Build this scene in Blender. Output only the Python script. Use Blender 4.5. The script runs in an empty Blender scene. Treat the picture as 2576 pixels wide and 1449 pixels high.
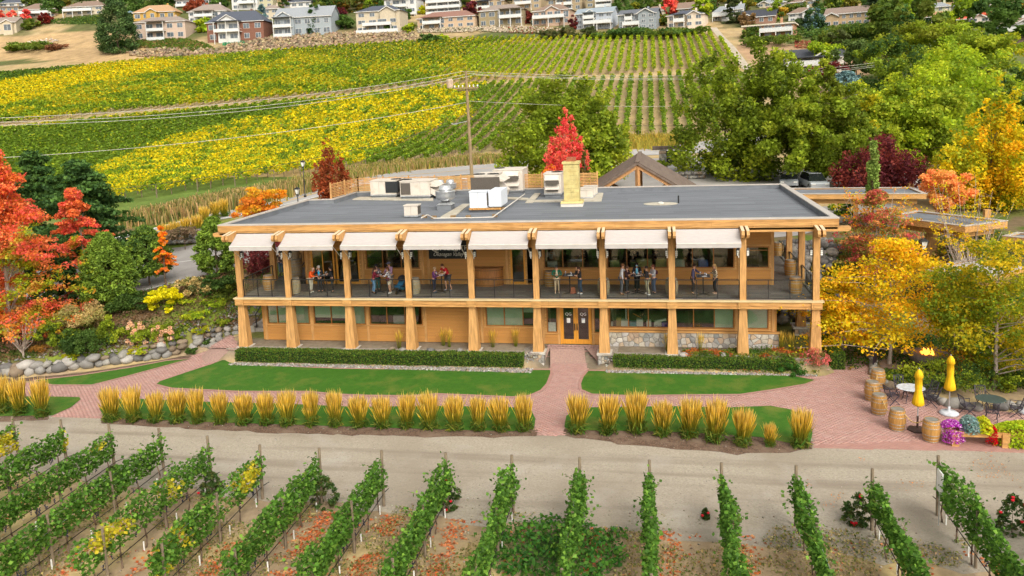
import bpy, math, random
import numpy as np
from mathutils import Vector, Matrix, noise
from mathutils.geometry import delaunay_2d_cdt, tessellate_polygon
random.seed(7); RNG=np.random.default_rng(7)
D2=bpy.data; SC=bpy.context.scene; COL=SC.collection
PI=math.pi; R=math.radians
# ---------------- camera ----------------
F=1965.; CY=528.
YAW,PIT,ROL=[R(a) for a in (-10.19,7.61,-2.22)]
CAM=np.array([24.55,-42.73,13.92])
FW=np.array([math.sin(YAW)*math.cos(PIT),math.cos(YAW)*math.cos(PIT),-math.sin(PIT)])
_rt=np.array([math.cos(YAW),-math.sin(YAW),0]);_up=np.cross(_rt,FW)
RT=_rt*math.cos(ROL)+_up*math.sin(ROL); UP=-_rt*math.sin(ROL)+_up*math.cos(ROL)
cd=D2.cameras.new('camera'); cam=D2.objects.new('camera',cd); COL.objects.link(cam); SC.camera=cam
cd.sensor_width=36; cd.sensor_fit='HORIZONTAL'; cd.lens=36*F/2576; cd.shift_y=-(724.5-CY)/2576; cd.clip_start=.5; cd.clip_end=4000
cam.matrix_world=Matrix(((RT[0],UP[0],-FW[0],CAM[0]),(RT[1],UP[1],-FW[1],CAM[1]),(RT[2],UP[2],-FW[2],CAM[2]),(0,0,0,1)))
# ---------------- light ----------------
w=D2.worlds.new('World'); SC.world=w; w.use_nodes=True; nt=w.node_tree
bg=nt.nodes['Background']; sk=nt.nodes.new('ShaderNodeTexSky'); sk.sky_type='NISHITA'; sk.sun_disc=False
SEL,SRO=R(42),R(150)   # sun elevation, direction (from behind camera, left)
sk.sun_elevation=SEL; sk.sun_rotation=SRO; sk.air_density=1.0; sk.dust_density=6; sk.ozone_density=.6; sk.altitude=400
hs=nt.nodes.new('ShaderNodeHueSaturation'); hs.inputs['Saturation'].default_value=.15
nt.links.new(sk.outputs[0],hs.inputs['Color'])
tn=nt.nodes.new('ShaderNodeMix'); tn.data_type='RGBA'; tn.blend_type='MULTIPLY'; tn.inputs['Factor'].default_value=1; tn.inputs['B'].default_value=(1.03,1.0,.93,1)   # thin warm overcast
nt.links.new(hs.outputs[0],tn.inputs['A']); nt.links.new(tn.outputs['Result'],bg.inputs[0]); bg.inputs[1].default_value=.15
sl=D2.lights.new('sun','SUN'); sl.energy=.5; sl.angle=R(40); sl.color=(1,.93,.82)
so=D2.objects.new('sun',sl); COL.objects.link(so)
# sky rotation is measured clockwise from +Y
sd=Vector((math.sin(SRO)*math.cos(SEL),math.cos(SRO)*math.cos(SEL),math.sin(SEL)))
so.rotation_euler=sd.to_track_quat('Z','Y').to_euler(); so.location=(0,-20,60)
SC.view_settings.view_transform='Standard'; SC.view_settings.look='None'; SC.view_settings.exposure=.86; SC.view_settings.gamma=1
SC.cycles.max_bounces=5; SC.cycles.transparent_max_bounces=12; SC.cycles.diffuse_bounces=2; SC.cycles.glossy_bounces=2; SC.cycles.transmission_bounces=3; SC.cycles.caustics_reflective=False; SC.cycles.caustics_refractive=False
try: SC.cycles.use_denoising=True
except Exception: pass
# ---------------- projection helpers (photo pixel grid 2576 x 1449 -> world) ----------------
def ray(u,v): return FW+RT*(u-1288)/F-UP*(v-CY)/F
def atz(u,v,z): d=ray(u,v); return CAM+d*(z-CAM[2])/d[2]
def aty(u,v,y): d=ray(u,v); return CAM+d*(y-CAM[1])/d[1]
def atx(u,v,x): d=ray(u,v); return CAM+d*(x-CAM[0])/d[0]
def atd(u,v,D): return CAM+ray(u,v)*D
def prj(P):
    P=np.atleast_2d(P)-CAM; k=P@FW
    return 1288+F*(P@RT)/k, CY-F*(P@UP)/k, k
def inpoly(px,py,poly):
    px=np.asarray(px,float);py=np.asarray(py,float);c=np.zeros(px.shape,bool);n=len(poly)
    for i in range(n):
        x1,y1=poly[i];x2,y2=poly[(i+1)%n]
        if y1==y2: continue
        m=((y1>py)!=(y2>py))&(px<(x2-x1)*(py-y1)/(y2-y1)+x1); c^=m
    return c
def sstep(a,b,x): t=np.clip((x-a)/(b-a),0,1); return t*t*(3-2*t)
# ---------------- mesh helpers ----------------
class MB:
    def __init__(s): s.v=[];s.f=[]
    def add(s,vs,fs):
        n=len(s.v); s.v+= [tuple(map(float,a)) for a in vs]; s.f+=[tuple(n+i for i in f) for f in fs]; return s
    def box(s,x0,x1,y0,y1,z0,z1):
        return s.add([(x0,y0,z0),(x1,y0,z0),(x1,y1,z0),(x0,y1,z0),(x0,y0,z1),(x1,y0,z1),(x1,y1,z1),(x0,y1,z1)],[(0,3,2,1),(4,5,6,7),(0,1,5,4),(1,2,6,5),(2,3,7,6),(3,0,4,7)])
    def taper(s,x,y,z0,z1,a,b,a2=None,b2=None):  # centred frustum, half sizes a (bottom) b (top)
        a2=a if a2 is None else a2; b2=b if b2 is None else b2
        return s.add([(x-a,y-a2,z0),(x+a,y-a2,z0),(x+a,y+a2,z0),(x-a,y+a2,z0),(x-b,y-b2,z1),(x+b,y-b2,z1),(x+b,y+b2,z1),(x-b,y+b2,z1)],[(0,3,2,1),(4,5,6,7),(0,1,5,4),(1,2,6,5),(2,3,7,6),(3,0,4,7)])
    def tube(s,p0,p1,r0,r1=None,n=8,cap=True):
        r1=r0 if r1 is None else r1; p0=Vector(p0);p1=Vector(p1);d=(p1-p0)
        if d.length<1e-6: return s
        d.normalize();a=d.orthogonal().normalized();b=d.cross(a); vs=[]
        for p,r in((p0,r0),(p1,r1)):
            for k in range(n):
                t=2*PI*k/n; vs.append(p+a*math.cos(t)*r+b*math.sin(t)*r)
        fs=[(k,(k+1)%n,n+(k+1)%n,n+k) for k in range(n)]
        if cap: fs+=[tuple(range(n-1,-1,-1)),tuple(range(n,2*n))]
        return s.add(vs,fs)
    def path(s,pts,r,n=6,r1=None):
        k=len(pts)-1
        for i in range(k):
            a=r if r1 is None else r+(r1-r)*i/k; b=r if r1 is None else r+(r1-r)*(i+1)/k
            s.tube(pts[i],pts[i+1],a,b,n)
        return s
    def bar(s,p0,p1,w,h,upv=(0,0,1)):  # rectangular bar
        p0=Vector(p0);p1=Vector(p1);d=(p1-p0).normalized();u=Vector(upv);a=d.cross(u)
        if a.length<1e-4: a=d.orthogonal()
        a.normalize();b=a.cross(d);a*=w/2;b*=h/2
        vs=[p0-a-b,p0+a-b,p0+a+b,p0-a+b,p1-a-b,p1+a-b,p1+a+b,p1-a+b]
        return s.add(vs,[(0,3,2,1),(4,5,6,7),(0,1,5,4),(1,2,6,5),(2,3,7,6),(3,0,4,7)])
    def lathe(s,prof,n=16,c=(0,0,0),sx=1,sy=1):
        vs=[];m=len(prof)
        for r,z in prof:
            for k in range(n):
                t=2*PI*k/n; vs.append((c[0]+r*math.cos(t)*sx,c[1]+r*math.sin(t)*sy,c[2]+z))
        fs=[]
        for i in range(m-1):
            for k in range(n): fs.append((i*n+k,i*n+(k+1)%n,(i+1)*n+(k+1)%n,(i+1)*n+k))
        fs.append(tuple(range(n-1,-1,-1))); fs.append(tuple((m-1)*n+k for k in range(n)))
        return s.add(vs,fs)
    def prism(s,poly,z0,z1):
        n=len(poly); vs=[(x,y,z0) for x,y in poly]+[(x,y,z1) for x,y in poly]
        return s.add(vs,[tuple(range(n-1,-1,-1)),tuple(range(n,2*n))]+[(i,(i+1)%n,n+(i+1)%n,n+i) for i in range(n)])
    def prof(s,poly,x0,x1,axis='x'):  # extrude a (y,z) profile along x, or (x,z) along y
        n=len(poly)
        P=(lambda t,p:(t,p[0],p[1])) if axis=='x' else (lambda t,p:(p[0],t,p[1]))
        vs=[P(x0,p) for p in poly]+[P(x1,p) for p in poly]
        return s.add(vs,[tuple(range(n-1,-1,-1)),tuple(range(n,2*n))]+[(i,(i+1)%n,n+(i+1)%n,n+i) for i in range(n)])
    def mesh(s,name): 
        me=D2.meshes.new(name); me.from_pydata(s.v,[],s.f); me.update(); return me
    def build(s,name,m,parent=None,smooth=False,**k): return obj(name,s.mesh(name),m,parent,smooth,**k)
def obj(name,me,m=None,parent=None,smooth=False,loc=None,**k):
    if m is not None and not me.materials:
        for q in (m if isinstance(m,(list,tuple)) else [m]): me.materials.append(q)
    if smooth and len(me.polygons): me.polygons.foreach_set('use_smooth',np.ones(len(me.polygons),bool))
    o=D2.objects.new(name,me); COL.objects.link(o)
    if parent is not None: o.parent=parent
    if loc is not None: o.location=loc
    for a,b in k.items(): o[a]=b
    return o
def thing(name,label,cat,loc=(0,0,0),rz=0,group=None):
    o=D2.objects.new(name,None); COL.objects.link(o); o.empty_display_size=.2
    o.location=loc; o.rotation_euler=(0,0,rz); o['label']=label; o['category']=cat
    if group: o['group']=group
    return o
def tag(o,label=None,cat=None,group=None,kind=None):
    for a,b in (('label',label),('category',cat),('group',group),('kind',kind)):
        if b: o[a]=b
    return o
KIDS={}
def dup(o,parent=None,loc=None,rz=None,label=None,sc=None,group=None):
    c=o.copy(); COL.objects.link(c); c.parent=parent
    if loc is not None: c.location=loc
    if rz is not None: c.rotation_euler=(0,0,rz)
    if sc is not None: c.scale=(sc,)*3 if not hasattr(sc,'__len__') else sc
    if label: c['label']=label
    if group: c['group']=group
    for ch in KIDS.get(o.name) or o.children: 
        if ch.name in D2.objects: dup(ch,c)
    return c
def ordn(n): 
    W=['first','second','third','fourth','fifth','sixth','seventh','eighth','ninth','tenth','eleventh','twelfth','thirteenth','fourteenth','fifteenth','sixteenth','seventeenth','eighteenth','nineteenth','twentieth']
    return W[n-1] if n<=20 else '%d%s'%(n,{1:'st',2:'nd',3:'rd'}.get(n%10 if n%100 not in(11,12,13) else 0,'th'))
# fast numpy mesh
def npmesh(name,V,Fq,colors=None):
    me=D2.meshes.new(name); V=np.asarray(V,np.float32); Fq=np.asarray(Fq,np.int32); k=Fq.shape[1]
    me.vertices.add(len(V)); me.vertices.foreach_set('co',V.ravel())
    me.loops.add(Fq.size); me.loops.foreach_set('vertex_index',Fq.ravel())
    me.polygons.add(len(Fq)); me.polygons.foreach_set('loop_start',np.arange(0,Fq.size,k,dtype=np.int32))
    me.update(calc_edges=True)
    if colors is not None:
        a=me.color_attributes.new('Col','FLOAT_COLOR','POINT'); c=np.ones((len(V),4),np.float32); c[:,:3]=colors; a.data.foreach_set('color',c.ravel())
    return me
def leaves(P,size,col,asp=1.5,up=0.35,rng=RNG,droop=0):
    """one folded leaf-shaped quad at each point"""
    P=np.asarray(P,float); n=len(P)
    nr=rng.normal(size=(n,3)); nr[:,2]=np.abs(nr[:,2])+up; nr/=np.linalg.norm(nr,axis=1)[:,None]
    t=rng.normal(size=(n,3)); t[:,2]-=droop; t-=nr*(t*nr).sum(1)[:,None]; t/=np.linalg.norm(t,axis=1)[:,None]+1e-9
    b=np.cross(nr,t); s=(np.asarray(size)*np.ones(n)*rng.uniform(.65,1.35,n))[:,None]
    V=np.empty((n,4,3)); V[:,0]=P-t*s*.5*asp**.5; V[:,1]=P+b*s*.5/asp**.5+nr*s*.12; V[:,2]=P+t*s*.5*asp**.5; V[:,3]=P-b*s*.5/asp**.5+nr*s*.12
    return V.reshape(-1,3), np.arange(4*n).reshape(n,4), np.repeat(np.asarray(col),4,axis=0)
def cat(*L):
    Vs=[];Fs=[];Cs=[];k=0
    for V,Fq,C in L: Vs.append(V);Fs.append(Fq+k);Cs.append(C);k+=len(V)
    return np.concatenate(Vs),np.concatenate(Fs),np.concatenate(Cs)
def jit(c,n,s=.15,rng=RNG):
    c=np.asarray(c,float); return np.clip(c*(1+rng.normal(0,s,(n,1)))*(1+rng.normal(0,s*.35,(n,3))),.002,.95)
def pick(pal,n,rng=RNG,w=None):
    pal=np.asarray(pal,float); return pal[rng.choice(len(pal),n,p=w)]
# ---------------- materials ----------------
MATS={}
def lin(r,g,b): return tuple(((c/255)/12.92 if c/255<=.04045 else ((c/255+.055)/1.055)**2.4) for c in (r,g,b))
def nd(t,ty,**k):
    n=t.nodes.new(ty)
    for a,b in k.items():
        if a in n.inputs: n.inputs[a].default_value=b
        else: setattr(n,a,b)
    return n
def mat(name,c,rough=.7,var=.12,scale=6,bump=0,bscale=30,metal=0,spec=.3,c2=None,stretch=None,detail=4,emit=None,coord='Object',objvar=0,dirt=None):
    if name in MATS: return MATS[name]
    m=D2.materials.new(name); m.use_nodes=True; t=m.node_tree; p=t.nodes['Principled BSDF']; L=t.links.new
    p.inputs['Roughness'].default_value=rough; p.inputs['Metallic'].default_value=metal; p.inputs['Specular IOR Level'].default_value=spec
    tc=nd(t,'ShaderNodeTexCoord'); src=tc.outputs[coord]
    if stretch:
        mp=nd(t,'ShaderNodeMapping'); mp.inputs['Scale'].default_value=stretch; L(src,mp.inputs[0]); src=mp.outputs[0]
    nz=nd(t,'ShaderNodeTexNoise'); nz.inputs['Scale'].default_value=scale; nz.inputs['Detail'].default_value=detail; L(src,nz.inputs['Vector'])
    a=np.array(c); b=np.array(c2) if c2 is not None else None
    mx=nd(t,'ShaderNodeMix'); mx.data_type='RGBA'
    lo=tuple(np.clip(a*(1-var*1.6),0,1)) if b is None else tuple(a); hi=tuple(np.clip(a*(1+var*1.6),0,1)) if b is None else tuple(b)
    mr=nd(t,'ShaderNodeMapRange'); mr.inputs[1].default_value=.3; mr.inputs[2].default_value=.7; L(nz.outputs[0],mr.inputs[0])
    L(mr.outputs[0],mx.inputs['Factor']); mx.inputs['A'].default_value=lo+(1,); mx.inputs['B'].default_value=hi+(1,); out=mx.outputs['Result']
    if dirt:   # second, larger noise with a third colour
        n2=nd(t,'ShaderNodeTexNoise'); n2.inputs['Scale'].default_value=dirt[1]; n2.inputs['Detail'].default_value=6; L(tc.outputs[coord],n2.inputs['Vector'])
        r2=nd(t,'ShaderNodeMapRange'); r2.inputs[1].default_value=dirt[2]; r2.inputs[2].default_value=dirt[3]; L(n2.outputs[0],r2.inputs[0])
        m2=nd(t,'ShaderNodeMix'); m2.data_type='RGBA'; L(r2.outputs[0],m2.inputs['Factor']); L(out,m2.inputs['A']); m2.inputs['B'].default_value=tuple(dirt[0])+(1,); out=m2.outputs['Result']
    if objvar:
        oi=nd(t,'ShaderNodeObjectInfo'); h=nd(t,'ShaderNodeHueSaturation'); r3=nd(t,'ShaderNodeMapRange'); r3.inputs[3].default_value=1-objvar; r3.inputs[4].default_value=1+objvar
        L(oi.outputs['Random'],r3.inputs[0]); L(r3.outputs[0],h.inputs['Value']); L(out,h.inputs['Color']); out=h.outputs[0]
    L(out,p.inputs['Base Color'])
    if bump:
        nb=nd(t,'ShaderNodeTexNoise'); nb.inputs['Scale'].default_value=bscale; nb.inputs['Detail'].default_value=5; L(src,nb.inputs['Vector'])
        bp=nd(t,'ShaderNodeBump'); bp.inputs['Strength'].default_value=bump; bp.inputs['Distance'].default_value=.02; L(nb.outputs[0],bp.inputs['Height']); L(bp.outputs[0],p.inputs['Normal'])
    if emit: p.inputs['Emission Color'].default_value=tuple(emit[0])+(1,); p.inputs['Emission Strength'].default_value=emit[1]
    MATS[name]=m; return m
def vmat(name,trans=.35,rough=.6,noise_s=0,amp=.25,spec=.2,bump=0,bs=20,gain=1):
    """colour from the Col attribute; optional noise; optional translucency for leaves"""
    if name in MATS: return MATS[name]
    m=D2.materials.new(name); m.use_nodes=True; t=m.node_tree; p=t.nodes['Principled BSDF']; L=t.links.new
    p.inputs['Roughness'].default_value=rough; p.inputs['Specular IOR Level'].default_value=spec
    at=nd(t,'ShaderNodeAttribute'); at.attribute_name='Col'; out=at.outputs['Color']
    if gain!=1: h=nd(t,'ShaderNodeHueSaturation'); h.inputs['Value'].default_value=gain; L(out,h.inputs['Color']); out=h.outputs[0]
    if noise_s:
        tc=nd(t,'ShaderNodeTexCoord'); prev=None
        for s_,a_ in ((noise_s,amp),(noise_s*9,amp)):
            nz=nd(t,'ShaderNodeTexNoise'); nz.inputs['Scale'].default_value=s_; nz.inputs['Detail'].default_value=6; L(tc.outputs['Object'],nz.inputs['Vector'])
            mr=nd(t,'ShaderNodeMapRange'); mr.inputs[1].default_value=.25; mr.inputs[2].default_value=.75; mr.inputs[3].default_value=1-a_; mr.inputs[4].default_value=1+a_; L(nz.outputs[0],mr.inputs[0])
            h=nd(t,'ShaderNodeHueSaturation'); L(mr.outputs[0],h.inputs['Value']); L(out,h.inputs['Color']); out=h.outputs[0]
    L(out,p.inputs['Base Color'])
    if bump:
        tc=nd(t,'ShaderNodeTexCoord'); nb=nd(t,'ShaderNodeTexNoise'); nb.inputs['Scale'].default_value=bs; nb.inputs['Detail'].default_value=5; L(tc.outputs['Object'],nb.inputs['Vector'])
        bp=nd(t,'ShaderNodeBump'); bp.inputs['Strength'].default_value=bump; bp.inputs['Distance'].default_value=.03; L(nb.outputs[0],bp.inputs['Height']); L(bp.outputs[0],p.inputs['Normal'])
    if trans:
        tr=nd(t,'ShaderNodeBsdfTranslucent'); L(out,tr.inputs[0]); ms=nd(t,'ShaderNodeMixShader'); ms.inputs[0].default_value=trans
        L(p.outputs[0],ms.inputs[1]); L(tr.outputs[0],ms.inputs[2]); L(ms.outputs[0],t.nodes['Material Output'].inputs[0])
    MATS[name]=m; return m
def glassmat(name,tint,refl=.35,rough=.02):
    m=D2.materials.new(name); m.use_nodes=True; t=m.node_tree; L=t.links.new; t.nodes.remove(t.nodes['Principled BSDF'])
    tr=nd(t,'ShaderNodeBsdfTransparent'); tr.inputs[0].default_value=tuple(tint)+(1,)
    g=nd(t,'ShaderNodeBsdfGlossy'); g.inputs['Roughness'].default_value=rough
    lw=nd(t,'ShaderNodeLayerWeight'); lw.inputs[0].default_value=.5; mr=nd(t,'ShaderNodeMapRange'); mr.inputs[3].default_value=refl*.35; mr.inputs[4].default_value=min(1,refl*2.2); L(lw.outputs['Fresnel'],mr.inputs[0])
    ms=nd(t,'ShaderNodeMixShader'); L(mr.outputs[0],ms.inputs[0]); L(tr.outputs[0],ms.inputs[1]); L(g.outputs[0],ms.inputs[2]); L(ms.outputs[0],t.nodes['Material Output'].inputs[0])
    MATS[name]=m; return m
LEAF=vmat('leaf',.5,gain=1.22)
NEEDLE=vmat('needle',.3,.7,gain=1.35)
GROUND=vmat('ground_cover',0,.95,.35,.22,.05,.6,6)
STONEV=vmat('stone_v',0,.85,3,.18,.15,.5,25)
GRASSY=vmat('leaf_upright',.5)
siding=mat('cedar_siding',(.46,.22,.06),.6,.10,3,.25,60,stretch=(.4,6,6),objvar=.06)
timber=mat('timber_beam',(.49,.265,.09),.6,.18,2.5,.25,50,stretch=(.5,5,5),dirt=((.36,.17,.045),.9,.55,.85))
timberv=mat('timber_post',(.49,.265,.095),.6,.18,2.5,.25,50,stretch=(5,5,.5),objvar=.05,dirt=((.36,.18,.05),1.1,.55,.85))
trimbrown=mat('window_frame_brown',(.30,.125,.028),.5,.1,4)
doorwood=mat('varnished_fir',(.60,.26,.03),.35,.12,3,stretch=(6,6,.7),spec=.5)
roofgrey=mat('roof_membrane',(.16,.172,.19),.85,.10,1.2,.5,90,dirt=((.19,.20,.21),.35,.5,.8))
capwhite=mat('metal_cap',(.44,.40,.36),.45,.05,2,dirt=((.42,.35,.28),.8,.55,.8))
fabric=mat('awning_fabric',(.43,.40,.385),.8,.04,3,stretch=(1,5,5))
black=mat('black_metal',(.012,.012,.013),.4,.2,8,spec=.5)
concrete=mat('concrete',(.46,.43,.38),.85,.12,5,.3,40)
blindm=mat('roller_blind',(.42,.52,.40),.8,.05,2)
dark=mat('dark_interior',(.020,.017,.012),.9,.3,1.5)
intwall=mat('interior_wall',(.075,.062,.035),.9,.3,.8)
glass=glassmat('window_glass',(.88,.91,.87),.16)
railglass=glassmat('railing_glass',(.92,.945,.935),.05)
lampglass=mat('lantern_glass',(.75,.75,.70),.3,.03,3)
white=mat('white_paint',(.78,.77,.74),.5,.05,3)
offwhite=mat('off_white_metal',(.62,.58,.52),.45,.05,2,dirt=((.42,.36,.28),1.2,.58,.8))
galv=mat('galvanised_metal',(.58,.59,.60),.32,.12,4,metal=.7)
stoneJ=mat('stone_mortar',(.24,.22,.19),.95,.2,12,.3,40)
asphalt=mat('asphalt',(.30,.28,.265),.9,.07,.6,.4,60,dirt=((.24,.225,.21),.15,.5,.75))
roadm=mat('road_asphalt',(.36,.345,.335),.9,.06,.4,.4,60,dirt=((.29,.28,.27),.1,.5,.75))
whitel=mat('road_paint_white',(.74,.73,.70),.7,.1,6)
yellowl=mat('road_paint_yellow',(.62,.38,.07),.7,.1,6)
brickmats=[mat('brick_%d'%i,c,.85,.06,9,.2,60,objvar=.05) for i,c in enumerate([(.37,.20,.165),(.385,.215,.18),(.355,.195,.165)])]
mortar=mat('brick_joint',(.33,.215,.18),.95,.10,12)
barkm=mat('bark',(.14,.095,.065),.9,.3,9,.8,25,stretch=(1,1,.25))
greybark=mat('grey_bark',(.36,.29,.24),.85,.25,9,.5,25,stretch=(1,1,.3))
postm=mat('weathered_post',(.20,.155,.105),.85,.25,6,.6,40,stretch=(4,4,.5))
def rutted(m):
    t=m.node_tree; p=t.nodes['Principled BSDF']; L=t.links.new; src=p.inputs['Base Color'].links[0].from_socket; tc=nd(t,'ShaderNodeTexCoord')
    for sc_,ns,a,b,col,f in (((.05,.75,1),1.6,.50,.66,(.235,.195,.15,1),.75),((.5,.5,1),1.0,.56,.75,(.42,.385,.33,1),.6),((1,1,1),9.,.60,.72,(.20,.17,.135,1),.6)):
        mp=nd(t,'ShaderNodeMapping'); mp.inputs['Scale'].default_value=sc_; L(tc.outputs['Object'],mp.inputs[0]); n=nd(t,'ShaderNodeTexNoise'); n.inputs['Scale'].default_value=ns; n.inputs['Detail'].default_value=7; L(mp.outputs[0],n.inputs['Vector']); r=nd(t,'ShaderNodeMapRange'); r.inputs[1].default_value=a; r.inputs[2].default_value=b; r.inputs[4].default_value=f; L(n.outputs[0],r.inputs[0]); m2=nd(t,'ShaderNodeMix'); m2.data_type='RGBA'; L(r.outputs[0],m2.inputs['Factor']); L(src,m2.inputs['A']); m2.inputs['B'].default_value=col; src=m2.outputs['Result']
    L(src,p.inputs['Base Color']); return m
gravelm=mat('gravel',(.36,.315,.25),.95,.10,14,.8,55,c2=None,dirt=((.28,.235,.18),.25,.45,.75))
soilm=mat('bark_mulch',(.13,.082,.055),.95,.35,14,.9,40,dirt=((.20,.14,.10),1.5,.45,.7))

rutted(gravelm)
# ---------------- terrain ----------------
PY=[-200,17,30,60,85,103,135,172,210,247,300,380,460,600,900]
PZ=[3.3,3.3,4.4,5.2,6.2,8.2,14.2,21.4,29.6,38,51,70,88,118,150]
def prof(y): return np.interp(y,PY,PZ)
CT=[]
def ct(l):
    for u,v,z in l: p=atz(u,v,z); CT.append((p[0],p[1],z))
ct([(163,773,1.2),(240,763,1.4),(443,713,2.1),(500,700,2.3),(567,680,2.6),(640,655,2.9)])
ct([(423,626,2.2),(500,617,2.4),(570,608,2.7)])
ct([(330,590,3.4),(480,567,3.6),(600,545,3.9),(760,500,4.2),(900,460,4.5),(1000,446,4.7),(1250,429,5),(1400,408,5.1),(1560,393,5.2),(1640,376,5.2)])
CT+=[(-22,3,.6),(-30,0,.5),(-40,-5,.3),(-24,12,1.6),(-35,15,2),(-60,0,1.5),(-60,30,4),(-1.5,9,2.95),(-1.5,13,3.05),(-4,16,3),(0,18,3.05),(10,18,3.05),(20,18,3.05),(30,18,3.05),(34,12,2.9),(36,18,3.0),(45,20,3.1),(41,10,2.0),(50,12,2.2),(60,10,2.4),(60,25,3.6),(12,30,3.4),(30,30,3.4),(45,35,3.6),(0,40,3.9),(20,45,4.3),(40,50,4.2),(28,58,4.8),(60,60,4.2),(90,20,3.5),(80,60,4.2),(40,80,4.6),(70,95,5.2),(100,80,5),(34.5,6,0.2),(40,6,.6),(50,5,.3)]
for y in (118,150,190,247,300,380,500,700):
    for x in (-420,-260,-150,-60,0,40,80,140,240,400): CT.append((x,y,float(prof(y))*(1 if x<90 or y<250 else max(.6,1-.0017*(x-90)))+(max(0,y-270)*max(0,-x)/400*.5)))
for y in (45,75,95):
    for x in (-260,-160,-90,-45): CT.append((x,y,float(prof(y))))
for x in (-60,-10,20,50): CT.append((x,98 if x>0 else 90,float(prof(98 if x>0 else 90))*.97))
CT=np.array(CT); _n=len(CT)
def _phi(d): return np.sqrt(d*d+2.)
_A=_phi(np.hypot(CT[:,None,0]-CT[None,:,0],CT[:,None,1]-CT[None,:,1]))+np.eye(_n)*1e-3
_B=np.zeros((_n+3,_n+3)); _B[:_n,:_n]=_A; _B[:_n,_n:]=np.c_[np.ones(_n),CT[:,:2]]; _B[_n:,:_n]=_B[:_n,_n:].T
_w=np.linalg.solve(_B,np.r_[CT[:,2],0,0,0])
def rbf(x,y):
    x=np.asarray(x,float).ravel();y=np.asarray(y,float).ravel();o=np.empty(len(x))
    for i in range(0,len(x),20000):
        a=x[i:i+20000];b=y[i:i+20000]; o[i:i+20000]=_phi(np.hypot(a[:,None]-CT[:,0],b[:,None]-CT[:,1]))@_w[:_n]+_w[_n]+a*_w[_n+1]+b*_w[_n+2]
    return o
_wp=sorted([tuple(atz(u,v-3,-.75)[:2]) for u,v in ((0,949.6),(77,946),(177,934),(254,924),(330,914),(400,905),(461,893),(500,878))])
WLX=[-90,-40,-20]+[p[0] for p in _wp]+[-3.0,-1.5,-.9]; WLY=[-14,-10,-7.2]+[p[1] for p in _wp]+[1.6,2.4,2.4]
def WL(x): return np.interp(x,WLX,WLY)
G0=-.75
def H(x,y):
    x=np.asarray(x,float);sh=x.shape;x=x.ravel();y=np.asarray(y,float).ravel()
    b=rbf(x,y)
    # left bank behind the boulder wall
    d=y-WL(x); bank=G0+sstep(0,.3,d)*.5+np.maximum(d-.2,0)*.42
    left=np.where(d<0,G0,np.minimum(b,bank))
    # front of the building
    door=(sstep(17.6,18.3,x)*(1-sstep(21.7,22.4,x)))
    fr=np.where(y<1.4, G0+sstep(-1.0,-.45,y)*.72*(1-door)+door*sstep(.3,1.15,y)*.72, -.05)
    mid=np.where(y<16.4,np.minimum(fr,-.03),b)
    # right garden
    d2=y-(5.0+.12*(x-34)); rb=G0+np.maximum(d2,0)*.48
    right=np.where(d2<0,G0,np.minimum(b,rb))
    z=np.where(x<-.9,left,np.where(x<33.6,mid,right))
    # stair alley beside the building: level pad then bank
    pad=(x>-2.2)&(x<.6)&(y>-.4)&(y<2.6); z=np.where(pad,np.maximum(z,G0+sstep(-1.3,-.2,y)*.72),z)
    return z.reshape(sh)
def h1(x,y): return float(H(np.array([x]),np.array([y]))[0])
def G(u,v,d0=25,d1=900):
    """photo point -> point on the terrain"""
    t=np.geomspace(d0,d1,500); p=CAM+ray(u,v)*t[:,None]; s=p[:,2]-H(p[:,0],p[:,1]); k=np.where(s<0)[0]
    if not len(k): return p[-1]
    k=k[0]; a,b=t[max(k-1,0)],t[k]
    for _ in range(14):
        m=(a+b)/2; q=CAM+ray(u,v)*m
        if q[2]<h1(q[0],q[1]): b=m
        else: a=m
    q=CAM+ray(u,v)*b; q[2]=h1(q[0],q[1]); return q
def axis(segs):
    o=[]
    for a,b,s in segs: o+=list(np.arange(a,b,s))
    o.append(segs[-1][1]); return np.array(o)
XS=axis([(-900,-300,60),(-300,-120,5),(-120,-40,3.0),(-40,-20,.8),(-20,58,.6),(58,110,2.0),(110,220,5),(220,900,60)])
YS=axis([(-160,-40,20),(-40,-24,1),(-24,22,.6),(22,70,1.0),(70,130,2.0),(130,330,3),(330,480,10),(480,900,40)])
XX,YY=np.meshgrid(XS,YS); ZZ=H(XX,YY)
# micro relief beyond the paved part
TV=np.stack([XX,YY,ZZ],-1).reshape(-1,3); nx,ny=len(XS),len(YS)
idx=np.arange(nx*ny).reshape(ny,nx); TF=np.stack([idx[:-1,:-1],idx[:-1,1:],idx[1:,1:],idx[1:,:-1]],-1).reshape(-1,4)
def vnoise(P,s,seed=0):
    """cheap smooth value noise in numpy (2D)"""
    r=np.random.default_rng(seed); T=r.random((256,256)); x=P[:,0]/s+1000.3; y=P[:,1]/s+1000.7; xi=np.floor(x).astype(int); yi=np.floor(y).astype(int); fx=x-xi; fy=y-yi
    fx=fx*fx*(3-2*fx); fy=fy*fy*(3-2*fy); g=lambda a,b:T[(yi+b)%256,(xi+a)%256]
    return (g(0,0)*(1-fx)+g(1,0)*fx)*(1-fy)+(g(0,1)*(1-fx)+g(1,1)*fx)*fy
def fbm(P,s,seed=0): return (vnoise(P,s,seed)+.5*vnoise(P,s/2,seed+1)+.25*vnoise(P,s/4,seed+2))/1.75
tu,tv,tk=prj(TV)
n1=fbm(TV,6,1);n2=fbm(TV,1.6,2);n3=fbm(TV,25,3)
dry=np.array([.37,.255,.12]); tan_=np.array([.40,.30,.165]); dirt=np.array([.27,.185,.115]); grn=np.array([.085,.15,.025]); olive=np.array([.16,.17,.05]); soil=np.array([.34,.25,.155])
C=np.tile(olive,(len(TV),1))
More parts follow.
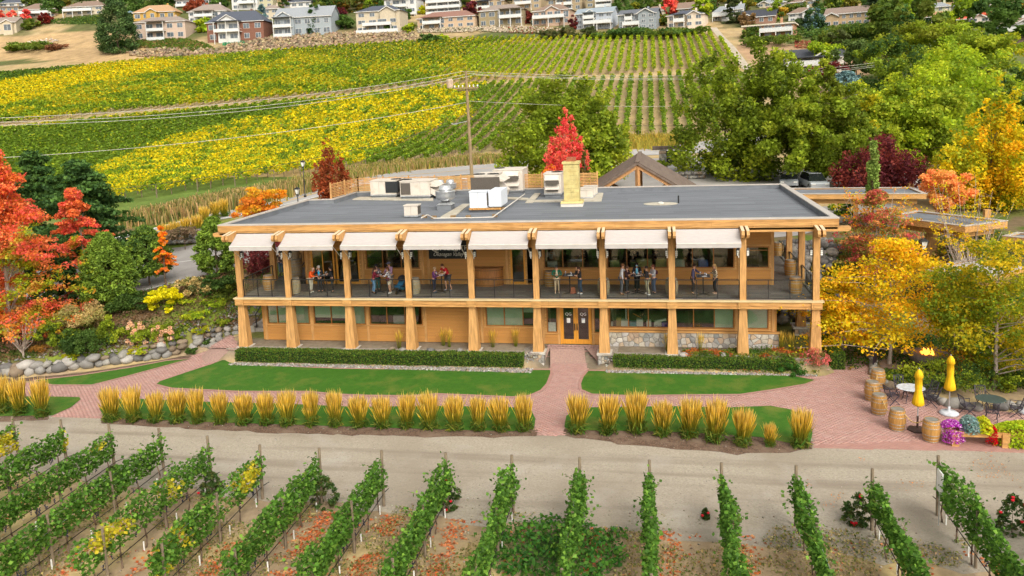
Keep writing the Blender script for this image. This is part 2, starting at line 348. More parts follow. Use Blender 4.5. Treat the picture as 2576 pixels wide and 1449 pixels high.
def mixc(C,m,c): m=np.clip(m,0,1)[:,None]; return C*(1-m)+np.asarray(c)*m
x,y=TV[:,0],TV[:,1]
front=(y<WL(x)+.1)&(x<-.9)|((x>=-.9)&(y<1))
C=mixc(C,front*1.,soil); C=mixc(C,front*sstep(.5,.68,n2)*.8,[.46,.35,.16]); C=mixc(C,front*sstep(.56,.72,n1)*.45,[.20,.20,.07]); C=mixc(C,front*(1-sstep(.3,.42,n1))*.4,[.32,.25,.18])
C=mixc(C,front*sstep(.35,1,np.exp(-((x-21.3)/2.2)**2-((y+18.6)/1.6)**2)+.5*(n2-.5)),[.03,.085,.02])
C=mixc(C,((y>-.6)&(y<1.6)&(x>-1)&(x<34))*1.,[.20,.165,.12])
# garden bank
gb=(~front)&(y<28)&(x<-.9); C=mixc(C,gb*1.,[.19,.125,.075]); C=mixc(C,gb*sstep(.45,.6,n2),[.15,.19,.03]); C=mixc(C,gb*sstep(.55,.7,n1)*.7,[.07,.11,.02])
gr=(x>34)&(y>3)&(y<26); C=mixc(C,gr*1.,[.16,.12,.07]); C=mixc(C,gr*sstep(.45,.6,n2),[.09,.13,.025])
# hillside
hill=(y>28); C=mixc(C,hill*1.,tan_); C=mixc(C,hill*sstep(.4,.65,n2)*.6,dry); C=mixc(C,hill*sstep(.5,.7,n1)*.35,olive)
C=mixc(C,hill*(y<62)*sstep(-14,-22,x)*.9,[.10,.17,.03])   # grass foot of the vineyard
up=hill&(y>245); C=mixc(C,up*sstep(.42,.55,n3)*.9,[.07,.10,.03]); C=mixc(C,up*sstep(.5,.62,n1)*.5,[.12,.10,.05])
tanfield=inpoly(tu,tv,[(-400,170),(-400,60),(0,95),(200,78),(400,80),(400,150),(300,165),(60,150)])&(tk>150); C=mixc(C,tanfield*1.,[.42,.29,.15]); C=mixc(C,tanfield*sstep(.5,.7,n1)*.5,[.30,.21,.12])
C=mixc(C,((x>62)&(y>60)&(y<240))*1.,[.13,.15,.05]); C=mixc(C,inpoly(tu,tv,[(1850,120),(1900,80),(2010,120),(2240,140),(2250,180),(1950,215)])*1.*(tk>120),[.38,.25,.15])
C=C*(.85+.3*n2[:,None])
me=npmesh('ground',TV,TF,C); terrain=obj('ground',me,GROUND,smooth=True,kind='structure')
# ---------------- draped sheets ----------------
def sheet(name,poly,m,step=1.0,off=.02,parent=None,kind='structure',label=None,flat=None,holes=None):
    pts=[];n=len(poly)
    for i in range(n):
        a=np.array(poly[i][:2],float);b=np.array(poly[(i+1)%n][:2],float);k=max(1,int(np.hypot(*(b-a))/step))
        for j in range(k): pts.append(tuple(a+(b-a)*j/k))
    nb=len(pts); P=np.array(pts); g=[]
    xs=np.arange(P[:,0].min(),P[:,0].max(),step); ys=np.arange(P[:,1].min(),P[:,1].max(),step)
    if len(xs) and len(ys):
        gx,gy=np.meshgrid(xs,ys); gx=gx.ravel()+RNG.uniform(-.1,.1,gx.size)*step; gy=gy.ravel(); k=inpoly(gx,gy,pts); g=list(zip(gx[k],gy[k]))
    v,e,f,_,_,_=delaunay_2d_cdt([Vector(p) for p in pts+g],[(i,(i+1)%nb) for i in range(nb)],[list(range(nb))],1,1e-5)
    V=np.array([(p.x,p.y) for p in v]); z=H(V[:,0],V[:,1])+off if flat is None else np.full(len(V),flat)
    me=D2.meshes.new(name); me.from_pydata(np.c_[V,z].tolist(),[],[list(q) for q in f]); me.update()
    if len(me.polygons) and me.polygons[0].normal.z<0: me.flip_normals()
    o=obj(name,me,m,parent,smooth=True)
    if kind and parent is None: o['kind']=kind
    if label: o['label']=label
    return o
def VP(l,z=G0): return [tuple(atz(u,v,z)[:2]) for u,v in l]
def VG(l): return [tuple(G(u,v)[:2]) for u,v in l]
def wob(poly,amp,step=.8,seed=3):
    o=[];n=len(poly);r=np.random.default_rng(seed)
    for i in range(n):
        a=np.array(poly[i],float);b=np.array(poly[(i+1)%n],float);k=max(1,int(np.hypot(*(b-a))/step))
        for j in range(k): o.append(tuple(a+(b-a)*j/k+r.normal(0,amp,2)))
    return o
# gravel lane
sheet('gravel_lane',wob([(-60,-14.9),(-10,-15.2),(0,-15.5),(8,-16.6),(16,-17.2),(18,-17.3),(26,-17.6),(33,-18.2),(38,-18.8),(60,-19.5),(60,-8.6),(36,-9.2),(-5,-9.2),(-12,-8.6),(-60,-8.6)],.22),gravelm,1.0,.006)
LAWN=[[(78,958),(200,945),(330,925),(420,908),(480,903),(440,915),(330,945),(230,970),(130,970)],
 [(566,906),(616,916),(740,923),(858,928),(1060,930),(1285,931),(1385,931),(1388,940),(1378,966),(1363,983),(1333,996),(1288,1000),(1200,996),(1100,992),(1025,997),(925,996),(850,993),(775,986),(600,986),(430,978),(390,968),(400,960),(450,943),(520,920)],
 [(1478,933),(1600,935),(1717,938),(1900,941),(2000,947),(2054,957),(2028,968),(1938,983),(1863,994),(1738,995),(1588,997),(1488,993),(1460,981),(1458,966),(1465,948)],
 [(-30,1000),(100,998),(200,1000),(202,1006),(178,1026),(132,1046),(0,1048),(-30,1048)],
 [(250,1030),(262,1018),(285,1009),(310,1002),(400,1007),(550,1013),(700,1016),(900,1025),(1100,1022),(1288,1026),(1318,1026),(1338,1036),(1347,1055),(1343,1080),(1288,1086),(1000,1078),(500,1062),(265,1052)],
 [(1422,1060),(1425,1048),(1438,1036),(1488,1026),(1688,1023),(1838,1026),(1938,1022),(1988,1031),(2023,1048),(2038,1066),(2044,1091),(2038,1116),(1988,1116),(1913,1101),(1800,1092),(1638,1086),(1438,1083),(1420,1076)]]
LAWNW=[VP(l) for l in LAWN]
MULCH=[VP([(-40,958),(60,951),(200,939),(330,919),(480,894),(480,903),(330,926),(200,946),(70,960),(-40,966)]),VP([(250,1050),(500,1060),(1000,1076),(1288,1084),(1350,1082),(1352,1098),(1100,1100),(700,1090),(400,1075),(255,1066)]),VP([(1418,1078),(1638,1084),(1800,1090),(1913,1099),(1988,1114),(2046,1112),(2048,1130),(1960,1142),(1850,1143),(1700,1130),(1560,1115),(1420,1098)]),VP([(-40,1044),(0,1045),(125,1043),(128,1056),(0,1062),(-40,1060)])]
for i,p in enumerate(MULCH): sheet('mulch_bed',wob(p,.07,.5,i),soilm,.6,.012)
grass_m=mat('lawn_grass',(.036,.118,.008),.8,.2,3,.5,60,c2=(.052,.150,.010),dirt=((.13,.17,.025),.9,.5,.75))
for i,p in enumerate(LAWNW): sheet('lawn',p,grass_m,.7,.03)
# brick paving
PAVE=VP([(-60,978),(80,962),(130,972),(230,960),(330,942),(400,918),(470,898),(540,878),(585,868),(605,905),(620,912),(858,925),(1330,929),(1384,929),(1385,900)])+[(18.4,-.4),(18.5,1.15),(21.6,1.15),(21.7,-.4)]+VP([(1470,900),(1478,931),(1600,933),(1900,938),(2000,944),(2060,948),(2110,925),(2120,905),(2112,870),(2100,845),(2150,842),(2172,880),(2183,920),(2185,950),(2215,960),(2290,975),(2380,1010),(2480,1030),(2640,1050),(2640,1140),(2400,1134),(2046,1128),(2046,1100),(1990,1090),(1425,1080),(1420,1096),(1350,1096),(1340,1082),(262,1054),(250,1052),(135,1050),(120,1040),(-60,1040)])
BEDS=LAWNW+MULCH
pave=sheet('brick_path',PAVE,mortar,1.0,.010)
def bricks():
    xs0=np.array([p[0] for p in PAVE]);ys0=np.array([p[1] for p in PAVE]); P=[]
    L,W=.235,.115
    for j,yy in enumerate(np.arange(ys0.min(),ys0.max(),W)):
        xx=np.arange(xs0.min()+(j%2)*L/2,xs0.max(),L); P.append(np.c_[xx,np.full(len(xx),yy)])
    P=np.concatenate(P); k=inpoly(P[:,0],P[:,1],PAVE)
    for b in BEDS: k&=~inpoly(P[:,0],P[:,1],b)
    u,v,d=prj(np.c_[P,np.full(len(P),G0)]); k&=(u>-30)&(u<2610)&(v<1460)
    P=P[k]; u,v,d=prj(np.c_[P,np.full(len(P),G0)])
    # the 300 largest in view: the two bottom gaps
    clr=(P[:,1]>-10.6); order=np.argsort(np.where(clr,d,1e9)); top=order[:300]; rest=order[300:]
    hx,hy=L/2-.003,W/2-.003
    Z=H(P[:,0],P[:,1])
    bm=MB().box(-hx,hx,-hy,hy,-.02,.0).mesh('brick')
    mm=[]
    for q in brickmats: m2=bm.copy(); m2.materials.append(q); mm.append(m2)
    for i in top: o=D2.objects.new('brick',mm[random.randrange(3)]); COL.objects.link(o); o.parent=pave; o.location=(P[i,0],P[i,1],Z[i]+.014+random.uniform(0,.003))
    n=len(rest); c=P[rest]; z=Z[rest]+.0135+RNG.uniform(0,.002,n); cc=jit(pick([(.355,.20,.168),(.365,.21,.18),(.34,.197,.168),(.36,.225,.195)],n),n,.035)
    far=sstep(-9.9,-7.5,c[:,1])[:,None]; cc=cc*(1-far*.15)+np.array([.31,.21,.185])*far*.15
    V=np.empty((n,8,3)); 
    for q,(sx,sy,dz) in enumerate([(-1,-1,-.02),(1,-1,-.02),(1,1,-.02),(-1,1,-.02),(-1,-1,0),(1,-1,0),(1,1,0),(-1,1,0)]): V[:,q]=np.c_[c[:,0]+sx*hx,c[:,1]+sy*hy,z+dz]
    b=np.arange(n)[:,None]*8; Fq=np.concatenate([b+np.array([4,5,6,7]),b+np.array([0,1,5,4]),b+np.array([1,2,6,5]),b+np.array([3,0,4,7])])
    me=npmesh('brick_paving',V.reshape(-1,3),Fq,np.repeat(cc,8,0)); obj('brick_paving',me,vmat('brickv',0,.85,2.5,.08),pave,kind='stuff')
bricks()
# lawn blades: short real tufts so the edge and surface are not flat
def lawn_tufts():
    L=[]
    for p in LAWNW:
        a=np.array(p); n=int((np.ptp(a[:,0])*np.ptp(a[:,1]))*70); q=np.c_[RNG.uniform(a[:,0].min(),a[:,0].max(),n),RNG.uniform(a[:,1].min(),a[:,1].max(),n)]
        k=inpoly(q[:,0],q[:,1],p); q=q[k]; L.append(q)
    q=np.concatenate(L); n=len(q); z=H(q[:,0],q[:,1])+.045; e=fbm(np.c_[q,z],2.2,8)
    c=jit(np.array([.048,.148,.010])[None]*(1-sstep(.55,.75,e))[:,None]+np.array([.08,.19,.02])[None]*sstep(.6,.8,e)[:,None],n,.10)
    V,Fq,Cc=leaves(np.c_[q,z-.02],.06,c,2.2,3.5); me=npmesh('grass',V,Fq,Cc); g=obj('grass',me,LEAF,kind='stuff'); tag(g,'short mown green grass of the lawns','grass')
lawn_tufts()
# roads
def band(ptsA,ptsB): return ptsA+ptsB[::-1]
dn=VG([(60,795),(163,773),(240,763),(340,738),(443,713),(500,700),(567,680)])+[(-4.6,12.5),(-2.5,17.3),(3,18.4),(33,18.6),(36,20)]
df=[(48,34),(30,31),(6,27),(-4,24)]+VG([(570,604),(500,614),(423,626),(340,640),(200,662),(60,690)])
sheet('driveway',dn+df,asphalt,1.2,.035)
mr_far=VG([(180,628),(330,590),(480,551),(560,535),(690,508),(790,478),(900,449),(1000,434),(1250,412),(1440,390),(1640,368),(1800,352),(2100,335)])
mr_near=VG([(180,655),(330,612),(480,568),(600,546),(700,522),(800,497),(900,468),(1000,455),(1250,434),(1400,412),(1560,395),(1700,388),(1900,370),(2100,352)])
sheet('parking_lot',VG([(1440,447),(1500,425),(1600,402),(1740,392),(1850,425),(2300,430),(2360,470),(2330,488),(1990,492),(1760,476),(1490,470)]),asphalt,2.0,.045)
sheet('main_road',mr_near+mr_far[::-1],roadm,2.0,.06)
def line(name,pts,w,m,off,seg=None):
    pts=[np.array(p[:2],float) for p in pts]; mb=MB()
    dense=[]
    for a,b in zip(pts[:-1],pts[1:]):
        k=max(1,int(np.hypot(*(b-a))/1.2))
        for j in range(k): dense.append(a+(b-a)*j/k)
    dense.append(pts[-1]); D=np.array(dense); T=np.gradient(D,axis=0); T/=np.linalg.norm(T,axis=1)[:,None]; N=np.c_[-T[:,1],T[:,0]]*w/2
    A=D+N;B=D-N; za=H(A[:,0],A[:,1])+off; zb=H(B[:,0],B[:,1])+off; n=len(D)
    mb.add(np.r_[np.c_[A,za],np.c_[B,zb]],[(n+i,n+i+1,i+1,i) for i in range(n-1)])
    return mb.build(name,m,kind='structure')
def shiftp(A,B,t): return [np.array(a)*(1-t)+np.array(b)*t for a,b in zip(A,B)]
line('road_edge_line',shiftp(mr_near,mr_far,.93),.18,whitel,.085); line('road_edge_line',shiftp(mr_near,mr_far,.08),.16,whitel,.085)
line('road_centre_line',shiftp(mr_near,mr_far,.5),.2,yellowl,.085)
line('driveway_lane_line',VG([(423,664),(500,654),(545,647)]),.14,whitel,.05)
line('driveway_edge_line',VG([(300,745),(443,711),(500,698),(567,678)]),.10,whitel,.05)
line('vineyard_track',VG([(1795,70),(1815,95),(1840,120),(1862,150),(1880,175)]),2.2,mat('pale_track',(.42,.36,.28),.95,.15,1),.12)
def font_mesh(cu):
    t=D2.objects.new('tmp',cu); COL.objects.link(t); dg=bpy.context.evaluated_depsgraph_get(); me=D2.meshes.new_from_object(t.evaluated_get(dg)); D2.objects.remove(t); D2.curves.remove(cu); return me
# ---------------- main building ----------------
BX=[0,3.11,6.86,10.61,14.36,18.11,21.86,25.61,29.36,33.11]   # column lines
ZD=3.08; ZB=6.78; ZR=7.52
YL=1.25; YU=3.3   # lower and upper wall planes
XL,XR=-.97,34.14
bld=thing('winery_building','long two storey timber winery building with flat grey roof, open balcony and tapered columns','building')
def W(u,v,y): p=aty(u,v,y); return p[0],p[2]
boardmesh=MB().prof([(0,-.5),(-.012,-.5),(-.026,.5),(0,.5)],0,1).mesh('board'); 
boardmesh.materials.append(siding)
def siding_wall(name,y,x0,x1,z0,z1,openings,pitch=.19):
    """backing wall with holes + lapped boards fitted between the openings"""
    w=MB(); xs=sorted(set([x0,x1]+[o for a in openings for o in a[:2] if x0<o<x1]))
    for a,b in zip(xs[:-1],xs[1:]):
        zs=[(o[2],o[3]) for o in openings if o[0]<=a+1e-4 and o[1]>=b-1e-4]; z=z0
        for c,d in sorted(zs):
            if c>z+1e-3: w.box(a,b,y,y+.16,z,c)
            z=max(z,d)
        if z<z1-1e-3: w.box(a,b,y,y+.16,z,z1)
    wall=w.build(name,siding,bld)
    k=0;z=z0
    while z<z1-.03:
        h=min(pitch,z1-z); iv=[(x0,x1)]
        for o in openings:
            if o[2]-.10<z+h-.01 and o[3]+.10>z+.01:
                n=[]
                for a,b in iv:
                    if o[1]+.10<=a or o[0]-.10>=b: n.append((a,b)); continue
                    if o[0]-.10>a: n.append((a,o[0]-.10))
                    if o[1]+.10<b: n.append((o[1]+.10,b))
                iv=n
        for a,b in iv:
            m=max(1,int(round((b-a)/4.0)))
            for j in range(m):
                aa=a+(b-a)*j/m; bb=a+(b-a)*(j+1)/m
                if bb-aa<.12: continue
                o=D2.objects.new('board',boardmesh); COL.objects.link(o); o.parent=wall; o.location=(aa,y-.004,z+h/2); o.scale=(bb-aa-.006,1,h-.004)
        z+=h
    return wall
winglassb=glassmat('blind_side_glass',(.9,.95,.9),.1)
def window(y,x0,x1,z0,z1,splits=(),blinds=(),transom=None,wood=trimbrown,fw=.07,trim=True,name='window'):
    fr=MB(); d0,d1=y-.045,y+.05
    fr.box(x0,x1,d0,d1,z0,z0+fw).box(x0,x1,d0,d1,z1-fw,z1).box(x0,x0+fw,d0,d1,z0+fw,z1-fw).box(x1-fw,x1,d0,d1,z0+fw,z1-fw)
    ed=[x0+fw]
    for s in splits: fr.box(s-.028,s+.028,d0,d1,z0+fw,z1-fw); ed+= [s-.028,s+.028]
    ed.append(x1-fw)
    if transom: fr.box(x0+fw,x1-fw,d0+.004,d1-.004,transom-.02,transom+.02)
    w=fr.build(name,wood,bld)
    if trim:
        t=MB(); a=.095; t.box(x0-a,x1+a,y-.035,y+.02,z1,z1+a).box(x0-a-.03,x1+a+.03,y-.07,y+.02,z0-.07,z0).box(x0-a,x0,y-.035,y+.02,z0,z1).box(x1,x1+a,y-.035,y+.02,z0,z1); t.build('trim',timber,w)
    for i in range(0,len(ed),2):
        MB().box(ed[i],ed[i+1],y+.004,y+.012,z0+fw,z1-fw).build('pane',glass,w)
    for i,(zb) in enumerate(blinds):
        if zb is not None: a,b=ed[2*i],ed[2*i+1]; MB().box(a+.01,b-.01,y+.03,y+.036,z0+fw+(z1-z0-2*fw)*zb,z1-fw).build('blind',blindm,w)
    return w
# openings (converted from the photo onto the wall planes)
def WO(u0,u1,v0,v1,y,z0=None,z1=None):
    xa,zt=W(u0,v0,y); xb,_=W(u1,v0,y); _,zb=W((u0+u1)/2,v1,y); _,zt=W((u0+u1)/2,v0,y)
    return [xa,xb,zb if z0 is None else z0, zt if z1 is None else z1]
ux=lambda u,y,v=800: W(u,v,y)[0]
LZ0,LZ1=1.02,2.42
low=[]   # (opening, splits, blinds)
for u0,u1,sp,bl in [(673,724,[699],[0,0]),(742,780,[],[0]),(790,880,[834],[.28,.25]),(888,921,[],[0]),(930,1028,[974,1019],[None]*3),(1038,1064,[],[None]),
   (1222,1363,[1269,1316],[0,0,.62]),(1375,1403,[],[None]),(1493,1511,[],[None]),(1532,1683,[1580.6,1631],[None]*3),(1697,1848,[1744.6,1797],[None,None,0]),(1877,1934,[],[0])]:
    x0,x1=ux(u0,YL),ux(u1,YL); low.append(([x0,x1,LZ0,LZ1],[ux(s,YL) for s in sp],bl))
for q in (7,8): low[q][0][2]=.68
dx0,dx1=ux(1409,YL),ux(1489,YL); dm=ux(1448.5,YL)
LX0,LX1=.57,31.32
ops=[o[0] for o in low]+[[dx0,dx1,0,2.42]]
siding_wall('lower_wall',YL,LX0,LX1,0,2.63,ops)
for o,sp,bl in low: window(YL,*o,splits=sp,blinds=bl)
# return walls of the lower storey, floor and interior
MB().box(LX0,LX0+.16,YL+.16,16.2,0,2.63).box(LX1-.16,LX1,YL+.16,16.2,0,2.63).build('side_wall',siding,bld)
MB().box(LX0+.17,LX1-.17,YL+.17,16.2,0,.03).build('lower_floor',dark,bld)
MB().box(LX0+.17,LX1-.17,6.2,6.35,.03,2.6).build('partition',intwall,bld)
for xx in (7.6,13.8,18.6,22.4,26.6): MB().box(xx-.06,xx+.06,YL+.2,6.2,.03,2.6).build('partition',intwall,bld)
# stone veneer base, individual stones (Voronoi cells pulled apart)
def stone_face(x0,x1,z0,z1,y,parent,pal,cell=.24,depth=.07,limit=300,name='stone',axis='x'):
    nxs=int((x1-x0)/cell)+1; nzs=max(1,int((z1-z0)/(cell*.85))); S=[]
    r=random.Random(int(x0*10)+5)
    for i in range(nxs):
        for j in range(nzs):
            S.append((x0+(i+.5+r.uniform(-.38,.38))*(x1-x0)/nxs, z0+(j+.5+r.uniform(-.36,.36))*(z1-z0)/nzs))
    S=np.array(S); out=[]
    for i,s in enumerate(S):
        poly=[(x0,z0),(x1,z0),(x1,z1),(x0,z1)]; d=np.hypot(*(S-s).T); nb=np.argsort(d)[1:14]
        for q in nb:
            m=(S[q]+s)/2; n=S[q]-s; nn=[]
            for a in range(len(poly)):
                p,t=poly[a],poly[(a+1)%len(poly)]; da=(p[0]-m[0])*n[0]+(p[1]-m[1])*n[1]; db=(t[0]-m[0])*n[0]+(t[1]-m[1])*n[1]
                if da<=0: nn.append(p)
                if da*db<0: k=da/(da-db); nn.append((p[0]+(t[0]-p[0])*k,p[1]+(t[1]-p[1])*k))
            poly=nn
            if len(poly)<3: break
        if len(poly)<3: continue
        c=np.mean(poly,axis=0); g=.012; P=[]
        for p in poly:
            v=np.array(p)-c; L=np.hypot(*v)+1e-9; P.append(c+v*max(0,(L-g*1.6)/L))
        Q=[c+(p-c)*.68 for p in P]; n=len(P); dp=depth*r.uniform(.6,1.15)
        f3=(lambda p,t:(p[0],y-t,p[1])) if axis=='x' else (lambda p,t:(y-t,p[0],p[1]))
        vs=[f3(p,0) for p in P]+[f3(p,dp*.7) for p in P]+[f3(p,dp) for p in Q]
        fs=[(k,(k+1)%n,n+(k+1)%n,n+k) for k in range(n)]+[(n+k,n+(k+1)%n,2*n+(k+1)%n,2*n+k) for k in range(n)]+[tuple(range(2*n,3*n))]
        out.append((vs,fs,r.choice(pal)))
    if limit==0:
        mb=MB();cs=[]
        for vs,fs,c in out: mb.add(vs,fs); cs+=[np.array(c)*r.uniform(.85,1.15)]*len(vs)
        me=mb.mesh(name); a=me.color_attributes.new('Col','FLOAT_COLOR','POINT'); a.data.foreach_set('color',np.c_[np.array(cs),np.ones(len(cs))].astype(np.float32).ravel()); return obj(name,me,STONEV,parent)
    for vs,fs,c in out:
        me=MB().add(vs,fs).mesh(name); a=me.color_attributes.new('Col','FLOAT_COLOR','POINT'); cc=np.clip(np.array(c)*r.uniform(.85,1.15),0,1); a.data.foreach_set('color',np.tile(np.r_[cc,1],len(vs)).astype(np.float32)); obj(name,me,STONEV,parent)
SPAL=[(.42,.38,.31),(.33,.31,.28),(.46,.43,.38),(.27,.27,.26),(.45,.35,.25),(.38,.36,.34),(.40,.30,.22)]
sx0=ux(1526,YL)
vb=MB().box(sx0,LX1+.10,YL-.10,YL-.003,-.12,.80).build('stone_veneer',stoneJ,bld)
stone_face(sx0,LX1+.10,-.12,.78,YL-.10,vb,SPAL,.30,.06)
MB().box(sx0-.03,LX1+.16,YL-.20,YL+.02,.80,.90).build('sill_course',timber,bld)
# floor edge / apron paving behind hedge
MB().box(-1,18.2,-.55,YL-.01,-.10,-.035).box(21.75,33.2,-.55,YL-.01,-.10,-.035).build('apron_slab',mat('apron_gravel',(.26,.23,.19),.95,.2,9,.5,40),bld)
# entrance doors
for (a,b,hs_) in ((dx0+.07,dm-.005,1),(dm+.005,dx1-.07,-1)):
    f=MB(); s=.13; f.box(a,b,YL-.03,YL+.03,0.02,.30).box(a,b,YL-.03,YL+.03,2.20,2.34).box(a,a+s,YL-.03,YL+.03,.30,2.20).box(b-s,b,YL-.03,YL+.03,.30,2.20)
    d=f.build('door',doorwood,bld); MB().box(a+s,b-s,YL-.004,YL+.004,.30,2.20).build('pane',glass,d)
    hx=b-.065 if hs_==1 else a+.065; MB().box(hx-.03,hx+.03,YL-.10,YL-.031,.85,1.25).build('handle',black,d)
    px=(a+b)/2; MB().box(px-.10,px+.10,YL-.014,YL-.008,1.28,1.56).build('notice',white,d)
    cu=D2.curves.new('monogram','FONT'); cu.body='QG'; cu.size=.24; cu.align_x='CENTER'; cu.extrude=.001
    if hs_==-1: MB().box(px-.09,px+.09,YL-.017,YL-.0145,1.50,1.54).build('notice_header',mat('notice_blue',(.10,.14,.35),.6),d)
    o=obj('monogram',font_mesh(cu),white,d); o.location=(px,YL-.012,1.72); o.rotation_euler=(PI/2,0,0)
MB().box(dx0,dx0+.07,YL-.05,YL+.06,0,2.42).box(dx1-.07,dx1,YL-.05,YL+.06,0,2.42).box(dx0+.07,dx1-.07,YL-.05,YL+.06,2.34,2.42).build('door_frame',doorwood,bld)
nx_=(low[7][0][0]+low[7][0][1])/2; MB().box(nx_-.24,nx_+.20,YL-.012,YL-.004,.75,1.30).build('notice_board',mat('dim_notice',(.26,.27,.22),.7,.1,14),bld)
# vertical trim posts on the walls
tp=[]
for u in (669,731,785,925,1070,1212,1367,1406,1491,1515,1525,1690,1853,1945): tp.append((ux(u,YL),YL))
for x,y in tp: MB().box(x-.075,x+.075,y-.05,y-.027,0 if x<sx0-.1 else .9,2.63).build('wall_post',timberv,bld)
# lower ceiling + main floor beam + deck
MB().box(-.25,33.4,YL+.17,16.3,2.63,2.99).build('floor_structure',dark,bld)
MB().box(-.25,33.4,.25,YL+.17,2.63,2.66).build('soffit',timber,bld)
deckm=mat('deck_tiles',(.085,.078,.075),.7,.18,3,.3,30)
deck=MB().box(-.22,33.33,-.12,17.5,3.0,3.055).build('deck',mortar if 0 else mat('deck_joint',(.03,.028,.026),.9),bld)
dm1=[];
for q in ((.15,.135,.125),(.18,.16,.145),(.13,.12,.115)): 
    m_=mat('deck_plank_%d'%len(dm1),q,.65,.15,5,.2,40,objvar=.12); mb=MB().box(0,1,0,1,0,1).mesh('plank'); mb.materials.append(m_); dm1.append(mb)
def planks(x0,x1,y0,y1,along):
    wdt=.29
    if along=='x':
        y=y0;r=0
        while y<y1-.02:
            x=x0-(r%2)*.6
            while x<x1-.02:
                a=max(x,x0);b=min(x+1.2,x1)
                if b-a>.05:
                    o=D2.objects.new('plank',random.choice(dm1)); COL.objects.link(o); o.parent=deck; o.location=(a+.004,y+.004,3.05); o.scale=(b-a-.008,min(wdt,y1-y)-.008,.03+random.uniform(0,.002))
                x+=1.2
            y+=wdt;r+=1
planks(-.2,33.3,-.1,2.2,'x')
MB().box(-.2,33.3,2.2,3.29,3.05,3.079).box(-.2,.95+.8,3.29,17.5,3.05,3.079).box(31.5,33.3,3.29,17.5,3.05,3.079).build('plank',dm1[0].materials[0],bld)
# long beam with bands + edge cap + blocks at columns
MB().box(-.28,33.4,-.30,.24,2.58,2.97).build('floor_beam',timber,bld)
MB().box(-.30,33.42,-.335,-.301,2.60,2.64).box(-.30,33.42,-.335,-.301,2.74,2.755).build('beam_moulding',timber,bld)
MB().box(-.36,33.48,-.38,.0,2.972,3.045).build('beam_cap',mat('painted_edge',(.60,.47,.26),.5,.06,2),bld)
MB().box(-.28,.0,.24,9.0,2.58,2.97).box(33.1,33.4,.24,12,2.58,2.97).build('side_beam',timber,bld)
# columns
def column(i,x,y,stone=False,upper=True,short=False):
    z0=0.0
    c=MB(); c.taper(x,y,z0+.0,2.58,.30,.19); col=c.build('lower_column',timberv,bld)
    MB().box(x-.42,x+.42,y-.42,y+.42,-.13,-.002).build('footing',concrete,col)
    if stone:
        MB().box(x-.34,x+.34,y-.34,y+.34,-.85,-.13).build('stone_pier',stoneJ,bld,loc=None)
        p=D2.objects['stone_pier'] if False else bld.children[-1] if False else None
        stone_face(x-.34,x+.34,-.82,-.15,y-.34,col,SPAL,.22,.06,300); stone_face(y-.34,y+.34,-.82,-.15,x-.34,col,SPAL,.22,.06,300,axis='y')
    else: MB().box(x-.3,x+.3,y-.3,y+.3,-.4,-.131).build('footing',concrete,col)
    if upper:
        u=MB().box(x-.165,x+.165,y-.165,y+.165,3.046,ZB).build('upper_column',timberv,bld)
    return col
for i,x in enumerate(BX):
    column(i,x,0,stone=i in(5,6))
    b=MB().box(x-.27,x+.27,-.375,-.336,2.60,2.966).build('column_block',timber,bld); MB().taper(x,-.38,2.66,2.90,.16,.16,.02,.02).build('block_inset',timber,b)
for x,y in ((0,4.3),(0,8.6),(33.11,4.1),(33.11,8.2)):
    MB().box(x-.165,x+.165,y-.165,y+.165,3.046,ZB).build('upper_column',timberv,bld); MB().taper(x,y,0 if x>1 else .9,2.58,.28,.19).build('lower_column',timberv,bld)
# right side pier of stones at second row
sp=MB().box(32.7,33.6,3.7,4.6,-.8,.35).build('stone_pier',stoneJ,bld); stone_face(32.7,33.6,-.78,.33,3.7,sp,SPAL,.24,.07,300); MB().box(32.6,33.7,3.6,4.7,.35,.45).build('pier_cap',concrete,sp)
# upper wall
UX0=ux(768,YU,680); UX1=31.47
uW=[]
def u_(u): return ux(u,YU,660)
Z1u=5.35
for u0,u1,sp,z0 in [(921,1056,[963.5,1010],4.06),(1368,1508,[1416,1466],4.06),(1527,1680,[1577,1629],4.06),(1695,1848,[1742,1795],4.06),(1875,1935,[],4.06)]:
    uW.append(([u_(u0),u_(u1),z0,Z1u],[u_(s) for s in sp]))
tall=[[u_(783),u_(842),3.12,5.35],[u_(846),u_(905),3.12,5.35],[u_(1284),u_(1342),3.12,5.35]]
siding_wall('upper_wall',YU,UX0,UX1,3.08,ZB,[o for o,_ in uW]+tall)
for k,(o,sp) in enumerate(uW): window(YU,*o,splits=sp,blinds=[],transom=5.12 if k==4 else None)
for k,o in enumerate(tall[:2]):
    window(YU,*o,splits=[(o[0]+o[1])/2],wood=doorwood,fw=.11,name='glass_door')
o=tall[2]; mxx=u_(1322)
window(YU,o[0],mxx,o[2],o[3],wood=doorwood,fw=.12,name='glass_door'); 
for u in (773,913,1063,1078,1275,1362,1517,1687,1860,1942): x=u_(u); MB().box(x-.08,x+.08,YU-.05,YU-.027,3.08,ZB).build('wall_post',timberv,bld)
MB().box(UX0,UX0+.16,YU+.16,16.2,3.08,ZB).box(UX1-.16,UX1,YU+.16,16.2,3.08,ZB).build('side_wall',siding,bld)
MB().box(UX0+.17,UX1-.17,9.0,9.1,3.09,ZB).build('partition',intwall,bld)
MB().box(UX0,UX1,16.2,16.36,0,ZB).build('rear_wall',siding,bld)
MB().box(UX0+.17,UX1-.17,YU+.17,9.0,3.08,3.10).build('inner_floor',mat('inner_floor',(.05,.03,.018),.5),bld)
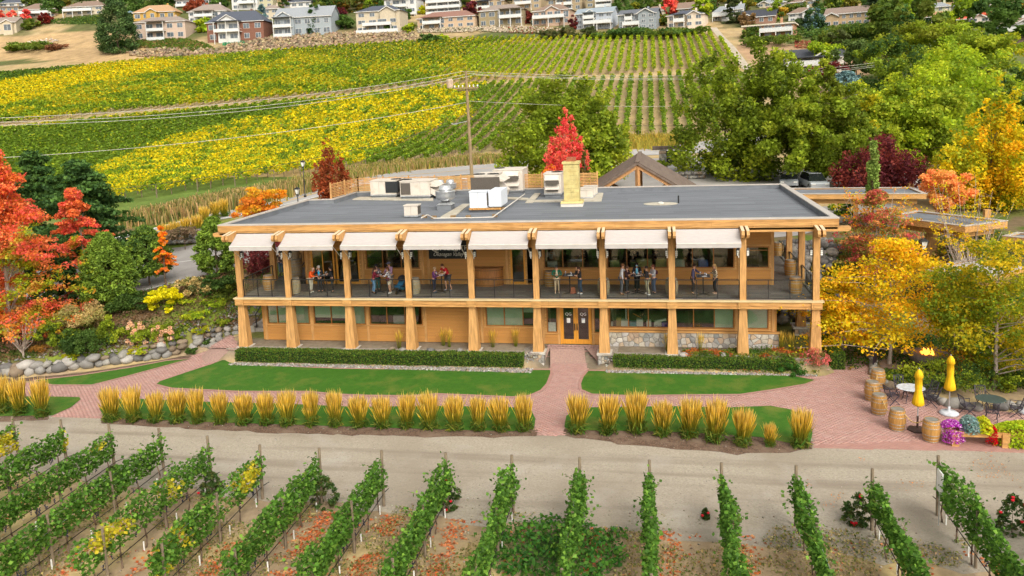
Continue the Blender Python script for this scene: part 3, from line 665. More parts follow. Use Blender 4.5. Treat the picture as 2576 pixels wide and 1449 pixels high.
# roof: slab, membrane, parapet, cap, fascia
OUT=[(XL,-.35),(XR,-.35),(XR,16.6),(.95,16.9),(.95,12.2),(XL,12.0)]
def inset(P,d):
    n=len(P);o=[]
    for i in range(n):
        a,b,c=[np.array(P[(i+k)%n],float) for k in(-1,0,1)]; e1=(b-a)/np.hypot(*(b-a)); e2=(c-b)/np.hypot(*(c-b)); n1=np.array([-e1[1],e1[0]]);n2=np.array([-e2[1],e2[0]])
        m=(n1+n2); m=m/ (1+n1@n2); o.append(tuple(b+m*d))
    return o
MB().prism(inset(OUT,.12),6.9,7.1).build('roof_slab',timber,bld)
roof=MB().prism(inset(OUT,.30),7.1,7.17).build('roof',roofgrey,bld)
# membrane strips: individual overlapping sheets
rs=MB().box(0,1,0,1,0,1).mesh('membrane_strip'); rs.materials.append(mat('roof_strip',(.15,.162,.18),.85,.10,2.5,.6,70,objvar=.10,dirt=((.20,.21,.22),.5,.52,.8)))
y=.0;r=0
while y<16.2:
    x0=-.6 if y<11.6 else 1.3; x1=33.8; L=8.0; x=x0-(r*2.7)%L
    while x<x1:
        a=max(x,x0);b=min(x+L,x1)
        if b-a>.2: o=D2.objects.new('membrane_strip',rs); COL.objects.link(o); o.parent=roof; o.location=(a+.006,y+.006,7.17); o.scale=(b-a-.012,.9,.006+random.random()*.004)
        x+=L
    y+=.92;r+=1
def ring(P,d0,d1,z0,z1):
    A=inset(P,d0);B=inset(P,d1);n=len(P);m=MB(); vs=[(x,y,z0) for x,y in A]+[(x,y,z0) for x,y in B]+[(x,y,z1) for x,y in A]+[(x,y,z1) for x,y in B]
    f=[]
    for i in range(n):
        j=(i+1)%n; f+=[(i,j,2*n+j,2*n+i),(n+j,n+i,3*n+i,3*n+j),(2*n+i,2*n+j,3*n+j,3*n+i),(j,i,n+i,n+j)]
    return m.add(vs,f)
ring(OUT,.03,.33,7.10,7.455).build('parapet',roofgrey,bld)
ring(OUT,-.02,.36,7.458,ZR).build('parapet_cap',capwhite,bld)
ring(OUT,-.001,.029,7.10,7.456).build('fascia',timber,bld)
ring(OUT,.05,.119,6.90,7.098).build('fascia_lower',timber,bld)
MB().box(XL-.001,XR+.001,-.372,-.352,7.36,7.40).box(XL+.06,XR-.06,-.322,-.302,7.02,7.07).build('fascia_moulding',timber,bld)
for x in np.arange(2.2,33,5.1): MB().box(x-.006,x+.006,-.3535,-.351,7.11,7.355).build('fascia_joint',trimbrown,bld); MB().box(x+1.3,x+1.312,-.3025,-.3005,2.59,2.96).build('beam_joint',trimbrown,bld)
for i,x in enumerate(np.arange(XL+1.2,XR,3.05)): MB().box(x-.012,x+.012,-.375,.02,ZR+.001,ZR+.006).build('cap_joint',offwhite,bld)
# front roof beam running past the ends, with chamfered ends
MB().prof([(-1.28,6.78),(-1.36,6.86),(-1.36,7.0),(34.75,7.0),(34.75,6.86),(34.62,6.78)],-.30,.22,'y').build('roof_beam',timber,bld)
MB().box(-.16,.16,.23,12,6.785,6.90).box(32.95,33.27,.23,16,6.785,6.90).build('side_roof_beam',timber,bld)
MB().box(.2,32.9,.23,YU,6.84,6.87).build('soffit',timber,bld)
# paired rafter tails at every column
tail=MB().prof([(-.30,6.60),(-.30,6.98),(-1.30,6.86),(-1.38,6.66),(-1.30,6.52),(-.95,6.44),(-.30,6.40)],-.075,.075).mesh('rafter_tail'); tail.materials.append(timberv)
cap=MB().prof([(-.30,6.983),(-.30,6.998),(-1.305,6.878),(-1.30,6.863)],-.08,.08).mesh('tail_cap'); cap.materials.append(mat('pale_cap',(.66,.54,.36),.5,.05,3))
for i,x in enumerate(BX):
    for dx in (-.125,.125):
        o=obj('rafter_tail',tail,None,bld,loc=(x+dx,0,.14)); obj('tail_cap',cap,None,o)
        MB().box(-.07,.07,-.30,-.16,6.30,6.60).build('tail_block',timberv,o)
# balcony railing
def railing(p0,p1,npost,parent=bld,top=1.07,glassy=True):
    p0=np.array(p0,float);p1=np.array(p1,float); r=MB().bar(p0+[0,0,top],p1+[0,0,top],.055,.045).bar(p0+[0,0,.07],p1+[0,0,.07],.03,.03).build('railing',black,parent)
    n=npost
    for i in range(n+1):
        p=p0+(p1-p0)*i/n; MB().box(p[0]-.022,p[0]+.022,p[1]-.022,p[1]+.022,p[2]+.0,p[2]+top-.024).build('baluster',black,r)
        if i<n:
            q=p0+(p1-p0)*(i+1)/n; d=(q-p)/np.linalg.norm(q-p)*.035; MB().bar(p+d+[0,0,top/2+.03],q-d+[0,0,top/2+.03],.008,top-.15).build('glass_panel',railglass,r)
    return r
for a,b in zip(BX[:-1],BX[1:]): railing((a+.2,-.02,3.05),(b-.2,-.02,3.05),3)
railing((0,.2,3.05),(0,4.1,3.05),3); railing((0,4.5,3.05),(0,8.4,3.05),3); railing((33.11,.2,3.05),(33.11,3.9,3.05),3); railing((33.11,4.3,3.05),(33.11,8.0,3.05),3); railing((33.11,8.4,3.05),(33.11,12.0,3.05),3)
# awnings (hang on the beam between the rafter tails)
for i in range(8):
    a,b=BX[i]+.22,BX[i+1]-.22; t=thing('awning','white fabric awning over the balcony, %s from the left end of the building'%ordn(i+1),'awning',(a,0,0),group='white awnings along the balcony')
    w_=b-a; n=10; y0,y1=-.34,-1.32; vs=[];fs=[]
    for k in range(n+1):
        s=k/n; yy=y0+(y1-y0)*s; zz=6.97-.60*s-.045*math.sin(PI*s)
        vs+=[(0,yy,zz),(w_*.33,yy,zz-.012*math.sin(PI*s)),(w_*.66,yy,zz-.012*math.sin(PI*s)),(w_,yy,zz)]
    for k in range(n):
        for q in range(3): fs.append((4*k+q,4*k+q+1,4*k+5+q,4*k+4+q))
    MB().add(vs,fs).build('fabric',fabric,t,True)
    v=MB(); m=14
    vs=[];fs=[]
    for k in range(m+1): vs+=[(w_*k/m,y1-.012,6.355),(w_*k/m,y1-.012-.01*math.sin(k*1.3),6.13)]
    for k in range(m): fs.append((2*k,2*k+1,2*k+3,2*k+2))
    v.add(vs,fs).build('valance',fabric,t)
    MB().tube((0,y1,6.365),(w_,y1,6.365),.03,n=6).build('front_bar',offwhite,t); MB().tube((0,y0,6.86),(w_,y0,6.86),.05,n=8).build('roller',offwhite,t)
    for xx in (0.02,w_-.02): MB().tube((xx,y1,6.35),(xx,-.18,5.5),.018,n=6).tube((xx,-.20,5.38),(xx,-.20,5.50),.03,n=6).build('support_arm',offwhite,t)
# wall lanterns on the columns
def lantern(x,y,z,label):
    t=thing('wall_lantern',label,'lantern',(x,y,z),group='black lanterns on the balcony columns')
    MB().taper(0,0,.16,.26,.085,.03).box(-.09,.09,-.09,.09,.14,.16).box(-.075,.075,-.075,.075,-.17,-.15).build('hood',black,t)
    MB().box(-.06,.06,-.06,.06,-.15,.14).build('lamp_glass',lampglass,t)
    c=MB()
    for sx in(-.07,.07):
        for sy in(-.07,.07): c.box(sx-.01,sx+.01,sy-.01,sy+.01,-.15,.14)
    for zz in (-.06,.04): c.box(-.073,.073,-.076,-.068,zz-.008,zz+.008)
    c.build('cage',black,t)
for i,x in enumerate(BX):
    for s,nm in ((-1,'left'),(1,'right')):
        if i==0 and s<0: continue
        lantern(x+s*.26,-.02,5.62,'small black lantern on the %s side of the %s balcony column from the left'%(nm,ordn(i+1)))
# sign on the upper wall
sx0_,sx1_=u_(1081),u_(1176); sg=thing('wall_sign','black wall sign with pale winery lettering behind the fourth awning','sign',((sx0_+sx1_)/2,YU-.10,0))
hw=(sx1_-sx0_)/2; _zb=W(1130,651,YU-.1)[1]; _z1=W(1130,630,YU-.1)[1]; _z2=W(1130,642.5,YU-.1)[1]
MB().box(-hw,hw,0,.05,_zb,_zb+1.25).build('sign_board',mat('sign_black',(.012,.016,.018),.5),sg)
def text(body,size,x,y,z,parent,m,shear=0,sx=1,rz=0,name='lettering',off=0):
    cu=D2.curves.new(name,'FONT'); cu.body=body; cu.size=size; cu.align_x='CENTER'; cu.extrude=.004; cu.shear=shear; cu.offset=off; cu.resolution_u=3
    o=obj(name,font_mesh(cu),m,parent); o.location=(x,y,z); o.rotation_euler=(PI/2,0,rz); o.scale=(sx,1,1); return o
lett=mat('pale_lettering',(.62,.60,.52),.6)
text('Q',.66,-.80,-.006,_z1-.05,sg,lett); text("UAILS'",.46,-.16,-.006,_z1,sg,lett,sx=1.05); text('G',.66,.46,-.006,_z1-.05,sg,lett); text('ATE',.46,.88,-.006,_z1,sg,lett,sx=.95)
text('Okanagan Valley',.34,.02,-.006,_z2-.03,sg,lett,shear=.45,sx=.85)
# half round tasting bar on the balcony
bx=u_(1226); bar=thing('half_round_bar','curved wooden half barrel bar standing on the balcony against the wall','bar counter',(bx,YU-.1,3.08))
n=14; hw=.98; P=[(hw*math.cos(PI+PI*k/n),.62*math.sin(PI+PI*k/n)) for k in range(n+1)]
MB().prism(P,0,1.08).build('body',mat('bar_copper_wood',(.30,.12,.03),.4,.18,3,stretch=(6,6,.6),spec=.5),bar,False)
MB().prism([(x*1.04,y*1.06) for x,y in P],1.081,1.13).build('top',mat('bar_top',(.22,.09,.03),.35),bar)
for z in (.06,.5,.96): MB().prism([(x*1.012,y*1.018) for x,y in P],z,z+.05).build('hoop',mat('bar_hoop',(.16,.07,.025),.5),bar)
# things seen behind the windows
def inbox(x0,x1,y0,y1,z0,z1,c,name,label,cat_='box'):
    o=MB().box(x0,x1,y0,y1,z0,z1).build(name,mat(name+'_%d'%len(MATS),c,.7,.08,3)); tag(o,label,cat_); return o
def lx(u): return ux(u,YL)
inbox(lx(1536),lx(1541),1.6,1.75,.95,1.25,(.6,.62,.55),'white_jar','small white jar at the left end of the office window sill','jar')
b=MB().bar((lx(1545),1.65,1.0),(lx(1537),1.72,2.05),.09,.04).bar((lx(1548),1.62,1.0),(lx(1540),1.70,2.05),.09,.03).build('leaning_board',mat('pale_board',(.50,.50,.38),.7)); tag(b,'pale boards leaning inside the left pane of the office window','board')
for a,c,z,cl,nm,lb in [(1546,1562,1.48,(.36,.25,.08),'cardboard_box','brown cardboard box behind the leaning boards in the office window'),(1562,1579,1.36,(.68,.72,.66),'white_box','white lidded box beside the brown cardboard box in the office window'),(1583,1601,1.28,(.03,.22,.24),'teal_crate','teal plastic crate in the middle office pane'),(1601,1617,1.42,(.62,.62,.58),'white_bin','white waste bin beside the teal crate'),(1626,1638,1.34,(.70,.70,.64),'white_carton','white carton with green corner in the office window'),(1645,1664,1.28,(.72,.74,.68),'printed_carton','white carton printed with dark block letters in the right office pane'),(1665,1679,1.26,(.02,.05,.50),'blue_crate','bright blue crate in the corner of the right office pane')]:
    o=inbox(lx(a),lx(c),1.55,1.9,.95,z,cl,nm,lb)
    if nm=='printed_carton': text('EMILLS',.13,(lx(a)+lx(c))/2,1.545,1.03,o,black,sx=1.0)
o=MB().bar((lx(1649),1.5,1.34),(lx(1676),1.5,1.47),.2,.1).build('paper_roll',mat('paper',(.66,.68,.64),.7)); tag(o,'white flat parcel lying tilted on the printed carton','parcel')
o=MB().bar((lx(1592),1.7,1.75),(lx(1613),1.7,1.48),.05,.04).build('wooden_stick',mat('orange_wood',(.5,.2,.05),.6)); tag(o,'orange wooden bar sticking up out of the white bin','bar')
for a,c in ((940,955),(976,1004),(1046,1058)): inbox(lx(a),lx(c),2.2,2.5,.75,1.35,(.55,.55,.52) if a==976 else (.03,.03,.03),'office_chair' if a==976 else 'monitor','white office chair back behind the three pane window' if a==976 else 'dark monitor %s the white chair behind the window'%('left of' if a==940 else 'right of'),'chair' if a==976 else 'monitor')
for i,(a,c,zz) in enumerate(((926,1050,3.95),(1372,1500,3.95),(1532,1672,3.98),(1700,1830,3.98))):
    o=MB().box(u_(a),u_(c),5.2,5.9,3.1,4.0).box(u_(a)-.05,u_(c)+.05,5.1,6.0,4.0,4.06).build('tasting_counter',mat('counter_wood',(.10,.06,.03),.5)); tag(o,'dark tasting counter seen through the upper window %s from the left'%ordn(i+1),'counter')
for i,(a,z,cl) in enumerate(((1532,4.35,(.36,.42,.16)),(1600,4.42,(.40,.38,.14)),(1650,4.40,(.42,.42,.14)),(1372,4.30,(.45,.50,.45)),(1700,4.4,(.5,.55,.45)),(1760,4.35,(.10,.15,.45)),(1800,4.5,(.25,.16,.09)))):
    inbox(u_(a),u_(a+ (40 if i in(1,2) else 24)),4.2,4.5,3.12,z,cl,'display_case','%s display case behind the upper windows, %s from the left'%('yellow green' if cl[0]<.43 and cl[2]<.2 and cl[1]>.3 else 'pale' if cl[1]>.4 else 'dark',ordn([4,3,5,1,6,7,8][i] if i!=0 else 2)),'case')
o=MB().tube((lx(1574),1.8,1.1),(lx(1574),1.8,2.4),.03).build('white_pipe',white); tag(o,'white vertical pipe behind the left office pane','pipe')
# ---------------- things on the roof ----------------
ZF=7.18
unitw=mat('unit_cream',(.60,.54,.47),.5,.04,2,dirt=((.45,.38,.29),1.5,.55,.8))
coil=mat('unit_coil',(.10,.085,.07),.8,.25,60,bump=.4,bscale=120)
coild=mat('unit_coil_dark',(.025,.027,.03),.8,.25,60,bump=.4,bscale=120)
unitb=mat('unit_bluewhite',(.66,.70,.76),.45,.03,2)
fanm=mat('fan_grille',(.03,.03,.03),.6)
rust=mat('rusty_metal',(.42,.22,.07),.8,.25,8)
pale=mat('walkway_pad',(.46,.42,.34),.9,.08,3,dirt=((.33,.29,.22),1.2,.5,.75))
def RP(u,v,z=ZF): return atz(u,v,z)
def unit(name,label,x0,x1,y0,y1,h,fans=(),coils=(),hood=None,m=unitw,louv=None,curb=.22):
    t=thing(name,label,'air conditioner',((x0+x1)/2,(y0+y1)/2,ZF)); hx,hy=(x1-x0)/2,(y1-y0)/2
    MB().box(-hx+.08,hx-.08,-hy+.08,hy-.08,0,curb).build('curb',roofgrey,t)
    b=MB().box(-hx,hx,-hy,hy,curb,curb+.09).build('base_rail',galv,t)
    MB().box(-hx+.02,hx-.02,-hy+.02,hy-.02,curb+.09,h-.05).build('casing',m,t); MB().box(-hx-.02,hx+.02,-hy-.02,hy+.02,h-.05,h).build('top_cover',m,t)
    sm=MB()
    for k in range(1,max(2,int(hx*2/.7))): xx=-hx+k*2*hx/max(2,int(hx*2/.7)); sm.box(xx-.008,xx+.008,-hy+.008,-hy+.019,curb+.12,h-.08)
    sm.build('panel_seam',mat('seam',(.33,.29,.24),.7),t)
    for fx,fy,r in fans:
        MB().lathe([(r,0),(r,.035),(r*.92,.035),(r*.9,.012)],20,(fx,fy,h)).build('fan_ring',fanm,t); 
        g=MB()
        for k in range(3): g.lathe([(r*(.3+.22*k),0),(r*(.3+.22*k)+.015,.012)],14,(fx,fy,h+.03))
        for a in range(4): g.bar((fx-r*.9*math.cos(a*PI/4),fy-r*.9*math.sin(a*PI/4),h+.045),(fx+r*.9*math.cos(a*PI/4),fy+r*.9*math.sin(a*PI/4),h+.045),.02,.01)
        g.build('fan_guard',black,t)
    for side,a,b_,z0,z1,cm in coils:
        if side=='f': MB().box(a,b_,-hy-.005,-hy+.018,z0,z1).build('coil_grille',cm,t); 
        elif side=='l': MB().box(-hx-.005,-hx+.018,a,b_,z0,z1).build('coil_grille',cm,t)
        else: MB().box(hx-.018,hx+.005,a,b_,z0,z1).build('coil_grille',cm,t)
    if hood=='r': 
        MB().prof([(hx,h-.1),(hx+.55,h-.45),(hx+.5,h-.5),(hx,h-.45)],-hy+.1,hy-.1,'y').build('intake_hood',m,t); MB().prof([(hx,h*.62),(hx+.5,h*.38),(hx+.34,h*.16),(hx,h*.3)],-hy+.1,hy-.1,'y').build('intake_hood',m,t)
    if hood=='f':
        MB().prof([(-hy-.02,h-.12),(-hy-.38,h-.42),(-hy-.38,h-.46),(-hy,h-.72)],-hx+.12,hx*.75,'x').build('intake_hood',m,t); MB().box(-hx+.2,hx*.72,-hy-.36,-hy-.05,h-.74,h-.47).build('intake_screen',coil,t)
        MB().prof([(-hy-.02,h*.5),(-hy-.3,h*.36),(-hy-.3,h*.34),(-hy,h*.36)],-hx+.12,hx*.75,'x').build('intake_hood',m,t)
    if louv:
        l=MB()
        for k in range(7): l.box(-hx+.2,hx*.6,-hy-.05,-hy-.0,louv[0]+k*(louv[1]-louv[0])/7,louv[0]+(k+.55)*(louv[1]-louv[0])/7)
        l.build('louvre',coil,t)
    return t
def span(u0,u1,v): a=RP(u0,v);b=RP(u1,v); return a[0],b[0],(a[1]+b[1])/2
# big cream unit with dark coil, far left
x0,x1,y=span(934,997,499); unit('rooftop_unit','cream rooftop air unit with dark coil end, leftmost by the slatted screen',x0,x1,y,y+2.0,1.38,[(.75,0,.42)],[('f',.18,1.17,.42,1.28,coild),('r',-.8,.9,.42,1.28,coild)])
x0,x1,y=span(1009,1090,502); unit('rooftop_unit','long cream rooftop unit with grey coil on its left and intake hoods on its right',x0,x1-.25,y,y+2.2,1.40,[(-1.0,.2,.4)],[('f',-(x1-x0)/2+.2,-(x1-x0)/2+.95,.38,1.26,coil)],'r')
x0,x1,y=span(1196,1245,512); unit('rooftop_unit','tall cream unit with two round fans on top in the middle of the roof',x0-.0,x1+.15,y,y+2.6,2.0,[(-.55,-.6,.42),(.45,-.6,.42)],[('f',-1.05,1.02,.42,1.85,coil)],'r',curb=.25)
x0,x1,y=span(1262,1316,489); unit('rooftop_unit','large cream unit with front intake hoods behind the two fan unit',x0-.6,x1,y,y+2.6,1.9,[(-.9,.3,.4)],[],'f')
x0,x1,y=span(1369,1413,497); unit('rooftop_unit','cream unit with hood and louvres just left of the yellow chimney',x0,x1,y,y+2.2,1.75,[(.2,.2,.42)],[],'f',louv=(.45,.85))
# blue white twin box
x0,x1,y=span(1182,1207,534); t=unit('rooftop_unit','blue white condenser pair on a rusty stand in front of the two fan unit',x0,x0+1.15,y,y+.95,1.35,[],[('r',-.35,.1,.4,1.2,coil)],m=unitb,curb=.2)
MB().box(.62,1.45,-.1,2.2,.30,1.32).build('second_casing',unitb,t); MB().box(-.58,1.5,-.6,-.47,.16,.28).build('stand_rail',rust,t)
x0,x1,y=span(1017,1055,548); unit('condenser','small cream condenser box nearest the front roof edge',x0,x1-.1,y,y+.75,.80,[],[('r',-.3,.3,.2,.7,coil)],curb=.06)
for k,(u,v) in enumerate(((1457,502),(1463,497),(1469,492))):
    x,yy,_=RP(u,v); unit('condenser','%s of the three small cream condensers right of the chimney'%('nearest','middle','farthest')[k] ,x,x+1.0,yy,yy+.42,.72,[],[],curb=.08)
x,yy,_=RP(1158,487); unit('condenser','slim white upright condenser standing in front of the slatted screen',x,x+.45,yy,yy+.9,1.15,[],[('l',-.35,.35,.3,1.0,coil)],m=unitb,curb=.08)
# exhaust fans
def exhaust(u,v,s,label):
    x,y,_=RP(u,v); t=thing('exhaust_fan',label,'exhaust fan',(x,y,ZF)); 
    MB().box(-.48*s,.48*s,-.48*s,.48*s,0,.36*s).build('curb',roofgrey,t); MB().taper(0,0,.361*s,.5*s,.52*s,.3*s).build('flashing',galv,t)
    MB().lathe([(.25*s,.50*s),(.34*s,.62*s),(.60*s,.74*s),(.66*s,.95*s),(.66*s,1.22*s),(.69*s,1.26*s),(.60*s,1.28*s),(.40*s,1.26*s)],24).build('bowl',galv,t,True)
    MB().lathe([(.42*s,1.26*s),(.44*s,1.45*s),(.40*s,1.47*s),(.38*s,1.60*s),(.30*s,1.64*s)],24).build('motor_dome',galv,t,True)
exhaust(1122,527,1.0,'large round galvanised exhaust fan in the middle of the roof')
exhaust(1108,492,.75,'small round exhaust fan behind the large one, left of the pair'); exhaust(1134,491,.75,'small round exhaust fan behind the large one, right of the pair')
# chimney
x0,x1,y=span(1418,1459,520); ych=y; xc=(x0+x1)/2; hw=(x1-x0)/2*.92
chm=mat('chimney_stucco',(.54,.45,.19),.8,.10,2.5,.3,30,dirt=((.46,.34,.12),1.5,.5,.75))
t=thing('chimney','tall pale yellow chimney with blocks standing on the roof','chimney',(xc,ych,ZF))
MB().box(-hw-.22,hw+.22,-.1,1.1,0,.22).build('plinth',offwhite,t); MB().taper(0,.5,.221,.36,hw+.24,hw+.18,.64,.56).build('skirt',chm,t)
zt=aty(1437,405,ych)[2]-ZF; zz=.37;k=0; hb=(zt-.5)/9
while zz<zt-.2:
    hh=min(hb,zt-.2-zz)
    for s in ((-hw,0) if k%2 else (-hw,hw*.3),):
        MB().box(-hw,s[1]-.004,.02,.98,zz,zz+hh-.008).build('block',chm,t); MB().box(s[1]+.004,hw,.02,.98,zz,zz+hh-.008).build('block',chm,t)
    zz+=hb;k+=1
MB().box(-hw-.07,hw+.07,-.05,1.05,zt-.2,zt-.05).build('crown',chm,t); MB().box(-.3,.3,.25,.75,zt-.05,zt+.22).build('flue',mat('terracotta',(.30,.10,.05),.8),t); MB().box(-.02,.14,-.03,.02,1.0,1.16).build('vent_plate',chm,t)
# walkway pads
def pad(l,label,h=.07):
    P=[tuple(RP(u,v)[:2]) for u,v in l]; o=MB().prism(P,ZF+.004,ZF+h).build('walkway_pad',pale); tag(o,label,'walkway pad','pale walkway pads on the roof')
pad([(887,503),(1090,506),(1090,499),(968,497),(905,497)],'long pale walkway pad in front of the leftmost rooftop units')
pad([(1108,548),(1140,548),(1182,515),(1164,515)],'diagonal pale walkway pad left of the blue white condensers')
pad([(1322,511),(1340,511),(1360,488),(1345,488)],'narrow pale walkway pad left of the louvred unit'); pad([(1341,509),(1424,509),(1424,504),(1345,505)],'pale walkway pad running to the foot of the chimney')
pad([(1452,508),(1513,507),(1518,487),(1497,487),(1494,500),(1452,501)],'pale walkway pad under the three small condensers'); pad([(1245,500),(1330,505),(1330,500),(1245,496)],'pale pad between the two fan unit and the louvred unit')
# pipes on blocks
pt=[RP(u,v,ZF+.22) for u,v in ((1060,548),(1075,540),(1092,549),(1180,548),(1240,546),(1320,488))]
t=thing('conduit_pipe','thin pale conduit running across the roof on small blocks','pipe'); MB().path([tuple(p) for p in pt],.035).build('tube',offwhite,t)
for u,v in ((1092,550),(1140,549),(1178,549),(1245,546),(1265,528),(1068,548)): p=RP(u,v); MB().box(p[0]-.15,p[0]+.15,p[1]-.1,p[1]+.1,ZF+.003,ZF+.18).build('block',mat('wood_block',(.25,.16,.08),.9),t)
x,y,_=RP(1662,513); t=thing('roof_drain','round pale roof drain patch with a small vent near the right side','drain',(x,y,ZF)); MB().lathe([(1.1,0.004),(1.1,.022),(.2,.03)],24,sx=1,sy=.7).build('patch',pale,t); MB().lathe([(.2,.03),(.2,.1),(.1,.14)],12).build('strainer',offwhite,t); MB().tube((1.15,.3,0),(1.15,.3,.5),.05).build('vent_pipe',black,t)
# slatted timber screen
t=thing('slatted_screen','slatted timber screen fence around the rear of the roof','fence')
sl_=mat('screen_slat',(.50,.27,.10),.6,.14,3,objvar=.1); 
A=np.array(RP(868,498)[:2]); B=np.array([1.35,16.75]); Cc=np.array([20.55,16.75]); zb,zt2=ZR-.05,ZR+1.15
A[0]=.95; A[1]=12.2
runs=[(A,B),(B,Cc)]; slm=MB().box(0,1,-.012,.012,0,.07).mesh('slat'); slm.materials.append(sl_)
for a,b in runs:
    L=np.hypot(*(b-a)); n=max(1,int(round(L/2.1))); d=(b-a)/L; ang=math.atan2(d[1],d[0])
    for i in range(n+1):
        p=a+(b-a)*i/n; MB().box(p[0]-.05,p[0]+.05,p[1]-.05,p[1]+.05,ZF+.05,zt2+.05).build('post',sl_,t)
        if i<n:
            q0=a+(b-a)*i/n
            for k in range(9):
                o=D2.objects.new('slat',slm); COL.objects.link(o); o.parent=t; o.location=(q0[0]+d[0]*.05-d[1]*(.018 if k%2 else -.018),q0[1]+d[1]*.05+d[0]*(.018 if k%2 else -.018),ZR+.07+k*.118); o.rotation_euler=(0,0,ang); o.scale=(L/n-.1,1,1)
            for k in (1,2,3): p=q0+(b-a)/n*k/4; MB().box(p[0]-.02,p[0]+.02,p[1]-.02,p[1]+.02,ZR+.03,zt2).build('batten',sl_,t)
# ---------------- barrels, tables ----------------
stave=mat('oak_stave',(.42,.22,.06),.55,.16,3,.4,40,stretch=(7,7,.5),dirt=((.27,.15,.05),2.2,.5,.78)); stave2=mat('oak_stave_weathered',(.40,.31,.19),.7,.16,3,.4,40,stretch=(7,7,.5),dirt=((.26,.20,.13),2.2,.5,.78))
headm=mat('oak_head',(.58,.37,.17),.6,.10,3,stretch=(1,9,1)); hoopm=mat('hoop_steel',(.34,.34,.32),.45,.12,8,metal=.55)
def barrel_proto(m):
    t=thing('oak_barrel','x','barrel'); n=26; prof=[(.285,0),(.318,.16),(.345,.34),(.352,.475),(.345,.61),(.318,.79),(.285,.95)]; b=MB()
    for k in range(n):
        a0=2*PI*(k+.03)/n;a1=2*PI*(k+.97)/n; am=(a0+a1)/2; vs=[];fs=[]
        for r,z in prof: vs+=[(r*math.cos(a0),r*math.sin(a0),z),((r+.004)*math.cos(am),(r+.004)*math.sin(am),z),(r*math.cos(a1),r*math.sin(a1),z)]
        for i in range(len(prof)-1): fs+=[(3*i,3*i+1,3*i+4,3*i+3),(3*i+1,3*i+2,3*i+5,3*i+4)]
        b.add(vs,fs)
    b.lathe([(.278,.005),(.31,.16),(.337,.34),(.344,.475),(.337,.61),(.31,.79),(.278,.945),(.262,.945),(.262,.90)],26)
    b.build('body',m,t)
    for z in (.012,.15,.30,.60,.76,.90):
        r=np.interp([z,z+.04],[p[1] for p in prof],[p[0] for p in prof])+.005; MB().lathe([(r[0],z),(r[1],z+.038),(r[1]-.004,z+.038)],26).build('hoop',hoopm,t,True)
    h=MB()
    for k in range(7): 
        x0=-.262+k*.075;x1=x0+.073; y0=math.sqrt(max(0,.262**2-max(abs(x0),abs(x1))**2))+.012; h.box(x0,x1,-y0,y0,.86,.925)
    h.build('head',headm,t); return t
BPR=[barrel_proto(stave),barrel_proto(stave2)]
BUSED=[0,0]
def put(pr,i,used,loc,rz,label,sc=1,group=None):
    if not used[i]: used[i]=1; o=pr[i]; o.location=loc; o.rotation_euler=(0,0,rz); o['label']=label; o.scale=(sc,)*3
    else: o=dup(pr[i],None,loc,rz,label,sc)
    if group: o['group']=group
    return o
def barrel(x,y,z,label,k=0,sc=1,group='oak wine barrels',lay=False): 
    return put(BPR,k,BUSED,(x,y,z),random.uniform(0,6),label,sc,group)
for u,v,lb,k in [(677,729,'oak barrel by the glass railing at the left corner of the balcony',0),(743,737,'lower oak barrel right behind the second balcony column',1),(1044,738,'grey oak barrel just right of the fourth balcony column',1),(1384,720,'oak barrel against the wall left of the man in the green jacket',0),(1519,741,'weathered oak barrel behind the seventh balcony column',1),(1690,741,'weathered oak barrel behind the eighth balcony column',1),(1988,692,'oak barrel midway along the right side balcony',0),(2001,738,'oak barrel nearest the front at the right end of the balcony',0),(1957,643,'farthest oak barrel on the right side balcony',0)]:
    p=atz(u,v,ZD+.005); barrel(p[0],p[1],ZD+.002,lb,k,group='barrels standing on the balcony')
p=atz(745,696,ZD); barrel(p[0],p[1],ZD+.002,'big oak barrel carrying another barrel beside the glazed doors',1,1.3,'barrels standing on the balcony'); barrel(p[0]+.05,p[1],ZD+.002+1.235,'small oak barrel stacked on the big barrel at the left balcony end',1,.85,'barrels standing on the balcony')
PB=[]
for i,(u,v) in enumerate(((2211.8,984),(2197.5,1016.6),(2214.8,1051),(2260.7,1091),(2347,1119.5))):
    p=atz(u,v-4,G0); PB.append(p); barrel(p[0],p[1]+.25,G0+.02,'roped oak barrel on the brick patio, %s from the building'%ordn(i+1),0,1,'roped barrels round the patio')
rope=mat('rope',(.50,.33,.12),.8,.1,30)
for i in range(4):
    a=PB[i];b=PB[i+1]; d=(b-a)[:2]/np.linalg.norm((b-a)[:2])*.33
    A=np.array([a[0]+d[0],a[1]+.25+d[1],G0+.80]);B=np.array([b[0]-d[0],b[1]+.25-d[1],G0+.80]); pts=[]
    for k in range(9): s=k/8; q=A+(B-A)*s; q[2]-=.28*math.sin(PI*s)*min(1,np.linalg.norm(B-A)); pts.append(tuple(q))
    o=MB().path(pts,.022).build('rope',rope,None,True); tag(o,'sagging rope between the %s and %s roped barrels'%(ordn(i+1),ordn(i+2)),'rope')
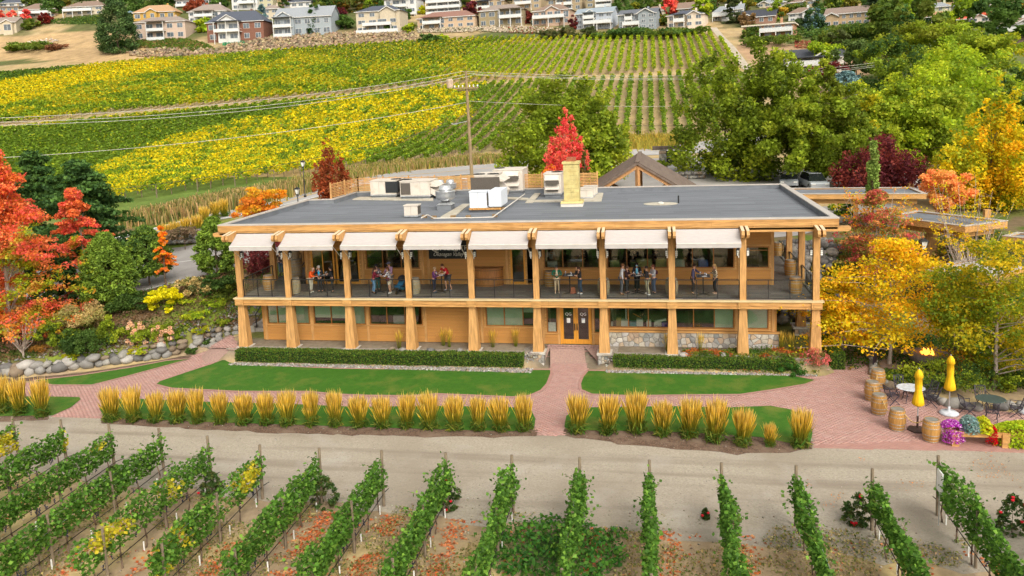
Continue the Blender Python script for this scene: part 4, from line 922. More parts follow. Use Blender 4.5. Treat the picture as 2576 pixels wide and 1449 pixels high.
def hightable(u,v,label,extra=True):
    p=atz(u,v,ZD); t=thing('high_table',label,'table',(p[0],p[1],ZD),group='black high tables on the balcony')
    MB().box(-.38,.38,-.38,.38,1.03,1.06).build('table_top',mat('table_top_dark',(.03,.032,.045),.25,spec=.6),t); MB().tube((0,0,.03),(0,0,1.03),.035).build('stem',black,t)
    MB().bar((-.33,-.33,.02),(.33,.33,.02),.07,.03).bar((-.33,.33,.021),(.33,-.33,.021),.07,.03).build('base',black,t)
    for k in range(3):
        x,y=random.uniform(-.26,.26),random.uniform(-.26,.2); g=MB().lathe([(.03,0),(.004,.006),(.004,.07),(.032,.10),(.036,.13),(.028,.17)],8); g=g.build('wine_glass',mat('wine_glass',(.55,.55,.58),.1,spec=.8),None,True); g.location=(p[0]+x,p[1]+y,ZD+1.062)
        tag(g,'small wine glass, %s on the %s'%(('one','another','last')[k],label.split(',')[0][:60]),'glass','wine glasses on the high tables'); g['label']='%s stemmed wine glass on the %s'%(('nearest','middle','farthest')[k],label[6:]); g.location[1]=p[1]-.22+.2*k
    q=MB().box(-.13,.13,-.09,.09,0,.004).build('menu_sheet',white); q.location=(p[0]+.05,p[1]-.2,ZD+1.063); q.rotation_euler=(0,0,.4); tag(q,'white tasting sheet on the '+label[6:] if label.startswith('black') else label,'paper')
hightable(816,733,'black high table between the orange jacket man and his friends'); hightable(958,733,'black high table of the group by the stroller'); hightable(1112,734,'black high table where the red shirt man leans')
hightable(1434,736,'black high table between green jacket man and dark haired woman'); hightable(1604,737,'black high table with the group of five around it'); hightable(1769,740,'black high table between bearded man and blonde woman')
for u in (765,870,1390): pass
# ---------------- people ----------------
SKIN=mat('skin',(.50,.27,.18),.55,.05,5); SKIN2=mat('skin_tan',(.36,.19,.11),.55,.05,5)
def cm(c,plaid=None): 
    n='cloth_%s'%'_'.join('%03d'%int(q*999) for q in c)+('p' if plaid else '')
    if not plaid: return mat(n,c,.85,.10,10,.25,60)
    if n in MATS: return MATS[n]
    m=mat(n,c,.85,.1,10); t=m.node_tree; ck=nd(t,'ShaderNodeTexChecker'); ck.inputs['Scale'].default_value=14; ck.inputs['Color1'].default_value=tuple(c)+(1,); ck.inputs['Color2'].default_value=tuple(plaid)+(1,); tc=nd(t,'ShaderNodeTexCoord'); t.links.new(tc.outputs['Object'],ck.inputs[0]); t.links.new(ck.outputs[0],t.nodes['Principled BSDF'].inputs['Base Color']); return m
def skinmesh(name,pts,edges,rad,m,parent,sub=1):
    me=D2.meshes.new(name); me.from_pydata([tuple(p) for p in pts],edges,[]); me.update(); o=obj(name,me,None,parent)
    md=o.modifiers.new('Skin','SKIN'); md.use_smooth_shade=True; md.branch_smoothing=.3
    for i,r in enumerate(rad): me.skin_vertices[0].data[i].radius=(r,r) if not hasattr(r,'__len__') else r
    me.skin_vertices[0].data[0].use_root=True
    s=o.modifiers.new('Sub','SUBSURF'); s.levels=sub; s.render_levels=sub
    me.materials.append(m); return o
def rotx(v,a): v=np.array(v,float); c,s=math.cos(a),math.sin(a); return np.array([v[0],v[1]*c-v[2]*s,v[1]*s+v[2]*c])
def person(u,v,z,rz,label,top,bot,hair=(.03,.02,.015),h=1.7,pose='table',lean=.12,legs=0.,shorts=False,skirt=False,shoe=(.03,.03,.03),hlen=.0,cap=None,bag=None,skin=SKIN,plaid=None,sleeve=True,mask=None,inner=None,loc=None,coatlen=0,pack=None,group=None,bald=False,stout=1.,legskin=False):
    p=atz(u,v,z) if loc is None else loc; t=thing('person',label,'person',(p[0],p[1],z),rz); S=h/1.75; w=stout
    if group: t['group']=group
    hip=np.array([0,0,.93]); L=lambda q:hip+rotx(q,lean) # forward = -y ; lean tips the torso forward
    ch=L([0,0,.34]); nk=L([0,-.01,.52]); hd=L([0,-.02,.60])+np.array([0,-.02*lean*5,0]); tp=hd+np.array([0,-.005,.155]); wa=L([0,0,.15])
    sl_=L([-.175*w,0,.46]); sr=L([.175*w,0,.46])
    def arms(kind,s,sh):
        f=-1
        if kind=='table': e=sh+np.array([s*.06,-.13,-.24]); wr=np.array([s*.13,sh[1]-.36,max(1.09,e[2]-.02)])
        elif kind=='down': e=sh+np.array([s*.06,.02,-.28]); wr=e+np.array([s*.01,-.05,-.25])
        elif kind=='hold': e=sh+np.array([s*.05,-.05,-.27]); wr=e+np.array([-s*.06,-.20,.07])
        elif kind=='chin': e=sh+np.array([s*.03,-.16,-.22]); wr=hd+np.array([s*.06,-.11,.02])
        elif kind=='cross': e=sh+np.array([s*.09,-.06,-.26]); wr=e+np.array([-s*.26,-.16,.03])
        elif kind=='reach': e=sh+np.array([s*.10,-.20,-.20]); wr=e+np.array([s*.12,-.22,-.08])
        elif kind=='pocket': e=sh+np.array([s*.12,.04,-.27]); wr=np.array([s*.20,-.06,.92])
        return e,wr
    pa=pose if isinstance(pose,tuple) else (pose,pose)
    el,wl=arms(pa[0],-1,sl_); er,wr=arms(pa[1],1,sr)
    st=.10+legs*.12; kl=np.array([-st*.85,-.03-legs*.10,.50]);al=np.array([-st,.02-legs*.05,.085]); kr=np.array([st*.85,-.03+legs*.06,.50]); ar=np.array([st,.03+legs*.18,.085])
    hl=np.array([-.085*w,0,.90]);hr_=np.array([.085*w,0,.90])
    P=[hip,wa,ch,nk,hd,tp, sl_,el,wl, sr,er,wr, hl,kl,al, hr_,kr,ar]; E=[(0,1),(1,2),(2,3),(3,4),(4,5),(2,6),(6,7),(7,8),(2,9),(9,10),(10,11),(0,12),(12,13),(13,14),(0,15),(15,16),(16,17)]
    Rr=[.12*w,.10*w,(.13*w,.10),.05,.078,.072,.055,.042,.027,.055,.042,.027,.085*w,.055,.035,.085*w,.055,.035]
    for a,ft in ((14,al),(17,ar)): P.append(ft+np.array([0,-.13,-.045])); E.append((a,len(P)-1)); Rr.append(.035)
    # hands: palm, four fingers and a thumb on each
    for wi,e_,w_,s in ((8,el,wl,-1),(11,er,wr,1)):
        d=(w_-e_); d/=np.linalg.norm(d); sd=np.cross(d,[0,0,1]); sd/=np.linalg.norm(sd)+1e-9; pm=w_+d*.07; P.append(pm); E.append((wi,len(P)-1)); Rr.append((.030,.018)); pi_=len(P)-1
        for k,(o_,ln) in enumerate(((-.03,.055),(-.01,.068),(.01,.064),(.03,.048))):
            b=pm+d*.03+sd*o_; q=b+d*ln+np.array([0,0,-.02]); P+= [b,q]; E+= [(pi_,len(P)-2),(len(P)-2,len(P)-1)]; Rr+= [.010,.008]
        q=w_+d*.04+sd*(-s)*.045; P.append(q); E.append((pi_,len(P)-1)); Rr.append(.010)
    P=[np.array(q)*S for q in P]; sc=lambda r:(r[0]*S,r[1]*S) if hasattr(r,'__len__') else r*S
    skinmesh('body',P,E,[sc(r) for r in Rr],skin,t)
    # face: nose, eyes, mouth, ears
    f=hd+np.array([0,-.085,.05]); n=MB().taper(0,0,0,.045,.014,.006).mesh('nose'); n.materials.append(skin)
    o=obj('nose',n,None,t,loc=tuple((f+np.array([0,-.006,-.012]))*S)); 
    fm=MB()
    for s in(-1,1): fm.lathe([(.004,-.008),(.011,0),(.004,.008)],6,tuple((f+np.array([s*.032,.006,.028]))*S))
    fm.box((f[0]-.022)*S,(f[0]+.022)*S,(f[1]-.001)*S,(f[1]+.012)*S,(f[2]-.040)*S,(f[2]-.032)*S); fm.build('face_features',mat('eye_dark',(.05,.02,.015),.5),t)
    if mask: MB().lathe([(.03,-.05),(.062,-.03),(.068,.0),(.04,.03)],10,tuple((f+np.array([0,.035,-.022]))*S)).build('face_mask',cm(mask),t,True)
    # clothes
    TP=[hip+np.array([0,0,-.06-coatlen]),wa,ch,L([0,0,.49]),sl_,el,wl*.85+el*.15 if sleeve else (sl_*.35+el*.65),sr,er,wr*.85+er*.15 if sleeve else (sr*.35+er*.65)]
    if sleeve: TE=[(1,0),(1,2),(2,3),(2,4),(4,5),(5,6),(2,7),(7,8),(8,9)]; TR=[(.15*w,.13*w),(.135*w,.12*w),(.158*w,.125),.065,.072,.060,.042,.072,.060,.042]
    else:
        TP=[TP[i] for i in (0,1,2,3,4,6,7,9)]; TE=[(1,0),(1,2),(2,3),(2,4),(4,5),(2,6),(6,7)]; TR=[(.15*w,.13*w),(.135*w,.12*w),(.158*w,.125),.065,.07,.066,.07,.066]
    skinmesh('jacket' if sleeve else 'shirt',[q*S for q in TP],TE,[sc(r) for r in TR],cm(top,plaid),t)
    if inner: MB().lathe([(.02,-.2),(.07,-.16),(.075,0),(.05,.14),(.02,.17)],10,tuple((L([0,-.075,.30]))*S),1,.75).build('inner_shirt',cm(inner),t,True)
    ke=.42 if shorts else 1.
    LP=[hip+np.array([0,0,.02]),hl+np.array([0,0,-.04]),kl,al+np.array([0,0,.03]),hr_+np.array([0,0,-.04]),kr,ar+np.array([0,0,.03])]; LE=[(0,1),(1,2),(2,3),(0,4),(4,5),(5,6)]; LR=[(.145*w,.125*w),.108*w,.072,.058,.108*w,.072,.058]
    if shorts: LP=[LP[0],LP[1],kl+np.array([0,0,.04]),LP[4],kr+np.array([0,0,.04])]; LE=[(0,1),(1,2),(0,3),(3,4)]; LR=[(.145*w,.125*w),.112*w,.092,.112*w,.092]
    skinmesh('shorts' if shorts else 'trousers',[q*S for q in LP],LE,[sc(r) for r in LR],cm(bot),t)
    for s,ft in ((-1,al),(1,ar)):
        skinmesh('shoe',[(ft+np.array([0,.05,-.03]))*S,(ft+np.array([0,-.06,-.035]))*S,(ft+np.array([0,-.17,-.048]))*S],[(0,1),(1,2)],[.045*S,.045*S,(.040*S,.034*S)],cm(shoe),t)
    # hair / cap
    hc=(hd+np.array([0,.014,.082])); hm=cm(hair)
    if not bald: MB().lathe([(.088,-.05),(.094,0),(.088,.05),(.060,.085),(.02,.098)],12,tuple(hc*S),1,1.05).build('hair',hm,t,True)
    else: MB().lathe([(.086,-.03),(.090,.0),(.086,.02)],12,tuple((hc+np.array([0,.02,-.02]))*S),1,1).build('hair',hm,t,True)
    if hlen: skinmesh('long_hair',[(hc+np.array([0,.05,.02]))*S,(hc+np.array([0,.085,-.10]))*S,(hc+np.array([0,.10,-.10-hlen]))*S],[(0,1),(1,2)],[(.085*S,.06*S),(.095*S,.05*S),(.06*S,.03*S)],hm,t)
    if cap: MB().lathe([(.10,.02),(.10,.05),(.085,.09),(.03,.11)],12,tuple(hc*S),1,1.08).box(-.07*S,.07*S,(hc[1]-.20)*S,(hc[1]-.07)*S,(hc[2]+.02)*S,(hc[2]+.035)*S).build('cap',cm(cap),t,True)
    if bag: MB().taper(.24*S,-.03,.86*S,1.06*S,.04,.03,.11,.08).build('handbag',cm(bag),t); 
    if pack: skinmesh('rucksack',[L([0,.17,.16])*S,L([0,.19,.42])*S],[(0,1)],[(.13*S,.09*S),(.11*S,.07*S)],cm(pack),t)
    return t
blk=(.018,.018,.022)
dk=ZD
person(783,736,dk,R(75),'man in an orange jacket and cream trousers leaning at a high table',(.75,.10,.015),(.62,.56,.45),(.5,.42,.36),1.72,'table',.42,.2,bald=True,shoe=(.6,.58,.5),stout=1.1)
person(807,735,dk,R(5),'grey haired man in black jacket over a bright blue shirt',blk,(.02,.02,.025),(.6,.58,.55),1.74,('chin','hold'),.12,inner=(.02,.35,.62))
person(838,735,dk,R(-75),'dark haired woman all in black facing the blue shirted man',blk,(.02,.02,.02),(.02,.012,.01),1.66,'hold',.12,hlen=.06)
person(941,738,dk,R(110),'woman in a maroon jacket and blue jeans with a tan shoulder bag',(.16,.012,.03),(.12,.22,.36),(.05,.02,.012),1.64,'table',.18,.35,bag=(.42,.24,.17),hlen=.16)
person(950,731,dk,R(15),'person in dark patterned shirt, cap and green trousers behind the table',(.05,.05,.08),(.03,.12,.11),(.02,.015,.01),1.7,'table',.15,cap=(.03,.03,.04),plaid=(.20,.14,.14))
person(985,731,dk,R(-25),'person in a lilac top with a blue grey cap at the stroller table',(.36,.22,.36),(.20,.17,.15),(.05,.03,.02),1.84,'table',.12,cap=(.14,.15,.24))
person(982,738,dk,R(-95),'woman in a white and black plaid shirt and cream shorts with brown handbag',(.62,.58,.58),(.60,.50,.38),(.10,.04,.02),1.66,'table',.14,shorts=True,shoe=(.7,.7,.68),bag=(.12,.02,.03),plaid=(.06,.06,.09),hlen=.10)
person(1093,736,dk,R(80),'short haired woman in a long purple jacket at a high table',(.13,.04,.14),(.03,.03,.05),(.40,.28,.17),1.60,'table',.12,coatlen=.12,shoe=(.10,.12,.16))
person(1128,731,dk,R(-40),'man in a red polo shirt and grey shorts leaning on a high table',(.42,.015,.02),(.06,.06,.07),(.10,.04,.02),1.84,'table',.5,.5,shorts=True,sleeve=False,shoe=(.15,.17,.22),stout=1.15)
person(1402,738,dk,R(5),'man in a dark green jacket, cap and khaki trousers with folded arms',(.012,.10,.06),(.45,.34,.22),(.05,.03,.02),1.72,'cross',.05,.1,cap=(.03,.04,.04),shoe=(.5,.4,.3),stout=1.1,inner=(.5,.42,.30))
person(1460,739.5,dk,R(-60),'woman in a black jacket and jeans resting her chin on her hand',blk,(.03,.06,.11),(.05,.025,.015),1.66,('chin','hold'),.1,.1,shoe=(.65,.65,.65),hlen=.16)
person(1563,741,dk,R(95),'bearded man in a light grey sweater reaching across the table',(.42,.42,.45),(.11,.11,.13),(.16,.07,.03),1.86,('down','reach'),.14,.1,shoe=(.16,.09,.05))
person(1577,738,dk,R(60),'woman in black dress and tall boots half behind the grey sweater man',(.03,.012,.015),blk,(.10,.05,.03),1.66,'hold',.05,shoe=blk,coatlen=.15,hlen=.1)
person(1603,732,dk,R(0),'dark haired woman with blue mask and bright blue top behind the table',blk,blk,(.02,.012,.01),1.72,'table',.08,mask=(.20,.40,.55),inner=(.18,.52,.70),hlen=.1)
person(1629,741,dk,R(-95),'man in a black hoodie and khaki trousers with hand at his mouth',(.02,.018,.02),(.42,.38,.26),(.02,.014,.012),1.70,('chin','hold'),.06,.6,shoe=(.7,.7,.7),stout=1.15,skin=SKIN2)
person(1645,739,dk,R(-60),'woman in a grey top and jeans wearing a maroon rucksack',(.36,.35,.38),(.07,.10,.17),(.14,.05,.03),1.74,'hold',.05,pack=(.08,.02,.04),hlen=.12)
person(1743,739.5,dk,R(80),'bearded man in a navy jacket and black trousers near the right end',(.055,.05,.10),blk,(.03,.015,.01),1.78,('down','reach'),.10,.15,shoe=(.05,.05,.06))
person(1799,739.5,dk,R(-80),'blonde woman in a black and cream plaid coat and black leggings',(.62,.52,.36),blk,(.42,.26,.11),1.76,('hold','pocket'),.04,.05,shoe=(.45,.30,.22),plaid=(.05,.04,.04),hlen=.22,coatlen=.10)
person(708,690,dk,R(20),'person in brown jacket and blue jeans on the left side stairs',(.08,.05,.05),(.10,.16,.26),(.05,.03,.02),1.68,'pocket',.05)
g=G(690,660); person(0,0,g[2],R(170),'person in a lilac patterned top walking on the upper driveway',(.33,.30,.46),(.03,.02,.04),(.3,.2,.12),1.7,'down',.02,.3,loc=g,plaid=(.20,.20,.34))
# office worker seen through the lower window, and staff behind the tasting counters
for u,y,z,rz,lb,tp_,hh in ((1615,3.2,.05,10,'office worker with dark cap bending behind the lower office window',(.04,.03,.05),1.62),):
    p=aty(u,800,y); person(0,0,z,R(rz),lb,tp_,blk,h=hh,lean=.45,loc=p,pose='table',cap=(.03,.03,.04))
for u,lb,tp_,mk in ((1387,'server in white shirt and green mask behind the upper window',(.55,.58,.55),(.2,.4,.3)),(1470,'dark clothed guest standing inside the upper window near the doors',(.03,.03,.03),None),(1597,'dark figure added as a reflection in the upper window behind the blue top woman',blk,None),(1650,'dark figure added as a reflection in the upper window behind the rucksack woman',blk,None)):  # last two: dark figures added inside to stand in for reflections in the glass
    p=aty(u,650,6.3); person(0,0,3.1,R(random.uniform(-40,40)),lb,tp_,blk,h=1.75,loc=p,pose='hold',mask=mk)
# stroller and rucksack
p=atz(1009,737,dk); t=thing('stroller','black and blue three wheeled stroller beside the plaid shirt woman','stroller',(p[0],p[1],dk),R(-20)); 
for x,y,r in ((-.26,.25,.15),(.26,.25,.15),(0,-.42,.12)):
    MB().lathe([(r-.035,-.02),(r,-.02),(r,.02),(r-.035,.02),(r-.035,-.02)],16).build('wheel',black,t); o=t.children[-1]; o.location=(x,y,r); o.rotation_euler=(0,PI/2,0)
MB().path([(-.24,.25,.15),(-.2,-.05,.45),(-.03,-.42,.14)],.016).path([(.24,.25,.15),(.2,-.05,.45),(.03,-.42,.14)],.016).path([(-.2,-.05,.45),(-.22,.45,1.0),(.22,.45,1.0),(.2,-.05,.45)],.016).build('frame',black,t)
MB().prof([(-.35,.40),(-.1,.36),(.2,.62),(.3,.95),(.22,.97),(.1,.7),(-.1,.5),(-.35,.48)],-.2,.2).build('seat',cm((.02,.10,.20)),t); MB().lathe([(.27,0),(.28,.1),(.22,.2),(.1,.26)],12,(0,.16,.78),.8,1).build('canopy',cm(blk),t,True); MB().box(-.17,.17,0,.3,.2,.36).build('basket',cm((.03,.2,.3)),t)
p=atz(1442,738,dk); o=MB().taper(0,0,0,.36,.16,.10,.10,.07).build('rucksack',cm((.25,.08,.04))); o.location=(p[0],p[1],dk+.001); tag(o,'brown leather bag on the balcony floor under the high table','bag')
# side stairs left of the building, with railings
st=thing('side_stairs','concrete stairs with black handrails at the left end of the building','stairs')
stm=mat('stair_concrete',(.34,.31,.27),.9,.12,4,.4,40)
n=16
for k in range(n): MB().box(-.95,.45,3.0+k*.40,3.42+k*.40,-.2 if k<3 else (k-3)*.19,(k+1)*.19).build('step',stm,st)
MB().box(-1.25,-.96,2.9,9.4,-.2,.35).build('side_wall',stm,st)
for x in (-.9,.40):
    m=MB().bar((x,3.0,1.05),(x,9.0,4.0),.05,.05).bar((x,3.0,.6),(x,9.0,3.5),.03,.03)
    for k in range(4): yy=3.1+k*1.9; m.box(x-.025,x+.025,yy-.025,yy+.025,(yy-3)*.47,(yy-3)*.49+1.05)
    m.build('handrail',black,st)
person(0,0,.58,R(180),'person in a teal jacket climbing the stairs at the left end of the building',(.01,.22,.25),blk,(.10,.05,.03),1.66,'hold',.1,.3,loc=np.array([-.35,4.0,0]))
# ---------------- vegetation ----------------
def crown(kind,n,h,w,ls,pal,rng,nb=None,gap=.0,var=.16,depth=None,nclump=None,clr=None):
    """leaf-sized faces spread in clumps through a crown of height h, width w. base z=0"""
    depth=depth or w; C_=[]
    if kind in('round','oval','wide'):
        k=nclump or int(26+n/220)
        nl=int(6+w*.8); lob=[]
        for i in range(nl):
            a=rng.uniform(0,2*PI); t=rng.beta(1.3,1.3); rr=math.sqrt(max(.05,1-(2*t-1)**2)) if kind!='oval' else math.sin(PI*min(.97,max(.06,t**.75)))
            r=rng.uniform(.30,.62)*rr; lob.append((math.cos(a)*r*w/2,math.sin(a)*r*depth/2,h*(.12+.76*t),rng.uniform(.26,.42)*w*.62*max(.45,rr)))
        lob.append((0,0,h*.5,w*.36)); lob.append((0,0,h*.78,w*.22))
        for i in range(k):
            L=lob[rng.integers(len(lob))]; d=rng.normal(size=3); d/=np.linalg.norm(d); d[2]*=.85; r=L[3]*rng.uniform(.72,1.05); C_.append((L[0]+d[0]*r,L[1]+d[1]*r,min(h*.99,max(h*.02,L[2]+d[2]*r*min(1.2,h/w))),L[3]*.42))
    elif kind=='spires':
        ns=int(5+w*.35); sp=[]
        for i in range(ns):
            a=rng.uniform(0,2*PI) ; r=(0 if i==0 else rng.uniform(.25,.72)); top=h*(1 if i==0 else rng.uniform(.62,.97)*(1-.22*max(0,r-.4))); rad=w*rng.uniform(.20,.30)*(1.15 if i==0 else 1); sp.append((math.cos(a)*r*(w/2-rad*.5)*1.25,math.sin(a)*r*depth/2*.8,top,rad))
        k=nclump or int(60+n/120)
        for i in range(k):
            S_=sp[rng.integers(ns)]; t=rng.uniform(.02,1)**.8; e=np.interp(t,[0,.2,.55,.85,1],[.75,1,.88,.48,.08])*rng.uniform(.72,1.04); a=rng.uniform(0,2*PI); C_.append((S_[0]+math.cos(a)*e*S_[3],S_[1]+math.sin(a)*e*S_[3],S_[2]*t,S_[3]*.34*(1.1-.5*t)))
    elif kind=='cone':
        k=nclump or int(30+n/160)
        for i in range(k):
            t=1-math.sqrt(rng.uniform(0,1)); t=min(.97,t); a=rng.uniform(0,2*PI); r=(1-t)**.85*rng.uniform(.55,1.06); C_.append((math.cos(a)*r*w/2,math.sin(a)*r*depth/2,h*t-.04*h*r,max(.05*w,.16*w*(1-t)**.6)))
        C_.append((0,0,h*.97,.04*w))
    elif kind=='dome':   # rounded conifer, dense
        k=nclump or int(60+n/90)
        for i in range(k):
            t=rng.uniform(0,1); a=rng.uniform(0,2*PI); e=math.sin(PI*(.18+.82*t)**.8)**.7 if t<1 else 0; e=np.interp(t,[0,.15,.35,.65,.88,1],[.55,.95,1,.72,.36,.05]); r=e*rng.uniform(.72,1.0); C_.append((math.cos(a)*r*w/2,math.sin(a)*r*depth/2,h*t,.10*w))
    elif kind=='layer':   # pine / maple with drooping layers and gaps
        for i in range(nclump or 34):
            t=rng.uniform(.05,1); a=rng.uniform(0,2*PI); L=np.interp(t,[0,.25,.6,.9,1],[.75,1,.7,.3,.05])*rng.uniform(.6,1.1)
            for q in range(5): r=L*(.3+.7*q/4); C_.append((math.cos(a)*r*w/2,math.sin(a)*r*depth/2,h*t-h*.05*r+rng.normal(0,.01)*h,.075*w*(1.1-.4*q/4)))
    elif kind=='weep':
        for i in range(nclump or 40):
            t=rng.uniform(.02,1); a=rng.uniform(0,2*PI); r=np.interp(t,[0,.3,.8,1],[1,.75,.35,.05])*rng.uniform(.3,1); C_.append((math.cos(a)*r*w/2,math.sin(a)*r*depth/2,h*t,.12*w))
    elif kind=='upright':  # flame-like vertical plumes
        for i in range(nclump or 46):
            a=rng.uniform(0,2*PI); b=rng.uniform(0,1)**.6; hh=h*(1-.45*b)*rng.uniform(.75,1.02)
            for q in range(5): t=.12+.88*q/4; r=b*np.interp(t,[0,.4,1],[.35,1,.72]); C_.append((math.cos(a)*r*w/2+rng.normal(0,.02*w),math.sin(a)*r*depth/2,hh*t,.085*w*(1.15-.6*t)*rng.uniform(.6,1.3)))
    C_=np.array(C_); wt=C_[:,3]**1.7; wt/=wt.sum(); ci=rng.choice(len(C_),n,p=wt)
    off=rng.normal(size=(n,3)); off/=np.linalg.norm(off,axis=1)[:,None]; off*=(rng.uniform(0,1,n)**.45)[:,None]
    fl=np.array([1,1,.62 if kind in('layer','wide') else .9 if kind not in('weep','upright') else (1.5 if kind=='upright' else 2.2)])
    P=C_[ci,:3]+off*C_[ci,3:4]*fl; P[:,2]=np.clip(P[:,2],0,h*1.03)
    if kind!='weep':
        for ax,tgt in ((0,w),(1,depth)):
            lo,hi=np.percentile(P[:,ax],[1.5,98.5]); P[:,ax]=(P[:,ax]-(lo+hi)/2)*tgt/(hi-lo); C_[:,ax]=(C_[:,ax]-(lo+hi)/2)*tgt/(hi-lo)
        lo,hi=np.percentile(P[:,2],[1,99]); P[:,2]=(P[:,2]-lo)*h/(hi-lo); C_[:,2]=(C_[:,2]-lo)*h/(hi-lo)
    pc=pick(pal,len(C_),rng); cc=pc[ci]; 
    other=rng.random(n)<.22; cc[other]=pick(pal,int(other.sum()),rng)
    cc=np.clip(cc*(1+rng.normal(0,var*.6,(len(C_),1)))[ci]*(1+rng.normal(0,var,(n,1))),.003,.9)
    if clr is not None: cc=clr(P,cc,h,w)
    return leaves(P,ls,cc,1.5 if kind not in('cone','dome','weep') else 2.2,.25,rng,.6 if kind=='weep' else 0),C_
def trunk_mb(h,r,C_,z0,rng,nb=14,forks=1,spread=1.):
    m=MB(); top=np.array([0,0,z0+h*.62]); pts=[(0,0,-.3),(rng.normal(0,.02)*h,rng.normal(0,.02)*h,z0*.6),(0,0,z0+h*.25),tuple(top)]
    for i in range(3): m.tube(pts[i],pts[i+1],r*(1-.25*i),r*(1-.25*(i+1)),8,False)
    idx=rng.choice(len(C_),min(nb,len(C_)),replace=False)
    for i in idx:
        c=C_[i]; e=np.array([c[0],c[1],z0+c[2]]); t=rng.uniform(.15,.9); zz=min(e[2]-.15*h*rng.uniform(.3,1),z0+h*.6); zz=max(z0*.75,zz); s=np.array([0,0,zz]); md=s+(e-s)*.5+np.array([0,0,.04*h]); rr=r*.32*max(.4,1-zz/(z0+h))
        m.tube(s,md,rr,rr*.65,5,False).tube(md,e,rr*.65,rr*.2,5,False)
    return m
TREES=0
def tree(name,label,kind,u,vt,vb,wpx,D,pal,n=6000,ls=.22,z0f=.15,bark=barkm,tr=.02,seed=None,mat_=None,cat_='tree',group=None,base=None,depth=None,cluster=None,nb=14,vg=None,**k):
    """u centre, vt top, vb bottom of the crown in photo pixels, D distance along the view; base on the terrain"""
    global TREES; TREES+=1
    rng=np.random.default_rng(seed or TREES+100)
    if vg is not None: q=G(u,vg); D=float((q-CAM)@FW); base=float(q[2])
    pm=atd(u,(vt+vb)/2,D); x,y=pm[0],pm[1]; g=h1(x,y) if base is None else base
    zt=atd(u,vt,D)[2]; zb=atd(u,vb,D)[2]; zb=max(zb,g+.05); h=zt-zb; w=wpx*D/F
    t=thing(name,label,cat_,(x,y,g),0,group)
    n=int(n*(.82 if n>=7000 else .72)); ls*=1.0 if n>=5000 else 1.1
    (V,Fq,C_c),cl=crown(kind,n,h,w,ls,pal,rng,depth=depth,**k); V[:,2]+=zb-g
    obj('crown',npmesh('crown',V,Fq,C_c),mat_ or LEAF,t)
    if zb-g>.02*h or kind not in('bush',): trunk_mb(h,max(.03,tr*(zt-g)),cl,max(.05,zb-g),rng,nb).build('trunk',bark,t,True)
    return t
# palettes (real leaf colours)
BR=1.75
def _b(l): return [tuple(min(.85,q*BR) for q in c) for c in l]
GRN=[(.088,.118,.009),(.112,.145,.010),(.066,.092,.008),(.145,.165,.012)]; DGR=[(.028,.056,.012),(.040,.072,.013),(.05,.085,.016)]
LIME=[(.17,.21,.010),(.13,.18,.010),(.21,.225,.012),(.10,.145,.010)]; YEL=[(.62,.40,.012),(.50,.36,.012),(.40,.33,.015),(.66,.34,.012)]
YG=[(.28,.30,.014),(.20,.25,.014),(.36,.32,.014)]; ORA=[(.66,.20,.02),(.62,.27,.02),(.70,.15,.025)]; RED=[(.60,.055,.03),(.52,.09,.025),(.64,.10,.04),(.42,.03,.02)]
CRIM=[(.68,.05,.05),(.55,.03,.035),(.70,.11,.06)]; PUR=[(.10,.018,.018),(.07,.014,.018),(.14,.028,.02)]; PINE=[(.028,.060,.014),(.040,.078,.015),(.020,.045,.012)]; BLUE=[(.09,.15,.15),(.07,.12,.13),(.12,.18,.17)]
TANB=[(.60,.44,.20),(.50,.38,.15),(.34,.32,.10)]
PINEL=[(.080,.125,.014),(.105,.155,.018),(.052,.085,.012)]
GRN=[tuple(q*1.32 for q in c) for c in GRN]; LIME=[tuple(q*1.25 for q in c) for c in LIME]; PINEL=[tuple(q*.95 for q in c) for c in PINEL]
GRN,DGR,LIME,PINE,BLUE,PINEL,PUR=[_b(x) for x in (GRN,DGR,LIME,PINE,BLUE,PINEL,PUR)]
YG=[tuple(min(.85,q*1.35) for q in c) for c in YG]
YEL=[(.80,.54,.012),(.66,.50,.012),(.56,.48,.015),(.82,.46,.012)]; ORA=[(.85,.28,.02),(.80,.36,.02),(.85,.20,.025)]; RED=[(.78,.15,.10),(.76,.20,.05),(.82,.26,.09),(.68,.11,.07)]; CRIM=[(.80,.12,.10),(.72,.08,.08),(.84,.22,.13)]
# --- large trees behind the building ---
T=tree
T('shade_tree','large rounded green tree behind the slatted screen left of the red maple','spires',1422,205,450,278,88,GRN,40000,.33,nclump=260,group='big green trees behind the building')
T('shade_tree','huge green tree right of the gabled pavilion with its trunk by the parked car','spires',1880,138,440,330,92,GRN+[(.09,.13,.012)],46000,.34,depth=12,nclump=300)
T('shade_tree','tall green tree standing over the parked cars, left of the purple tree','spires',2050,188,440,235,84,GRN+[(.14,.17,.015)],32000,.32,nclump=200)
T('shade_tree','yellow tipped green tree between the two large car park trees','spires',2185,215,400,190,92,GRN+YG,16000,.32)
T('shade_tree','broad light green tree above the purple tree','spires',2300,200,420,260,94,LIME+GRN,34000,.35,nclump=220)
T('shade_tree','bright lime green tree behind the broad light green one','spires',2390,118,330,330,118,LIME,26000,.38)
T('shade_tree','dark green tree at the right edge above the yellow tree','spires',2555,190,420,170,100,GRN+DGR,16000,.36)
T('shade_tree','green locust tree with yellow top in the upper right','wide',2360,55,190,230,165,GRN+[(.2,.22,.02)],15000,.5); T('shade_tree','dark green round tree left of the locust tree in the upper right','round',2235,95,240,170,150,GRN+DGR,11000,.45)
T('shade_tree','grey green willow like shrub tree beside the peach house','round',2155,105,190,100,175,[(.13,.19,.05),(.10,.15,.04)],7000,.5); T('shade_tree','bright yellow green round tree left of the grey green one','round',2085,108,165,90,190,LIME,5000,.5)
